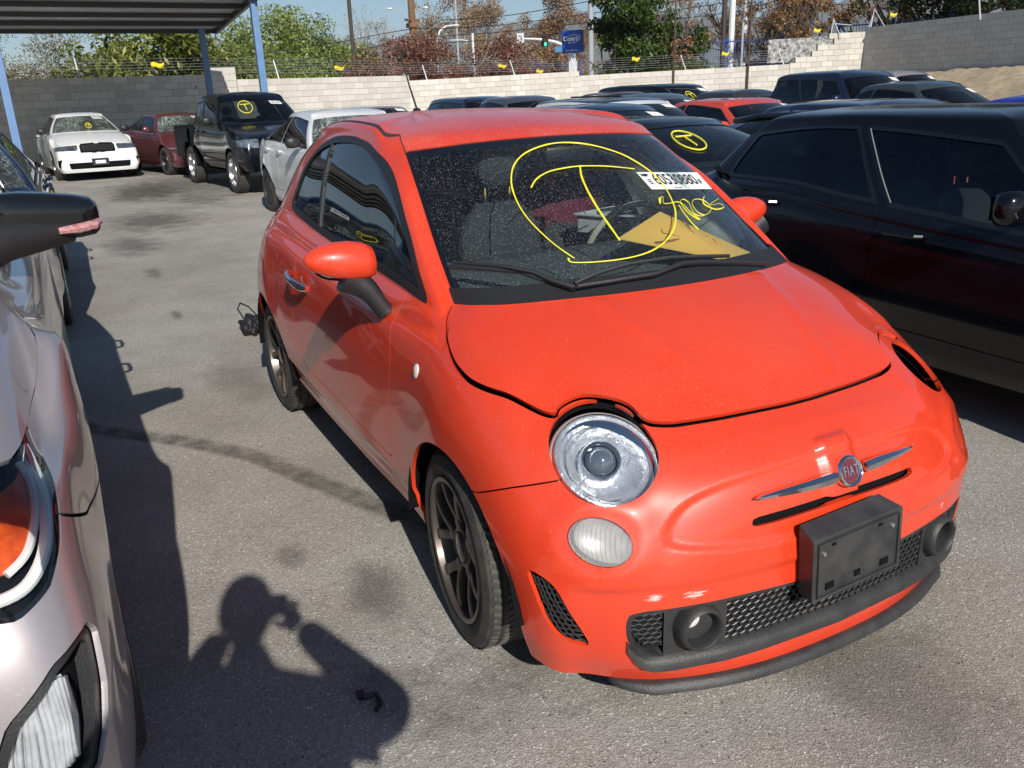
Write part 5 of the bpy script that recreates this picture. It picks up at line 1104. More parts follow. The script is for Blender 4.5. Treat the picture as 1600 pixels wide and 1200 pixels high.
car('dark_blue_wagon',(-15.3,7.37,0),0,suv(zroof=1.55,wtop=(-.95,1.47),btop=(-3.2,1.47),cowl=(-.16,1.08),belt=(1.0,1.04)),P_NAVY,'dark blue wagon roof seen beyond the red roof near the wall',detail=1)
car('grey_sedan',(-11.3,6.35,0),0,sedan(zroof=1.53,wtop=(-.98,1.45)),P_GRY,'charcoal grey sedan with yellow writing on its windscreen near the wall',detail=1,marks=(-.3,.4,.6))
car('navy_sedan',(-4.75,3.78,0),0,sedan(zroof=1.42,wtop=(-1.0,1.36)),P_NAVY,'navy blue sedan directly behind the red roof with dark seats',detail=1,marks=(-.35,.5,.9),seats=SEATB)
car('maroon_wagon',(-11.2,8.5,0),0,sedan(zroof=1.54,wtop=(-.98,1.46)),P_MRN,'maroon car showing only a strip of roof behind the navy sedan',detail=1)
car('white_crossover',(-7.3,5.85,0),0,suv(roofmat=P_DRK,zroof=1.46,wtop=(-.95,1.38),btop=(-3.1,1.38),cowl=(-.16,1.04),belt=(.96,1.0)),P_WHT,'white crossover with pale pillars between the navy sedan and the grey crossover',detail=1,marks=None)
car('grey_crossover',(-8.3,7.05,0),0,suv(zroof=1.50,wtop=(-.95,1.41),btop=(-3.2,1.41),cowl=(-.16,1.06),belt=(.98,1.02)),P_GRY,'grey crossover with black roof rails behind the white crossover',detail=1,rails=BLK,marks=(-.2,.3,.5))
car('black_crossover',(-11.4,9.85,0),0,suv(zroof=1.66),P_BLK,'black crossover with yellow circled mark standing against the wall',detail=1,marks=(-.2,.5,.8))
car('dark_sedan',(-9.4,10.1,0),0,sedan(zroof=1.50),P_DRK,'dark sedan roof between the black crossover and the orange red coupe',detail=1,sticker=False)
car('orange_red_sedan',(-6.3,7.25,0),0,sedan(zroof=1.39,wtop=(-1.05,1.33),btop=(-2.5,1.30),belt=(.95,1.0),bbase=(-3.35,1.08)),P_RED,'orange red fastback sedan in the middle row',detail=1,marks=(.2,.3,.5))
car('black_coupe',(-2.75,3.02,0),0,sedan(zroof=1.32,wtop=(-.98,1.265),cowl=(-.15,.975),belt=(.93,.97),btop=(-2.3,1.24),bbase=(-3.1,1.04)),P_BLK,'black coupe with yellow circled T and pale airbags inside its windscreen',detail=2,nu=8,marks=(-.42,.55,1.0),seats=SEATG,sticker=False)
car('dark_blue_sedan',(-1.75,4.75,0),0,sedan(zroof=1.40,wtop=(-1.05,1.34),btop=(-2.5,1.31),bbase=(-3.4,1.05)),P_NAVY,'dark blue sedan with chrome window line behind the black hatchback',detail=1,wtrim=CHR,sticker=False)
car('slate_sedan',(-5.9,10.6,0),0,sedan(zroof=1.53,wtop=(-1.0,1.45)),P_TEAL,'slate blue sedan with greenish windscreen beside the dirt bank',detail=1)
car('silver_suv',(-11.7,17.2,0),0,suv(zroof=1.80,wtop=(-.95,1.70),btop=(-3.2,1.70)),P_SLV,'silver sport utility vehicle far back beside the dirt bank',detail=1)
car('royal_blue_car',(-.9,7.1,0),0,hatch(zroof=1.385,wtop=(-.9,1.31),btop=(-2.78,1.30)),P_BLU,'royal blue car with only its roof strip showing before the dirt bank',detail=1,sticker=False)
car('black_suv',(2.55,5.35,0),0,suv(zroof=1.78,wtop=(-.95,1.68),btop=(-3.0,1.66)),P_BLK,'tall black sport utility vehicle whose rear pillar cuts the right edge',detail=1,sticker=False)
# pickups: crew cab plus an open bed
def pickup(name,loc,yaw,label,body,zr=1.78,detail=2,marks=None,**k):
    p=suv(w=.90,xf=.92,xr=-3.02,wb=3.20,zs=.42,znose=1.05,cowl=(-.42,1.22),wtop=(-1.05,1.66),zroof=zr,btop=(-2.72,1.66),bbase=(-2.86,1.24),ztail=1.05,belt=(1.16,1.18),xs0=-1.5,xs1=-2.2,yrail=.66,ybelt=.84,xq=-2.72,xcp=-2.6,square=.9,lamp=(1.75,3.75,4.6,6.3),grille=(1.55,3.6,6.3),intake=(2.,1.,2.),mir=(-.95,1.26)); p.update(k)
    wb=p['wb']; pp=dict(p); pp['wb']=2.45
    E=car(name,loc,yaw,pp,body,label,cat='pickup truck',detail=detail,marks=marks,R=.38,wheelskip=(2,3),mirror=BLK if detail>1 else None,lower=None)
    w_=p['w']; V=[]; 
    b=MB()
    for sy in(-1,1):
        x0,x1=-3.0,-4.15; y=sy*w_; n=24; pts=[(x0,.55),(x0,1.12),(x1,1.12),(x1,.55)]
        top=[(x,1.12) for x in np.linspace(x0,x1,n)]
        bot=[]
        for x,_ in top:
            d=abs(x+wb-.12); r=.48; bot.append((x,max(.52,.40+math.sqrt(max(0,r*r-d*d))) if d<r else .52))
        V=[(x,y,z) for x,z in top]+[(x,y+sy*.01,.85) for x,z in top]+[(x,y,z) for x,z in bot]
        F=[(i,i+1,n+i+1,n+i) for i in range(n-1)]+[(n+i,n+i+1,2*n+i+1,2*n+i) for i in range(n-1)]; b.add(V,F)
        b.add([(x0,y,1.12),(x1,y,1.12),(x1,y-sy*.09,1.125),(x0,y-sy*.09,1.125)],[(0,1,2,3)]); b.add([(x0,y-sy*.09,1.125),(x1,y-sy*.09,1.125),(x1,y-sy*.09,.75),(x0,y-sy*.09,.75)],[(0,1,2,3)])
        liner(E,-wb+.12 if False else -wb-.0+.12,.42,.47,sy*(w_-.01),sy*(w_-.35))
        wheel(E,-wb+.12,sy*(w_-.13),sy,R=.38,rim=.24,wd=.24,style='bar',rimmat=ALLOY,low=True)
    b.box((-3.6,0,.74),(1.15,1.62,.04)); b.box((-4.15,0,.88),(.05,1.78,.60)); b.box((-3.02,0,.9),(.05,1.70,.50))
    b.build('cargo_bed',mat('dull_black_bed',(.006,.007,.010),rough=.55,spec=.12),E,smooth=False)
    return E
CO=pickup('black_pickup',(-14.5,2.0,0),math.radians(6),'black crew cab pickup with yellow circled T on its windscreen beside the carport post',P_BLK,marks=(-.38,.62,1.15),zr=1.80)
pickup('navy_pickup',(-7.6,11.0,0),0,'dark navy crew cab pickup in front of the stepped wall',P_NAVY,zr=1.76,detail=1,marks=(-.2,.4,.7))

# small spoiler on the black hatchback, amber and plate details on the far cars
b=MB(); b.box((-2.74,0,1.345),(.26,1.02,.035),rot=Matrix.Rotation(-.12,3,'Y'),bev=.012); b.build('spoiler',P_BLK,HB)
# ------------------------------------------------------------------ asphalt lot
def asphalt():
    m=bpy.data.materials.new('worn_asphalt'); m.use_nodes=True; nt=m.node_tree; b=nt.nodes['Principled BSDF']; L=nt.links.new; N=nt.nodes.new
    g=N('ShaderNodeNewGeometry'); P=g.outputs['Position']
    def noise(s,d=5,r=.6,dist=0.):
        n=N('ShaderNodeTexNoise'); n.inputs['Scale'].default_value=s; n.inputs['Detail'].default_value=d; n.inputs['Roughness'].default_value=r; n.inputs['Distortion'].default_value=dist; L(P,n.inputs['Vector']); return n.outputs['Fac']
    def ramp(f,stops):
        r=N('ShaderNodeValToRGB'); L(f,r.inputs[0]); e=r.color_ramp.elements
        while len(e)<len(stops): e.new(.5)
        for q,(p,c) in zip(e,stops): q.position=p; q.color=(*c,1) if hasattr(c,'__len__') else (c,c,c,1)
        return r.outputs[0]
    def mix(f,a,c,mode='MIX'):
        x=N('ShaderNodeMix'); x.data_type='RGBA'; x.blend_type=mode
        if hasattr(f,'is_output'): L(f,x.inputs[0])
        else: x.inputs[0].default_value=f
        for i,v in((6,a),(7,c)):
            if hasattr(v,'is_output'): L(v,x.inputs[i])
            else: x.inputs[i].default_value=(*v,1)
        return x.outputs[2]
    vo=N('ShaderNodeTexVoronoi'); vo.inputs['Scale'].default_value=210; L(P,vo.inputs['Vector'])
    sep=N('ShaderNodeSeparateColor'); L(vo.outputs['Color'],sep.inputs[0])
    agg=ramp(sep.outputs[0],[(0,(.275,.260,.234)),(.45,(.355,.335,.304)),(.80,(.405,.382,.348)),(.962,(.46,.44,.41)),(1.,(.78,.76,.72))])
    vo2=N('ShaderNodeTexVoronoi'); vo2.inputs['Scale'].default_value=70; L(P,vo2.inputs['Vector']); sp2=N('ShaderNodeSeparateColor'); L(vo2.outputs['Color'],sp2.inputs[0])
    peb=ramp(sp2.outputs[1],[(0,0.),(.90,0.),(.94,1.),(1.,1.)]); near=ramp(vo2.outputs['Distance'],[(0,1.),(.28,1.),(.40,0.)])
    pm=N('ShaderNodeMath'); pm.operation='MULTIPLY'; L(peb,pm.inputs[0]); L(near,pm.inputs[1])
    c=mix(pm.outputs[0],agg,(.36,.335,.30))
    dk=ramp(sp2.outputs[2],[(0,0.),(.983,0.),(.99,.7),(1,.7)]); pm2=N('ShaderNodeMath'); pm2.operation='MULTIPLY'; L(dk,pm2.inputs[0]); L(ramp(vo2.outputs['Distance'],[(0,1.),(.2,1.),(.32,0.)]),pm2.inputs[1]); c=mix(pm2.outputs[0],c,(.03,.028,.026))
    c=mix(1.,c,ramp(noise(.5,6,.65),[(0,(.80,.74,.66)),(.42,(.94,.91,.87)),(.6,(1.,1.,1.)),(1,(1.05,1.04,1.02))]),'MULTIPLY')
    c=mix(1.,c,ramp(noise(1.1,6,.65),[(0,.62),(.40,.88),(.60,1.05),(1,1.25)]),'MULTIPLY')
    c=mix(1.,c,ramp(noise(.22,5,.6,.6),[(0,.70),(.45,.95),(.62,1.06),(1,1.2)]),'MULTIPLY')
    # oil stains: irregular dark blots
    st=ramp(noise(.75,5,.62,.4),[(0,0.),(.58,0.),(.68,.55),(1,.8)]); st2=ramp(noise(.16,3),[(0,0.),(.45,0.),(.58,1.),(1,1.)])
    mm=N('ShaderNodeMath'); mm.operation='MULTIPLY'; L(st,mm.inputs[0]); L(st2,mm.inputs[1]); c=mix(mm.outputs[0],c,(.055,.047,.038))
    # blots that can be seen one by one
    wob=noise(4.,4)
    for (x,y,rx,ry,s) in ((-.36,-.93,.22,.10,.55),(-.72,-1.12,.10,.06,.45),(-16.3,-.3,2.2,.8,.75),(-11.3,-.6,1.4,.7,.7),(-9.0,-1.05,.9,.35,.6),(-17.3,.5,3.4,1.3,.6),(-23.2,-.2,2.6,1.4,.7),(-6.9,-1.0,.35,.10,.5),(-4.9,-1.03,.22,.05,.6),(-13.8,.4,1.5,.5,.5),(-.1,-.30,.4,.3,.5),(-3.0,-.9,.5,.2,.35),(.75,.1,.4,.3,.45),(1.1,.7,.3,.25,.4)):
        sb=N('ShaderNodeVectorMath'); sb.operation='SUBTRACT'; L(P,sb.inputs[0]); sb.inputs[1].default_value=(x,y,0)
        ml=N('ShaderNodeVectorMath'); ml.operation='MULTIPLY'; L(sb.outputs[0],ml.inputs[0]); ml.inputs[1].default_value=(1/rx,1/ry,0)
        ln=N('ShaderNodeVectorMath'); ln.operation='LENGTH'; L(ml.outputs[0],ln.inputs[0])
        ad=N('ShaderNodeMath'); ad.operation='MULTIPLY_ADD'; L(wob,ad.inputs[0]); ad.inputs[1].default_value=1.6; L(ln.outputs['Value'],ad.inputs[2])
        f=ramp(ad.outputs[0],[(0,s),(.5,s)]); mr=N('ShaderNodeMapRange'); L(ad.outputs[0],mr.inputs[0]); mr.inputs[1].default_value=1.15; mr.inputs[2].default_value=1.9; mr.inputs[3].default_value=s; mr.inputs[4].default_value=0
        nt.nodes.remove(f.node); c=mix(mr.outputs[0],c,(.062,.053,.044))
    # cracks
    vc=N('ShaderNodeTexVoronoi'); vc.feature='DISTANCE_TO_EDGE'; vc.inputs['Scale'].default_value=.55
    wn2=N('ShaderNodeTexNoise'); wn2.inputs['Scale'].default_value=2.2; wn2.inputs['Detail'].default_value=6; L(P,wn2.inputs['Vector'])
    av=N('ShaderNodeVectorMath'); av.operation='MULTIPLY_ADD'; L(wn2.outputs['Color'],av.inputs[0]); av.inputs[1].default_value=(.9,.9,.9); L(P,av.inputs[2]); L(av.outputs[0],vc.inputs['Vector'])
    ck=ramp(vc.outputs['Distance'],[(0,.22),(.002,.15),(.005,0.)]); ck2=ramp(noise(.4,2),[(0,0.),(.56,0.),(.62,1.),(1,1.)]); cm=N('ShaderNodeMath'); cm.operation='MULTIPLY'; L(ck,cm.inputs[0]); L(ck2,cm.inputs[1]); c=mix(cm.outputs[0],c,(.05,.045,.04))
    L(c,b.inputs['Base Color'])
    b.inputs['Roughness'].default_value=.88; b.inputs['Specular IOR Level'].default_value=.28
    # quartz glints in the aggregate
    gl=ramp(sep.outputs[1],[(0,.9),(.955,.9),(.965,.22),(1,.2)]); L(gl,b.inputs['Roughness'])
    bp=N('ShaderNodeBump'); bp.inputs['Strength'].default_value=.55; bp.inputs['Distance'].default_value=.003; L(vo.outputs['Distance'],bp.inputs['Height'])
    bp2=N('ShaderNodeBump'); bp2.inputs['Strength'].default_value=.35; bp2.inputs['Distance'].default_value=.012; L(noise(30,5,.7),bp2.inputs['Height']); L(bp.outputs[0],bp2.inputs['Normal']); L(bp2.outputs[0],b.inputs['Normal'])
    return m
b=MB(); b.add([(-1500,-1500,0),(300,-1500,0),(300,1500,0),(-1500,1500,0)],[(0,1,2,3)]); g=b.build('asphalt_lot',asphalt(),None,smooth=False); g['kind']='structure'
# a dark tyre mark sweeping across the aisle
def decal_mat(name,col,scale,amt):
    m=bpy.data.materials.new(name); m.use_nodes=True; nt=m.node_tree; nt.nodes.clear(); o=nt.nodes.new('ShaderNodeOutputMaterial'); t=nt.nodes.new('ShaderNodeBsdfTransparent'); d=nt.nodes.new('ShaderNodeBsdfDiffuse'); d.inputs[0].default_value=(*col,1)
    n=nt.nodes.new('ShaderNodeTexNoise'); n.inputs['Scale'].default_value=scale; n.inputs['Detail'].default_value=6; g=nt.nodes.new('ShaderNodeNewGeometry'); nt.links.new(g.outputs['Position'],n.inputs[0])
    a=nt.nodes.new('ShaderNodeAttribute'); a.attribute_name='edge'; r=nt.nodes.new('ShaderNodeMapRange'); nt.links.new(n.outputs['Fac'],r.inputs[0]); r.inputs[1].default_value=.25; r.inputs[2].default_value=.62; r.inputs[4].default_value=amt
    k=nt.nodes.new('ShaderNodeMath'); k.operation='MULTIPLY'; nt.links.new(r.outputs[0],k.inputs[0]); nt.links.new(a.outputs['Fac'],k.inputs[1])
    x=nt.nodes.new('ShaderNodeMixShader'); nt.links.new(k.outputs[0],x.inputs[0]); nt.links.new(t.outputs[0],x.inputs[1]); nt.links.new(d.outputs[0],x.inputs[2]); nt.links.new(x.outputs[0],o.inputs[0]); return m
MARK=decal_mat('rubber_smear',(.085,.075,.06),9,.46)
pts=[(-3.4,-2.1),(-2.9,-1.95),(-2.48,-1.67),(-2.26,-1.47),(-2.05,-1.29),(-1.7,-1.05),(-1.27,-.87),(-.85,-.68),(-.3,-.4),(.4,-.1)]; P=cr(np.array([pts[0]]+pts+[pts[-1]],float),6); V=[];F=[];ed=[]
for i,q in enumerate(P):
    t=P[min(i+1,len(P)-1)]-P[max(i-1,0)]; t/=np.linalg.norm(t); n_=np.array([-t[1],t[0]])
    for o_,e in((-.075,0),(-.04,1),(.03,1),(.07,0)): V.append((*(q+n_*o_),.004)); ed.append(e)
for i in range(len(P)-1):
    for k in range(3): F.append((i*4+k,i*4+k+1,(i+1)*4+k+1,(i+1)*4+k))
o=poly_obj('tyre_mark',V,F,MARK,None,False); at=o.data.attributes.new('edge','FLOAT','POINT'); at.data.foreach_set('value',ed); o['kind']='structure'
# loose grit and small debris
rg=np.random.default_rng(5); V=[];F=[]
for i in range(900):
    x,y=rg.uniform(-7,1.6),rg.uniform(-1.5,1.6); s=rg.uniform(.0015,.0045)*(1.8 if rg.random()<.06 else 1); a=rg.uniform(0,6.28); n=len(V)
    for k in range(4): V.append((x+math.cos(a+k*1.57)*s*rg.uniform(.6,1.2),y+math.sin(a+k*1.57)*s*rg.uniform(.6,1.2),.0005))
    V.append((x,y,s*1.0)); F+=[(n+k,n+(k+1)%4,n+4) for k in range(4)]
o=poly_obj('gravel',V,F,mat('loose_grit',(.20,.18,.155),rough=.9,noise=.85,nscale=3),None,False); o['kind']='stuff'
def rag(name,c,s,m,label,cat,seed,squash=.4):
    bm=bmesh.new(); bmesh.ops.create_icosphere(bm,subdivisions=4,radius=1); r=np.random.default_rng(seed); ph=r.uniform(0,6,12)
    for v in bm.verts:
        q=v.co.copy(); n=.16*math.sin(q.x*4+ph[0]+2*math.sin(q.y*3+ph[1]))+.13*math.sin(q.y*7+ph[2]+q.z*5)+.07*math.sin(q.x*13+ph[3]+q.y*9)
        q*=1+n; v.co=Vector((c[0]+q.x*s[0],c[1]+q.y*s[1],max(.002,c[2]+q.z*s[2])))
    me=bpy.data.meshes.new(name); bm.to_mesh(me); bm.free(); me.polygons.foreach_set('use_smooth',np.ones(len(me.polygons),bool)); me.materials.append(m); return tag(link(name,me),label,cat)
BC=mat('black_nylon',(.012,.012,.014),rough=.55,bump=.6,bscale=60)
bag=rag('black_bag',(-3.98,-.62,.05),(.13,.085,.075),BC,'small crumpled black bag lying behind the rear wheel of the red hatchback','bag',3)
b=MB(); b.tube([(-4.02,-.66,.10),(-4.05,-.69,.17),(-4.1,-.66,.20),(-4.13,-.6,.16),(-4.08,-.56,.10)],.006,6); b.build('drawstring',BC,bag)
b=MB(); b.tube([(.135,-1.13,.008),(.145,-1.10,.014),(.185,-1.10,.012),(.20,-1.12,.006)],.007,6); b.box((.12,-1.135,.006),(.03,.02,.012)); tag(b.build('plastic_clip',BLK,None),'broken black plastic clip lying inside the shadow of the photographer','clip')
b=MB(); b.tube([(.54,-.30,.003),(.56,-.27,.004),(.55,-.24,.003)],.006,5,flat=.4); tag(b.build('paper_scrap',WHT,None),'tiny white scrap on the asphalt under the chin lip','scrap')
# ------------------------------------------------------------------ block walls
def obj_rand_mat(name,c0,c1,rough=.9,bump=.4,bscale=40):
    m=mat(name,c0,rough=rough,bump=bump,bscale=bscale,noise=.12,nscale=3); nt=m.node_tree; b=nt.nodes['Principled BSDF']; oi=nt.nodes.new('ShaderNodeObjectInfo'); r=nt.nodes.new('ShaderNodeValToRGB'); r.color_ramp.elements[0].color=(*c0,1); r.color_ramp.elements[1].color=(*c1,1)
    nt.links.new(oi.outputs['Random'],r.inputs[0]); src=b.inputs['Base Color'].links[0].from_socket; x=nt.nodes.new('ShaderNodeMix'); x.data_type='RGBA'; x.blend_type='MULTIPLY'; x.inputs[0].default_value=.5; nt.links.new(r.outputs[0],x.inputs[6]); nt.links.new(src,x.inputs[7]); 
    g=nt.nodes.new('ShaderNodeMix'); g.data_type='RGBA'; g.inputs[0].default_value=.72; nt.links.new(x.outputs[2],g.inputs[6]); nt.links.new(r.outputs[0],g.inputs[7]); nt.links.new(g.outputs[2],b.inputs['Base Color']); return m
BM=obj_rand_mat('cream_block',(.52,.49,.435),(.66,.63,.575)); MORT=mat('mortar',(.33,.31,.275),rough=.95)
BM2=obj_rand_mat('grey_block',(.50,.485,.46),(.58,.565,.54))
blk={}
def block_mesh(w,m):
    k=(round(w,3),m.name)
    if k not in blk:
        b=MB(); b.box((0,0,0),(w-.010,.19,.193)); me=bpy.data.meshes.new('block'); me.from_pydata(b.V,[],b.F); me.materials.append(m); blk[k]=me
    return blk[k]
def wall(a,b_,zt0,zt1,label,m,rows,vis,base=0.,step=None,name='block_wall'):
    a=Vector(a);b_=Vector(b_); L=(b_-a).length; rz=math.atan2(b_.y-a.y,b_.x-a.x); E=empty(name,(a.x,a.y,0),rz,label,'wall')
    pitch=math.atan2(zt1-zt0,L); n=int(round(L/.4064)); w=L/n; cnt=0; low=MB()
    top=lambda i: (step(i) if step else 0)
    for r in range(-(max([top(i) for i in range(n)]) if step else 0),rows):
        sh=.5*(r%2)
        for i in range(n+1):
            x0=(i-sh)*w; x1=x0+w; x0=max(0,x0); x1=min(L,x1)
            if x1-x0<.05: continue
            if step and -r>top(min(n-1,int((x0+x1)/2/w))): continue
            xc=(x0+x1)/2; z=zt0+(zt1-zt0)*xc/L-.1016-r*.2032
            if z<base-.12: continue
            if r<vis and cnt<300:
                o=link('block',block_mesh(x1-x0,m),E); o.location=(xc,.0+rnd.uniform(-.003,.003),z); o.rotation_euler=(0,-pitch,0); cnt+=1
            else: low.box((xc,0,z),(x1-x0-.01,.19,.193))
    if low.V: q=low.build('lower_courses',m,E,smooth=False); q['kind']='stuff'
    hh=[top(i)*.2032 for i in range(n)] if step else None
    c=MB(); 
    if step:
        for i in range(n): c.box(((i+.5)*w,0,(zt0+hh[i]-.006+base)/2),(w,.165,zt0+hh[i]-.006-base))
    else: c.add([(0,-.083,base),(L,-.083,base),(L,-.083,zt1-.006),(0,-.083,zt0-.006),(0,.083,base),(L,.083,base),(L,.083,zt1-.006),(0,.083,zt0-.006)],[(0,1,2,3),(5,4,7,6),(3,2,6,7),(4,0,3,7),(1,5,6,2)])
    c.build('mortar_core',MORT,E,smooth=False); return E
wall((-26.5,-8.0),(-27.30,2.95),2.44,2.50,'grey looking concrete block wall in the shade under the carport',BM,12,12)
wall((-27.30,2.95),(-27.45,3.75),2.70,2.71,'short raised end of the block wall beside the carport post',BM,13,13)
wall((-27.45,3.75),(-30.24,10.70),2.34,2.41,'sunlit cream block wall behind the white sedan, up to its step down',BM,12,10)
wall((-30.24,10.70),(-28.58,17.42),2.22,2.37,'sunlit cream block wall in the middle, ending under the blue sign',BM,12,10)
wall((-28.58,17.42),(-24.24,24.51),2.20,2.33,'sunlit cream block wall right of the blue sign behind the crossovers',BM,12,9)
wall((-24.24,24.51),(-22.90,27.13),2.36,2.40,'stepped end of the cream block wall that climbs like stairs',BM,12,9,step=lambda i:[0,1,2,3,5,5,5][min(i,6)])
wall((-22.90,27.13),(-9.2,24.65),3.56,3.50,'shaded grey block wall above the dirt bank',BM2,9,9,base=1.55)
# dirt bank below the right wall
nx,ny=90,26; V=[]; rg=np.random.default_rng(2)
for i in range(nx):
    for j in range(ny):
        f=j/(ny-1); s=i/(nx-1); bx,by=-23.2+s*20,26.95-s*3.62; d=6.5; x=bx-1.2*(1-f)*0+ (f)*1.5; y=by-f*d; z=1.86*(1-f)**1.25+.09*math.sin(x*2.1+y)*math.sin(y*1.7)*(f<1)*(.3+f)+rg.normal()*.022-.02
        V.append((x,y,max(z,-.05) if f>.9 else z))
F=[(i*ny+j,i*ny+j+1,(i+1)*ny+j+1,(i+1)*ny+j) for i in range(nx-1) for j in range(ny-1)]
o=poly_obj('dirt_bank',V,F,mat('dry_dirt',(.52,.41,.27),rough=.95,noise=.4,nscale=5,bump=.7,bscale=16),None,True); o['kind']='structure'
# ------------------------------------------------------------------ barbed wire
WIRE=mat('galvanised_wire',(.42,.42,.42),rough=.5,metal=.6); GALV=mat('galvanised_post',(.60,.61,.62),rough=.45,metal=.3)
segs=[((-26.6,-7.55),(-27.3,2.95),2.44,2.50),((-27.3,2.95),(-30.24,10.7),2.50,2.42),((-30.24,10.7),(-28.58,17.42),2.36,2.38),((-28.58,17.42),(-24.24,24.51),2.30,2.36)]
WR=empty('barbed_wire',(-25.9,2.8,2.3),0,'six strands of barbed wire on leaning arms along the top of the cream wall','barbed wire')
def wloc(v): return (v[0]+25.9,v[1]-2.8,v[2]-2.3)
for k in range(6):
    b=MB()
    pts=[]
    for (a,c,z0,z1) in segs:
        n=12
        for i in range(n): f=i/n; pts.append((a[0]+(c[0]-a[0])*f-.05*k,a[1]+(c[1]-a[1])*f,z0+(z1-z0)*f+.08+.085*k-.012*math.sin(math.pi*(i%6)/6)))
    b.tube([wloc(p) for p in pts],.0055,4); 
    for i in range(len(pts)-1):
        for q in(.3,.7):
            if rnd.random()<.8:
                p=[lerp(pts[i][t],pts[i+1][t],q) for t in range(3)]; b.tube([wloc((p[0],p[1]-.02,p[2]-.02)),wloc((p[0],p[1]+.02,p[2]+.025))],.004,3)
    b.build('wire_strand',WIRE,WR)
for (x,y,z) in((-27.0,-.75,2.45),(-28.1,5.3,2.36),(-30.05,11.45,2.2),(-29.3,14.9,2.28),(-28.55,17.3,2.3),(-26.5,21.2,2.25),(-24.4,24.4,2.3),(-26.8,-4.4,2.45)):
    b=MB(); b.tube([wloc((x+.06,y,z-.12)),wloc((x-.30,y-.05,z+.58))],.024,8); b.build('wire_arm',GALV,WR)
b=MB(); b.tube([(-23.55,25.85,2.9),(-23.5,25.95,3.9)],.022,6); b.tube([(-23.5,25.95,3.9),(-23.2,26.1,3.2)],.018,6); b.tube([(-23.5,25.95,3.75),(-23.1,26.5,3.66)],.014,6); tag(b.build('wire_bracket',GALV,None),'bent metal wire bracket on the highest step of the cream wall','bracket')
b=MB(); b.tube([(-22.6,27.0,3.55),(-22.75,27.3,4.2),(-22.1,27.2,3.5)],.022,6); b.tube([(-22.75,27.3,4.2),(-22.85,27.15,3.5)],.018,6); tag(b.build('wire_bracket',GALV,None),'tripod shaped metal wire bracket at the corner of the two walls','bracket')
b=MB(); b.tube([(-17.35,26.0,3.35),(-17.6,26.1,4.2)],.024,6); tag(b.build('wire_bracket',GALV,None),'single leaning metal arm on the shaded grey wall','bracket')
YT=mat('yellow_tape',(.78,.58,.02),rough=.5)
for i,((x,y,z),lb) in enumerate((((-27.15,1.45,2.78),'yellow tag on the barbed wire before the leafy green tree'),((-29.62,7.86,2.68),'yellow tag on the barbed wire before the pale green trees'),((-29.64,14.52,2.64),'yellow tag on the barbed wire before the right red tree'),((-32.86,18.03,2.50),'small yellow tag low on the wire left of the blue sign'),((-27.32,19.31,2.72),'yellow tag on the wire in front of the dense green tree'),((-25.55,22.36,2.78),'yellow tag on the wire in front of the blue fence'),((-23.77,25.38,3.50),'yellow tag beside the stepped part of the cream wall'),((-21.58,26.93,3.88),'yellow tag on the wire above the shaded grey wall'))):
    V=[];F=[]
    for u in range(6):
        for v in range(3): V.append((x+.05*math.sin(u*1.1+v),y-.19+.075*u,z-.06+.07*v+.03*math.sin(u*1.3)))
    for u in range(5):
        for v in range(2): F.append((u*3+v,u*3+v+1,(u+1)*3+v+1,(u+1)*3+v))
    t=poly_obj('yellow_tag',V,F,YT,None,True); s=t.modifiers.new('s','SOLIDIFY'); s.thickness=.01; tag(t,lb,'tag','yellow tags on the barbed wire')
# ------------------------------------------------------------------ carport
CP=empty('carport',(-19.5,2.60,0),0,'large carport with corrugated metal roof on pale blue posts, upper left','carport')
BLP=mat('pale_blue_steel',(.13,.24,.44),rough=.45,noise=.2,nscale=4); RFM=mat('corrugated_metal_underside',(.62,.65,.64),rough=.6,metal=.0,noise=.25,nscale=2)
def cl(x,y,z): return (x+19.5,y-2.60,z)
for (x,y) in((-19.55,2.95),(-24.7,2.50),(-19.95,-2.45),(-19.6,-9.),(-19.6,-16.)):
    b=MB(); b.box(cl(x,y,(3.60+.30*(x+25.4)/6.1)/2),(.18,.16,3.60+.30*(x+25.4)/6.1)); p_=b.build('post',BLP,CP,smooth=False,bevel=.008)
    b=MB(); b.box(cl(x,y,.01),(.30,.28,.02)); b.build('base_plate',BLP,p_,smooth=False)
V=[];F=[]; x0,x1=-19.3,-25.4; y0,y1=3.05,-26.; 
prof=[(0,0),(.06,.0),(.09,-.045),(.19,-.045),(.22,0),(.28,0)]; ys=[]
y=y0; rows=[]
# ribs run across the view (along y); profile steps along x
xx=x0; 
while xx>x1:
    for dx,dz in((0,0),(.10,0),(.13,-.095),(.27,-.095),(.30,0)): rows.append((xx-dx,3.76+dz+.30*(xx-dx+25.4)/6.1))
    xx-=.34
for x,z in rows: V+= [cl(x,y0,z),cl(x,y1,z),cl(x,y0,z+.012),cl(x,y1,z+.012)]
for i in range(len(rows)-1): F+=[(4*i,4*i+1,4*i+5,4*i+4),(4*i+2,4*i+6,4*i+7,4*i+3),(4*i,4*i+4,4*i+6,4*i+2)]
poly_obj('roof_sheet',V,F,RFM,CP,False)
for x in(-19.36,-20.8,-22.3,-23.8,-25.3):
    b=MB(); b.box(cl(x,-11.5,3.60+.30*(x+25.4)/6.1),(.08,28.9,.11)); b.build('beam',mat('dark_steel',(.05,.055,.06)) if x>-19.4 else mat('dark_steel',(.05,.055,.06),rough=.5),CP,smooth=False)
b=MB(); b.box(cl(-22.3,2.99,3.76),(6.1,.09,.16),rot=Matrix.Rotation(-math.atan(.30/6.1),3,'Y')); b.build('edge_beam',mat('dark_steel'
,(.05,.055,.06)),CP,smooth=False)
b=MB(); b.box(cl(-19.25,-11.45,4.10),(.05,29.0,.10)); b.build('fascia',BLP,CP,smooth=False)
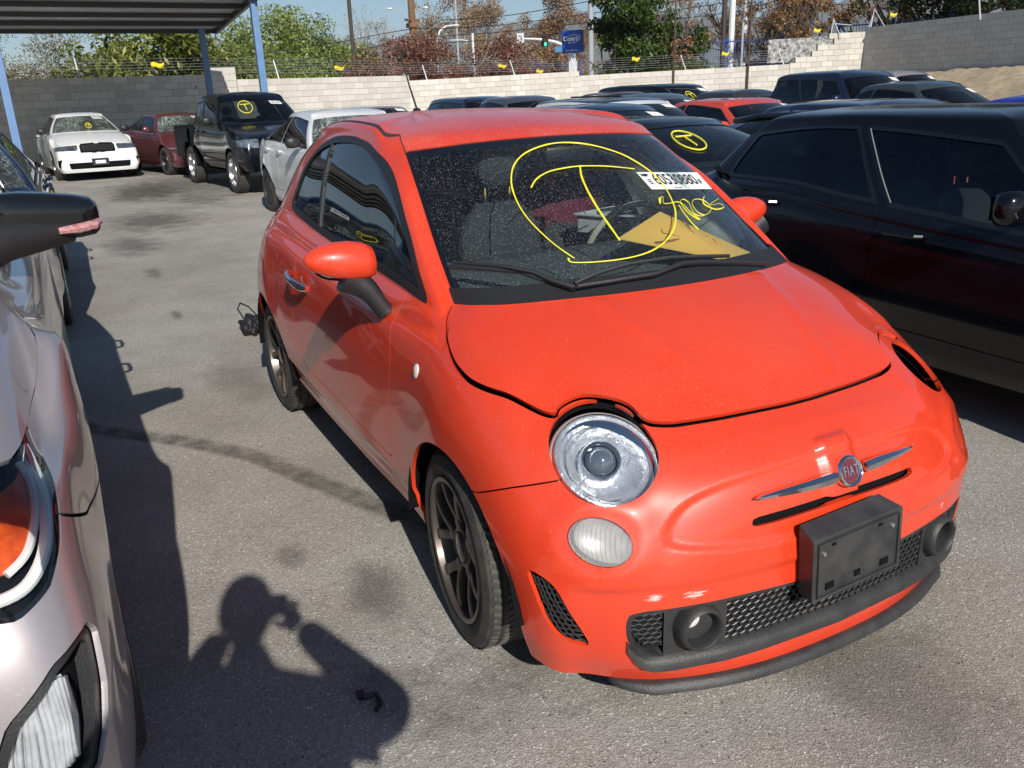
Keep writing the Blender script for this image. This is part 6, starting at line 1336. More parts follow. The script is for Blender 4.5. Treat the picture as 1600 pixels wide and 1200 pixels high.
# ------------------------------------------------------------------ trees
def leafmat(name,cols,trans=.25):
    m=bpy.data.materials.new(name); m.use_nodes=True; nt=m.node_tree; nt.nodes.clear(); L=nt.links.new; o=nt.nodes.new('ShaderNodeOutputMaterial'); d=nt.nodes.new('ShaderNodeBsdfDiffuse'); t=nt.nodes.new('ShaderNodeBsdfTranslucent'); gl=nt.nodes.new('ShaderNodeBsdfGlossy'); gl.inputs['Roughness'].default_value=.45
    a=nt.nodes.new('ShaderNodeAttribute'); a.attribute_name='tone'; r=nt.nodes.new('ShaderNodeValToRGB'); e=r.color_ramp.elements
    while len(e)<len(cols): e.new(.5)
    for i,c in enumerate(cols): e[i].position=i/(len(cols)-1); e[i].color=(*c,1)
    L(a.outputs['Fac'],r.inputs[0]); L(r.outputs[0],d.inputs[0]); L(r.outputs[0],t.inputs[0]); x=nt.nodes.new('ShaderNodeMixShader'); x.inputs[0].default_value=trans; L(d.outputs[0],x.inputs[1]); L(t.outputs[0],x.inputs[2])
    y=nt.nodes.new('ShaderNodeMixShader'); y.inputs[0].default_value=.04; L(x.outputs[0],y.inputs[1]); L(gl.outputs[0],y.inputs[2]); L(y.outputs[0],o.inputs[0]); return m
LM=dict(leafy=leafmat('yellow_green_leaves',[(.04,.055,.010),(.14,.17,.028),(.32,.33,.06)]),soft=leafmat('soft_green_leaves',[(.11,.15,.035),(.22,.28,.07),(.36,.42,.13)],.35),
 red=leafmat('red_autumn_leaves',[(.07,.04,.03),(.20,.085,.055),(.38,.17,.11)]),tan=leafmat('tan_autumn_leaves',[(.16,.09,.04),(.30,.19,.10),(.42,.31,.18)]),
 orange=leafmat('orange_brown_leaves',[(.14,.08,.04),(.28,.16,.075),(.42,.27,.14)]),ficus=leafmat('dense_green_leaves',[(.015,.03,.006),(.05,.085,.012),(.14,.19,.03)]),
 pink=leafmat('salmon_leaves',[(.25,.10,.05),(.45,.22,.13)]),dark=leafmat('dark_evergreen_leaves',[(.006,.012,.003),(.018,.032,.006),(.07,.08,.015)]),dry=leafmat('dry_brush_leaves',[(.09,.07,.035),(.20,.16,.08),(.32,.27,.13)]),grass=leafmat('mound_grass',[(.08,.10,.02),(.17,.19,.05)]))
BARK=mat('brown_bark',(.10,.07,.05),rough=.95,bump=.6,bscale=12); PALEB=mat('pale_bark',(.42,.38,.33),rough=.9,noise=.4,nscale=6); GREYB=mat('grey_twig_bark',(.24,.21,.19),rough=.95)
def leaves(rg,centers,radii,n,size,aspect=.45,droop=0.):
    """n small leaf faces spread through the clumps"""
    C_=np.array(centers); R_=np.array(radii); w=R_[:,0]*R_[:,1]*R_[:,2]; w=w/w.sum(); idx=rg.choice(len(C_),n,p=w)
    d=rg.normal(size=(n,3)); d/=np.linalg.norm(d,axis=1)[:,None]; r=rg.random(n)**(.42); P=C_[idx]+d*r[:,None]*R_[idx]
    a=rg.normal(size=(n,3)); a/=np.linalg.norm(a,axis=1)[:,None]; a[:,2]-=droop; b_=np.cross(a,rg.normal(size=(n,3))); b_/=np.linalg.norm(b_,axis=1)[:,None]+1e-9
    s=size*rg.uniform(.6,1.4,n)[:,None]; V=np.stack([P-a*s*.5,P+b_*s*aspect*.5,P+a*s*.5,P-b_*s*aspect*.5],1).reshape(-1,3)
    tone=np.clip(rg.normal(.45,.22,n)+.25*rg.random(len(C_))[idx]-.1,0,1); return V,np.repeat(tone,4)
def limbs(b,rg,p,d,L,r,depth,spread,tips,minr=.012,up=.25,n=(2,4)):
    P=[p]; q=p.copy(); dd=d.copy()
    for i in range(3): dd=(dd+Vector(rg.normal(size=3))*.12+Vector((0,0,up*.12))).normalized(); q=q+dd*L/3; P.append(q.copy())
    b.tube(P,[r,r*.85,r*.72,r*.6],6 if r>.05 else 4,caps=False)
    if depth==0: tips.append(q); return
    for k in range(rg.integers(*n)):
        nd=(dd+Vector(rg.normal(size=3))*spread).normalized(); nd.z=nd.z+up; nd.normalize(); s=P[rg.integers(2,4)]; limbs(b,rg,s,nd,L*rg.uniform(.6,.85),max(minr,r*.6),depth-1,spread,tips,minr,up,n)
    if depth<=2: tips.append(q)
def tree(name,x,y,h,w,kind,label,n=4000,size=.2,seed=1,base=.25,bark=None,depth=3,z0=0.,crown=None,clump=.28,group=None,trunk=.16,aspect=.5,twigs=False,cat='tree',up=.25,squash=1.):
    rg=np.random.default_rng(seed); E=empty(name,(x,y,z0),rg.uniform(0,6.28),label,cat,group); b=MB(); tips=[]
    limbs(b,rg,Vector((0,0,0)),Vector((.03,.02,1)),h*base*1.2,trunk,0,.3,tips); t0=tips[0]; tips=[]
    for k in range(5): limbs(b,rg,t0*rg.uniform(.75,1.),Vector((rg.normal()*.6,rg.normal()*.6,.9)).normalized(),h*.30,trunk*.55,depth-1,.55,tips,minr=.012 if not twigs else .014,up=up,n=(2,4) if not twigs else (3,5))
    b.build('trunk',bark or BARK,E)
    if n:
        # crown: clumps round the branch tips and through an uneven ellipsoid, with gaps left between
        cs=[];rs=[]; tp=[t for t in tips]
        m=26
        for k in range(m):
            d=rg.normal(size=3); d/=np.linalg.norm(d); f=rg.uniform(.45,1.)
            c=np.array([0,0,h*(base+ (1-base)*.52)])+d*np.array([w/2,w/2,h*(1-base)*.5])*f*rg.uniform(.75,1.08); cs.append(c); s=clump*w*rg.uniform(.5,1.0)*.6; rs.append((s,s,s*.75*squash))
        for t in (tp if len(tp)<60 else [tp[i] for i in rg.choice(len(tp),60,replace=False)]):
            if abs(t.x)<w*.6 and abs(t.y)<w*.6 and t.z<h*1.05: s=clump*w*rg.uniform(.25,.5)*.6; cs.append(np.array(t)); rs.append((s,s,s*.8))
        V,tn=leaves(rg,cs,rs,n,size,aspect,0.); T=np.arange(n*4).reshape(-1,4); me=tri_mesh('crown',V,T,None,False,[LM[kind]]); at=me.attributes.new('tone','FLOAT','POINT'); at.data.foreach_set('value',tn.astype(np.float32)); link('crown',me,E)
    return E
tree('dry_brush',-31.5,-4.2,5.2,7.5,'dry','dry olive brown brush tree seen through the carport at the far left',13000,.13,11,base=.12,bark=GREYB,aspect=.25,trunk=.1,depth=3)
tree('dry_brush',-32.5,-.9,4.6,4.6,'dry','dry brown thicket between the left brush tree and the leafy tree',9000,.13,12,clump=.4,base=.1,bark=GREYB,aspect=.25,trunk=.1)
tree('leafy_tree',-29.6,1.3,4.9,5.6,'leafy','bright yellow green leafy tree behind the shaded wall under the carport roof',9000,.24,13,base=.1,clump=.40,aspect=.34)
tree('leafy_tree',-31.0,3.6,3.9,2.6,'leafy','small leafy tree beside the far blue carport post',1600,.2,14,base=.2)
tree('green_tree',-66,10.6,6.6,8,'soft','low green tree right of the far blue post',11000,.26,15,base=.1,clump=.40)
tree('green_tree',-66,15.2,8.6,8.6,'soft','tallest of the pale green trees, with a pointed top',17000,.26,16,base=.08,clump=.38)
tree('green_tree',-66,18.8,6.8,6.4,'soft','green tree behind the thin dark pole',10000,.26,17,base=.08,clump=.40)
tree('green_tree',-60,13.0,4.6,8.5,'soft','low green tree row just above the cream wall',9000,.26,18,base=.05,clump=.42)
tree('bare_tree',-76,24.4,9.2,7,'dry','pale leafless tree left of the red trees',900,.16,19,base=.25,bark=PALEB,depth=4,twigs=True,trunk=.14)
tree('bare_tree',-74,26.6,8.0,6,'dry','second pale leafless tree close behind the red trees',600,.16,20,base=.25,bark=PALEB,depth=4,twigs=True,trunk=.12)
tree('red_tree',-42.4,14.9,5.0,5.2,'red','red leafed tree around the foot of the wooden pole',11000,.13,21,base=.06,clump=.36,aspect=.6)
tree('red_tree',-43.9,18.0,4.7,4.6,'red','rust red tree left of the white signal pole',10000,.13,22,base=.06,clump=.36,aspect=.6)
tree('red_tree',-41.0,20.2,4.5,4.6,'red','dark red tree right of the white signal pole',10000,.13,23,base=.06,clump=.36,aspect=.6)
tree('red_tree',-38.9,12.6,3.6,3.6,'red','lowest bright red bush where the green trees end',3000,.16,24,base=.1,aspect=.6)
tree('tan_tree',-57,25.3,9.6,7.0,'tan','tall tan tree with pale branches above the red trees',16000,.14,25,base=.18,bark=PALEB,depth=4,twigs=True,clump=.34)
tree('orange_tree',-51,29.8,9.0,5.6,'orange','tall orange brown tree behind the blue sign',20000,.14,26,base=.12,clump=.36,bark=GREYB)
tree('orange_tree',-47,27.2,4.9,5.0,'orange','low orange brown tree left of the blue sign',8000,.16,27,base=.08,clump=.4,bark=GREYB)
tree('dense_tree',-32.4,22.7,8.2,3.6,'ficus','dense glossy green tree immediately right of the blue sign',17000,.17,28,base=.02,clump=.42)
tree('dense_tree',-31.3,24.7,5.5,3.3,'ficus','dense green tree with a salmon patch beside the thin rusty post',11000,.17,29,base=.02,clump=.40)
tree('salmon_tree',-30.4,23.9,4.0,1.1,'pink','salmon coloured leaf patch on the front of the dense green tree',420,.15,30,base=.62,trunk=.03,cat='tree')
tree('sparse_tree',-46,36.0,9.0,6.6,'orange','half bare brown tree behind the blue fence',3400,.20,31,base=.2,bark=GREYB,depth=4,twigs=True,clump=.2)
tree('sparse_tree',-35,33.0,7.4,6.2,'orange','brown leafed tree behind the stepped wall',12000,.13,32,base=.15,bark=BARK,depth=4,twigs=True,clump=.2)
tree('sparse_tree',-30,31.8,7.2,5.0,'orange','orange brown tree at the corner of the two walls',11000,.13,33,base=.15,bark=BARK,depth=4,clump=.2)
tree('sparse_tree',-29,35.6,8.5,5.5,'orange','brown tree with thick bent limbs above the wall corner',2600,.16,34,base=.25,bark=BARK,depth=4,trunk=.26,clump=.18)
tree('evergreen_tree',-24.5,33.6,7.6,5.6,'dark','very dark evergreen crown hanging over the shaded wall',8000,.2,35,base=.42,clump=.3)
tree('evergreen_tree',-20.0,32.4,7.6,6.2,'dark','dark evergreen crown at the upper right corner',8500,.2,36,base=.42,clump=.3)
# mound of grass behind the wall
rg=np.random.default_rng(9); V,tn=leaves(rg,[(-29.5,23.4,2.35),(-29.2,24.4,2.25)],[(.5,1.2,.45)]*2,1500,.12,.3); T=np.arange(6000).reshape(-1,4); me=tri_mesh('ground_cover',V,T,None,False,[LM['grass']]); at=me.attributes.new('tone','FLOAT','POINT'); at.data.foreach_set('value',tn.astype(np.float32)); o=link('ground_cover',me); o['kind']='stuff'
# far-off street level: berm hiding the horizon line behind the walls
V=[];F=[]
# ------------------------------------------------------------------ mountains
def ridge(name,D,prof,col,seed,thick=900):
    rg=np.random.default_rng(seed); V=[];F=[]; n=len(prof); ph=rg.uniform(0,6,6); N=240; az0,az1=prof[0][0],prof[-1][0]
    A_=np.linspace(az0,az1,N); H=np.interp(A_,[p[0] for p in prof],[p[1] for p in prof])
    H=H*(1+.045*np.sin(A_*3.1+ph[0])+.03*np.sin(A_*9+ph[1])+.018*np.sin(A_*23+ph[2])+.01*np.sin(A_*57+ph[3]))
    M=14
    for i in range(N):
        a=math.radians(A_[i])
        for j in range(M):
            f=j/(M-1); r=D-thick*(1-f)+60*math.sin(A_[i]*14+f*9+ph[4])*math.sin(f*3.1); z=H[i]*(f**.9)*(1+.10*math.sin(A_[i]*11+f*7)*(1-f))-2; V.append((r*math.cos(a),r*math.sin(a),z))
    for i in range(N-1):
        for j in range(M-1): F.append((i*M+j,(i+1)*M+j,(i+1)*M+j+1,i*M+j+1))
    o=poly_obj(name,V,F,mat(name+'_scrub',col,rough=1.,noise=.35,nscale=.004),None,True); o['kind']='structure'; return o
ridge('mountains',5000,[(95,250),(110,330),(125,400),(133,395),(140,360),(147,395),(153,365),(157,385),(161,300),(164,335),(168,320),(171,340),(174,240),(180,160),(200,120)],(.16,.15,.11),3)
ridge('foothills',1500,[(90,22),(120,38),(140,30),(160,36),(180,22),(215,15)],(.09,.10,.05),4,300)
# haze
b=MB(); b.box((-2600,1500,225),(8200,8600,452)); hz=b.build('haze',None,None,smooth=False); hz['kind']='stuff'
hm=bpy.data.materials.new('haze_air'); hm.use_nodes=True; nt=hm.node_tree; nt.nodes.clear(); o=nt.nodes.new('ShaderNodeOutputMaterial'); v=nt.nodes.new('ShaderNodeVolumePrincipled'); v.inputs['Color'].default_value=(.52,.72,1.,1); v.inputs['Density'].default_value=.00008; v.inputs['Anisotropy'].default_value=.0; nt.links.new(v.outputs[0],o.inputs['Volume']); hz.data.materials.append(hm)
# ------------------------------------------------------------------ blue sign, poles, wires, signals, fence beyond the wall
SB=mat('sign_blue',(.012,.07,.42),rough=.35,coat=.3); SW=mat('sign_white',(.80,.81,.82),rough=.4)
n_=Vector((.52,-.85,0)).normalized(); tng=Vector((.85,.52,0)).normalized(); yaw=math.atan2(tng.y,tng.x)
SG=empty('blue_sign',(-35.52,21.42,0),yaw,'blue square shop sign with white italic lettering on a white pylon above the wall','sign')
b=MB(); b.box((0,.0,3.92),(1.06,.30,1.02)); b.build('sign_box',SB,SG,smooth=False,bevel=.02)
b=MB(); b.box((0,.0,1.7),(.34,.22,3.4)); b.build('pylon',SW,SG,smooth=False)
Ft=Matrix(((1,0,0,0),(0,0,-1,-.154),(0,1,0,0),(0,0,0,1)))
def on_sign(x,z): return Matrix.Translation((x,0,z))@Ft
text_obj('lettering','Copart',.30,on_sign(-.06,4.05),SW,SG,extrude=.008,sx=.93,shear=.25,bold=.012)
b=MB(); P=[(.05+.43*math.cos(a),-.165,4.03+.175*math.sin(a)+.05*math.cos(a)) for a in np.linspace(-2.2,2.35,26)]; b.tube(P,[.006+.016*math.sin(math.pi*i/25) for i in range(26)],6); b.build('oval_ring',SW,SG)
text_obj('small_lettering','9835 N. Sante Avenue',.075,on_sign(.02,3.52),SW,SG,extrude=.004,bold=.003)
def pole(name,x,y,z1,r0,r1,m,label,cat='pole',z0=0.,n=10,lean=(0,0)):
    b=MB(); b.tube([(x,y,z0),(x+lean[0]*.5,y+lean[1]*.5,(z0+z1)/2),(x+lean[0],y+lean[1],z1)],[r0,(r0+r1)/2,r1],n); return tag(b.build(name,m,None),label,cat)
GP=mat('grey_steel_pole',(.38,.40,.42),rough=.5,metal=.2); WP_=mat('white_steel_pole',(.66,.67,.68),rough=.5); DKP=mat('dark_brown_pole',(.055,.04,.032),rough=.7); WOOD=mat('wooden_pole_timber',(.22,.12,.065),rough=.9,noise=.4,nscale=4); BRN=mat('rusty_post_steel',(.075,.045,.035),rough=.8)
pole('thin_pole',-45.7,13.55,9.5,.13,.10,DKP,'slim dark pole standing in front of the green trees')
wp=pole('wooden_pole',-49.2,18.5,11.5,.24,.19,WOOD,'brown wooden utility pole rising out of the red tree')
b=MB(); b.box((-49.2,18.5,6.05),(.3,1.0,.12),rot=Matrix.Rotation(.4,3,'Z')); b.box((-49.2,18.5,5.75),(.6,.6,.25)); q=b.build('crossarm',WOOD,wp,smooth=False)
b=MB(); b.tube([(-49.3,18.3,5.9),(-49.4,18.0,6.55),(-49.6,17.5,6.72)],.02,6); b.tube([(-49.3,18.4,6.0),(-49.1,18.8,6.55),(-48.95,19.2,6.72)],.02,6); la=b.build('lamp_arm',GP,wp); la['kind']='stuff'
for x,y,z in((-49.65,17.3,6.70),(-48.9,19.3,6.72)):
    b=MB(); b.lathe([(0,.06),(.08,.05),(.12,0),(.08,-.05),(0,-.06)],(x,y,z),(0,0,1),12,sx=1.,sy=1.9); b.build('lamp_head',SW,la)
b=MB(); P=[(-53.0,21.6,0),(-53.05,21.65,5.2),(-53.0,21.9,5.75),(-52.9,22.3,6.02),(-52.75,22.75,6.06),(-52.6,23.1,6.05)]; b.tube(P,[.09,.07,.06,.055,.05,.06],8); tag(b.build('street_lamp',WP_,None),'white curved street lamp between the wooden pole and the tan tree','street lamp')
pole('tall_pole',-52.74,23.0,10.5,.09,.07,GP,'slim grey pole in front of the tall tan tree')
sp=pole('signal_pole',-47.77,21.8,5.2,.085,.075,WP_,'short white signal pole above the red trees')
b=MB(); b.tube([(-47.77,21.8,4.7),(-48.0,21.2,4.85),(-48.4,20.6,4.86)],.03,6); b.build('arm',WP_,sp)
pole('tall_pole',-40.1,25.4,9.5,.17,.14,GP,'thick grey pole directly right of the blue sign')
pole('tall_pole',-34.3,29.8,9.5,.14,.12,DKP,'dark tall pole, left one of the close group behind the blue fence')
pole('tall_pole',-34.1,30.15,9.5,.17,.15,WP_,'thick white pole beside the dark tall pole behind the blue fence')
pole('tall_pole',-35.1,31.95,9.5,.15,.13,WP_,'white tall pole on the right behind the blue fence')
pole('thin_post',-26.46,20.56,5.65,.035,.03,BRN,'thin rusty post in front of the sunlit wall, beside the dense green tree',n=8)
pole('thin_post',-24.93,23.03,5.5,.04,.035,BRN,'thin rusty post in front of the sunlit wall, left of the navy pickup',n=8)
pole('fence_post',-28.2,25.6,4.2,.05,.05,GP,'grey fence post rising above the wall steps')
# traffic signal
SGN=empty('traffic_signal',(-42.4,25.3,0),0,'traffic signal with green lamp and white turn sign on a long white mast arm','traffic signal')
def tl(p): return (p[0]+42.4,p[1]-25.3,p[2])
b=MB(); b.tube([tl(p) for p in((-42.4,25.6,0),(-42.4,25.55,3.6),(-42.55,25.2,4.15),(-42.85,24.7,4.38),(-43.2,24.1,4.53),(-43.75,23.1,4.62))],[.14,.12,.10,.08,.07,.05],8); b.build('mast_arm',WP_,SGN)
b=MB(); b.box(tl((-43.1,24.2,4.45)),(.28,.32,.62)); hs=b.build('signal_head',mat('signal_black',(.02,.022,.02),rough=.5),SGN,smooth=False,bevel=.03)
for z,c,e in((4.64,(.10,.01,.01),0),(4.45,(.10,.06,.01),0),(4.26,(.02,.75,.40),2.0)):
    b=MB(); b.lathe([(0,.03),(.09,.02),(.10,0)],tl((-42.94,24.12,z)),(.55,-.83,0),14); b.build('signal_lamp',mat('signal_lamp_%d'%int(z*100),c,rough=.3,emit=e),hs)
b=MB(); b.box(tl((-43.85,23.0,4.66)),(.05,.42,.52),rot=Matrix.Rotation(-.95,3,'Z')); ts=b.build('turn_sign',SW,SGN,smooth=False)
b=MB(); a0=Vector(tl((-43.85,23.0,4.66)))+Vector((.55,-.80,0))*.04; ux=Vector((.82,.57,0)); uz=Vector((0,0,1)); b.tube([a0+ux*.10-uz*.18,a0+ux*.10+uz*.02,a0+ux*.04+uz*.11,a0-ux*.12+uz*.12],.018,5); b.build('turn_arrow',INK,ts)
b=MB(); b.box((-42.7,25.0,3.98),(.05,.72,.30),rot=Matrix.Rotation(-1.0,3,'Z')); tag(b.build('street_sign',mat('pale_blue_sign',(.12,.32,.55),rough=.5),None,smooth=False),'pale blue street name sign left of the shop sign','sign')
sb_=MB(); a0=Vector((-42.7,25.0,3.98))+Vector((.55,-.80,0))*.04; sb_.tube([a0+Vector((.82,.57,0))*q for q in(-.05,.3)],.03,4)
b=MB(); b.box((-38.9,26.9,4.1),(.30,.40,.95)); tag(b.build('pedestrian_signal',mat('signal_green',(.01,.05,.045),rough=.6),None,smooth=False,bevel=.03),'dark green back of a signal head between the sign and the grey pole','signal')
# overhead wires
WB=mat('black_cable',(.02,.02,.022),rough=.7)
for nm,pts in(('upper overhead cable from the left to the wooden pole and on to the right',[(-54.5,-2,2.9),(-52.3,7.,4.07),(-50.9,13.6,4.84),(-49.3,18.2,5.53),(-48.5,20.1,5.52),(-46.7,24.,5.66),(-42.6,30.5,6.3),(-38,38,7.2)]),
 ('middle overhead cable crossing the red trees',[(-54,-2,2.5),(-52,7,3.5),(-50.6,14.6,4.3),(-49.3,18.3,5.0),(-46.7,24,5.25),(-42.6,30.5,5.8),(-38,38,6.7)]),
 ('lower overhead cable over the green trees',[(-53.6,-2,2.2),(-51.8,7,3.1),(-50.4,14.6,3.9),(-49.2,18.3,4.6),(-46.6,24,4.85),(-42.5,30.5,5.35),(-38,38,6.0)]),
 ('topmost overhead cable running off to the upper right',[(-48.5,20.1,6.0),(-46.7,24.,6.15),(-42.6,30.5,7.1),(-38,38,8.2)])):
    P=cr(np.array([pts[0]]+pts+[pts[-1]],float),5); b=MB(); b.tube(P,.022,4); tag(b.build('overhead_cable',WB,None),nm,'cable')
# blue steel fence behind the wall
FB=mat('fence_blue',(.02,.06,.24),rough=.5)
def fence(a,c,z0,z1,label,n):
    a=Vector((*a,0)); c=Vector((*c,0)); L=(c-a).length; E=empty('steel_fence',a,math.atan2(c.y-a.y,c.x-a.x),label,'fence')
    m=int(L/.13); me=None
    for i in range(min(m,300)):
        if me is None:
            b=MB(); b.box((0,0,(z0+z1)/2),(.018,.018,z1-z0)); me=bpy.data.meshes.new('picket'); me.from_pydata(b.V,[],b.F); me.materials.append(FB)
        o=link('picket',me,E); o.location=(i*L/m,0,0)
    for i in range(n+1):
        b=MB(); b.box((i*L/n,0.05,(z1+.1)/2),(.11,.11,z1+.1)); b.build('post',FB,E,smooth=False)
    for z in(z0+.15,z1-.12):
        b=MB(); b.box((L/2,-.04,z),(L,.05,.05)); b.build('rail',FB,E,smooth=False)
    return E
fence((-33.4,26.0),(-28.4,31.6),2.1,3.75,'blue steel picket fence right of the dense green tree',3)
fence((-28.2,31.4),(-24.0,33.6),2.2,4.15,'blue steel picket fence behind the stepped wall',2)
fence((-47.,22.8),(-44.6,27.6),1.6,3.35,'blue steel picket fence left of the sign pylon',2)
# white sign sheets and parked vehicles out on the street
b=MB(); b.box((-26.2,27.2,2.95),(2.9,.05,.95),rot=Matrix.Rotation(.62,3,'Z')); tag(b.build('privacy_sheet',mat('painted_leaf_shadow_white',(.72,.71,.68),rough=.8,noise=.95,nscale=7,dark=(.05,.045,.04),detail=8),None,smooth=False),'white fence sheet flecked with painted leaf shadows behind the stepped wall','sheet')  # dark noise flecks paint leaf shadows into the white sheet
car('street_car',(-38.6,34.2,1.25),math.radians(30),hatch(zroof=1.6),P_WHT,'white van like car passing behind the blue fence',detail=0,sticker=False,grille=False)
car('street_car',(-43.0,8.6,1.15),math.radians(70),hatch(zroof=1.5),P_NAVY,'dark car passing on the street beyond the wall under the green trees',detail=0,sticker=False,grille=False)
# ------------------------------------------------------------------ the photographer, whose shadow falls on the asphalt
F3=Vector((-.8924,.4513,0)); R3=Vector((.4621,.8861,0)).normalized(); CM=Vector(CAM)
PH=CM-Fx*.010-Rx*.052-Ux*.008
phn=MB(); phn.box((0,0,0),(.152,.073,.0082),bev=.003); ph=phn.build('phone',mat('phone_black',(.015,.015,.018),rough=.2,coat=.5),None)
ph.matrix_world=Matrix(((Rx[0],Ux[0],-Fx[0],PH[0]),(Rx[1],Ux[1],-Fx[1],PH[1]),(Rx[2],Ux[2],-Fx[2],PH[2]),(0,0,0,1))); tag(ph,'black phone held up sideways in both hands of the photographer','phone')
def skin_figure(name,verts,edges,radii,m,parent,sub=2,root=0):
    me=bpy.data.meshes.new(name); me.from_pydata([tuple(v) for v in verts],edges,[]); o=link(name,me,parent); me.materials.append(m)
    s=o.modifiers.new('skin','SKIN'); 
    sv=me.skin_vertices[0].data if me.skin_vertices else None
    if sv is None:
        bm=bmesh.new(); bm.from_mesh(me); bm.verts.layers.skin.verify(); bm.to_mesh(me); bm.free(); sv=me.skin_vertices[0].data
    for i,r in enumerate(radii): sv[i].radius=r if hasattr(r,'__len__') else (r,r)
    sv[root].use_root=True; s.use_smooth_shade=True; d=o.modifiers.new('sub','SUBSURF'); d.levels=d.render_levels=sub; return o
PE=empty('person',(2.30,-1.75,0),0,'person in a dark jacket holding a phone up with both hands','person')
def lp(v): return Vector(v)-Vector((2.30,-1.75,0))
pel=Vector((2.31,-1.76,.96)); chest=Vector((2.29,-1.75,1.28)); neck=Vector((2.24,-1.745,1.50)); hd=Vector((2.20,-1.735,1.585))
RS=chest+R3*.20+Vector((0,0,.13)); LS=chest-R3*.20+Vector((0,0,.13)); RE=Vector((2.13,-1.36,1.20)); LE=Vector((2.08,-2.06,1.18))
RH=PH+Rx*.078-Ux*.026-Fx*.02; LH=PH-Rx*.082-Ux*.026-Fx*.02; RW=RH+(RE-RH)*.13; LW=LH+(LE-LH)*.13
J=[pel,(pel+chest)/2,chest,neck-Vector((0,0,.03)),hd, RS,(RS+RE)/2,RE,(RE+RW)/2,RW, LS,(LS+LE)/2,LE,(LE+LW)/2,LW,
   pel+R3*.10-Vector((0,0,.04)),pel+R3*.12+F3*.02-Vector((0,0,.46)),pel+R3*.13-Vector((0,0,.88)),pel+R3*.14+F3*.13-Vector((0,0,.92)),
   pel-R3*.10-Vector((0,0,.04)),pel-R3*.13+F3*.02-Vector((0,0,.46)),pel-R3*.15-Vector((0,0,.88)),pel-R3*.16+F3*.13-Vector((0,0,.92))]
Ed=[(0,1),(1,2),(2,3),(3,4),(2,5),(5,6),(6,7),(7,8),(8,9),(2,10),(10,11),(11,12),(12,13),(13,14),(0,15),(15,16),(16,17),(17,18),(0,19),(19,20),(20,21),(21,22)]
Ra=[(.20,.15),(.21,.15),(.22,.15),.075,.06,.105,.088,.074,.058,.044,.105,.088,.074,.058,.044,.10,.072,.05,.04,.10,.072,.05,.04]
JK=mat('dark_clothing',(.03,.035,.045),rough=.9); SK=mat('skin_tone',(.42,.26,.18),rough=.6)
body=skin_figure('body',[lp(v) for v in J],Ed,Ra,JK,PE)
# head with face
bm=bmesh.new(); bmesh.ops.create_icosphere(bm,subdivisions=4,radius=1); hc=Vector((2.17,-1.725,1.645)); fz=(F3*.95-Vector((0,0,.25))).normalized(); rz_=fz.cross(Vector((0,0,1))).normalized(); uz_=rz_.cross(fz)
for v in bm.verts:
    q=v.co.copy(); x,y,z=q.x,q.y,q.z; w_=.078*(1-.16*max(0,-z)); d_=.098; 
    nose=.016*math.exp(-((x/.16)**2+((z+.10)/.20)**2)) if y>0 else 0
    brow=.006*math.exp(-((z-.18)/.1)**2) if y>.3 else 0; eye=-.007*(math.exp(-(((abs(x)-.38)/.17)**2+((z-.02)/.12)**2))) if y>0 else 0; mouth=-.003*math.exp(-((x/.25)**2+((z+.45)/.05)**2)) if y>0 else 0; chin=.006*math.exp(-((x/.3)**2+((z+.8)/.2)**2)) if y>0 else 0
    v.co=lp(hc+rz_*(x*w_)+fz*(y*d_+nose+brow+eye+mouth+chin)+uz_*(z*.118))
me=bpy.data.meshes.new('head'); bm.to_mesh(me); bm.free(); me.polygons.foreach_set('use_smooth',np.ones(len(me.polygons),bool)); me.materials.append(SK); hdo=link('head',me,PE)
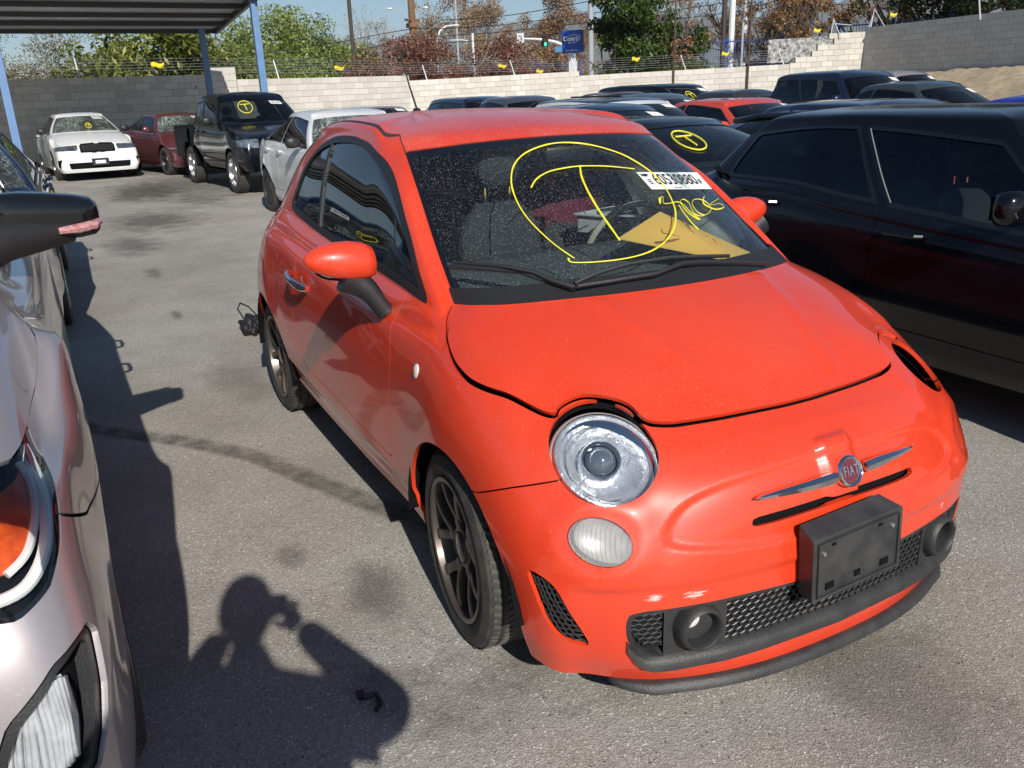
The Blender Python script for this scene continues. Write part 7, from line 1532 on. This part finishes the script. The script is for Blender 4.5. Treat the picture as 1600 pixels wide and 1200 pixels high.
for sx in(-1,1):
    b=MB(); b.lathe([(0,.004),(.010,.003),(.012,-.002)],lp(hc+rz_*(sx*.030)+fz*.086+uz_*.004),fz,12,sx=.8); b.build('eye',WHT,hdo)
    b=MB(); b.lathe([(.006,.0),(.028,.006),(.031,.0),(.022,-.006)],lp(hc+rz_*(sx*.078)-fz*.005),rz_*sx,12,sx=1.1,sy=.7); b.build('ear',SK,hdo)
bm=bmesh.new(); bmesh.ops.create_icosphere(bm,subdivisions=3,radius=1)
for v in bm.verts:
    q=v.co; v.co=lp(hc+rz_*(q.x*.086)+fz*(q.y*.103-.012)+uz_*(q.z*.118+.014)) 
bmesh.ops.delete(bm,geom=[v for v in bm.verts if ((Vector(v.co)-lp(hc)).dot(fz)>.05 and (Vector(v.co)-lp(hc)).dot(uz_)<.06) or (Vector(v.co)-lp(hc)).dot(uz_)<-.07],context='VERTS')
me=bpy.data.meshes.new('hair'); bm.to_mesh(me); bm.free(); me.polygons.foreach_set('use_smooth',np.ones(len(me.polygons),bool)); me.materials.append(mat('dark_hair',(.02,.015,.012),rough=.7)); link('hair',me,PE)
# hands: palm and five bent fingers closing round the ends of the phone
for sg,H,W in((1,RH,RW),(-1,LH,LW)):
    o_=Rx*sg; pal=H+o_*.012-Ux*.012; V=[W,pal]; E_=[(0,1)]; R_=[.040,(.048,.034)]
    for k,(du,ln) in enumerate(((.030,.9),(.012,1.),(-.006,.95),(-.022,.78))):
        a=pal+Ux*du*.8+o_*.006; b1=a+(-Fx)*0+Fx*(.0)+o_*.014+Ux*.012-Fx*.004; b2=b1-o_*.020*ln-Fx*.016*0+Fx*(-.012); b3=b2-o_*.024*ln
        i=len(V); V+=[a,b1+Ux*du*.5,b2+Ux*du*.6,b3+Ux*du*.6]; E_+=[(1,i),(i,i+1),(i+1,i+2),(i+2,i+3)]; R_+=[.0125,.012,.011,.0095]
    i=len(V); t0=pal-Ux*.012; V+=[t0-o_*.012-Ux*.010,t0-o_*.035-Ux*.006,t0-o_*.055+Ux*.004]; E_+=[(1,i),(i,i+1),(i+1,i+2)]; R_+=[.012,.0105,.009]
    skin_figure('hand',[lp(v) for v in V],E_,R_,SK,PE)
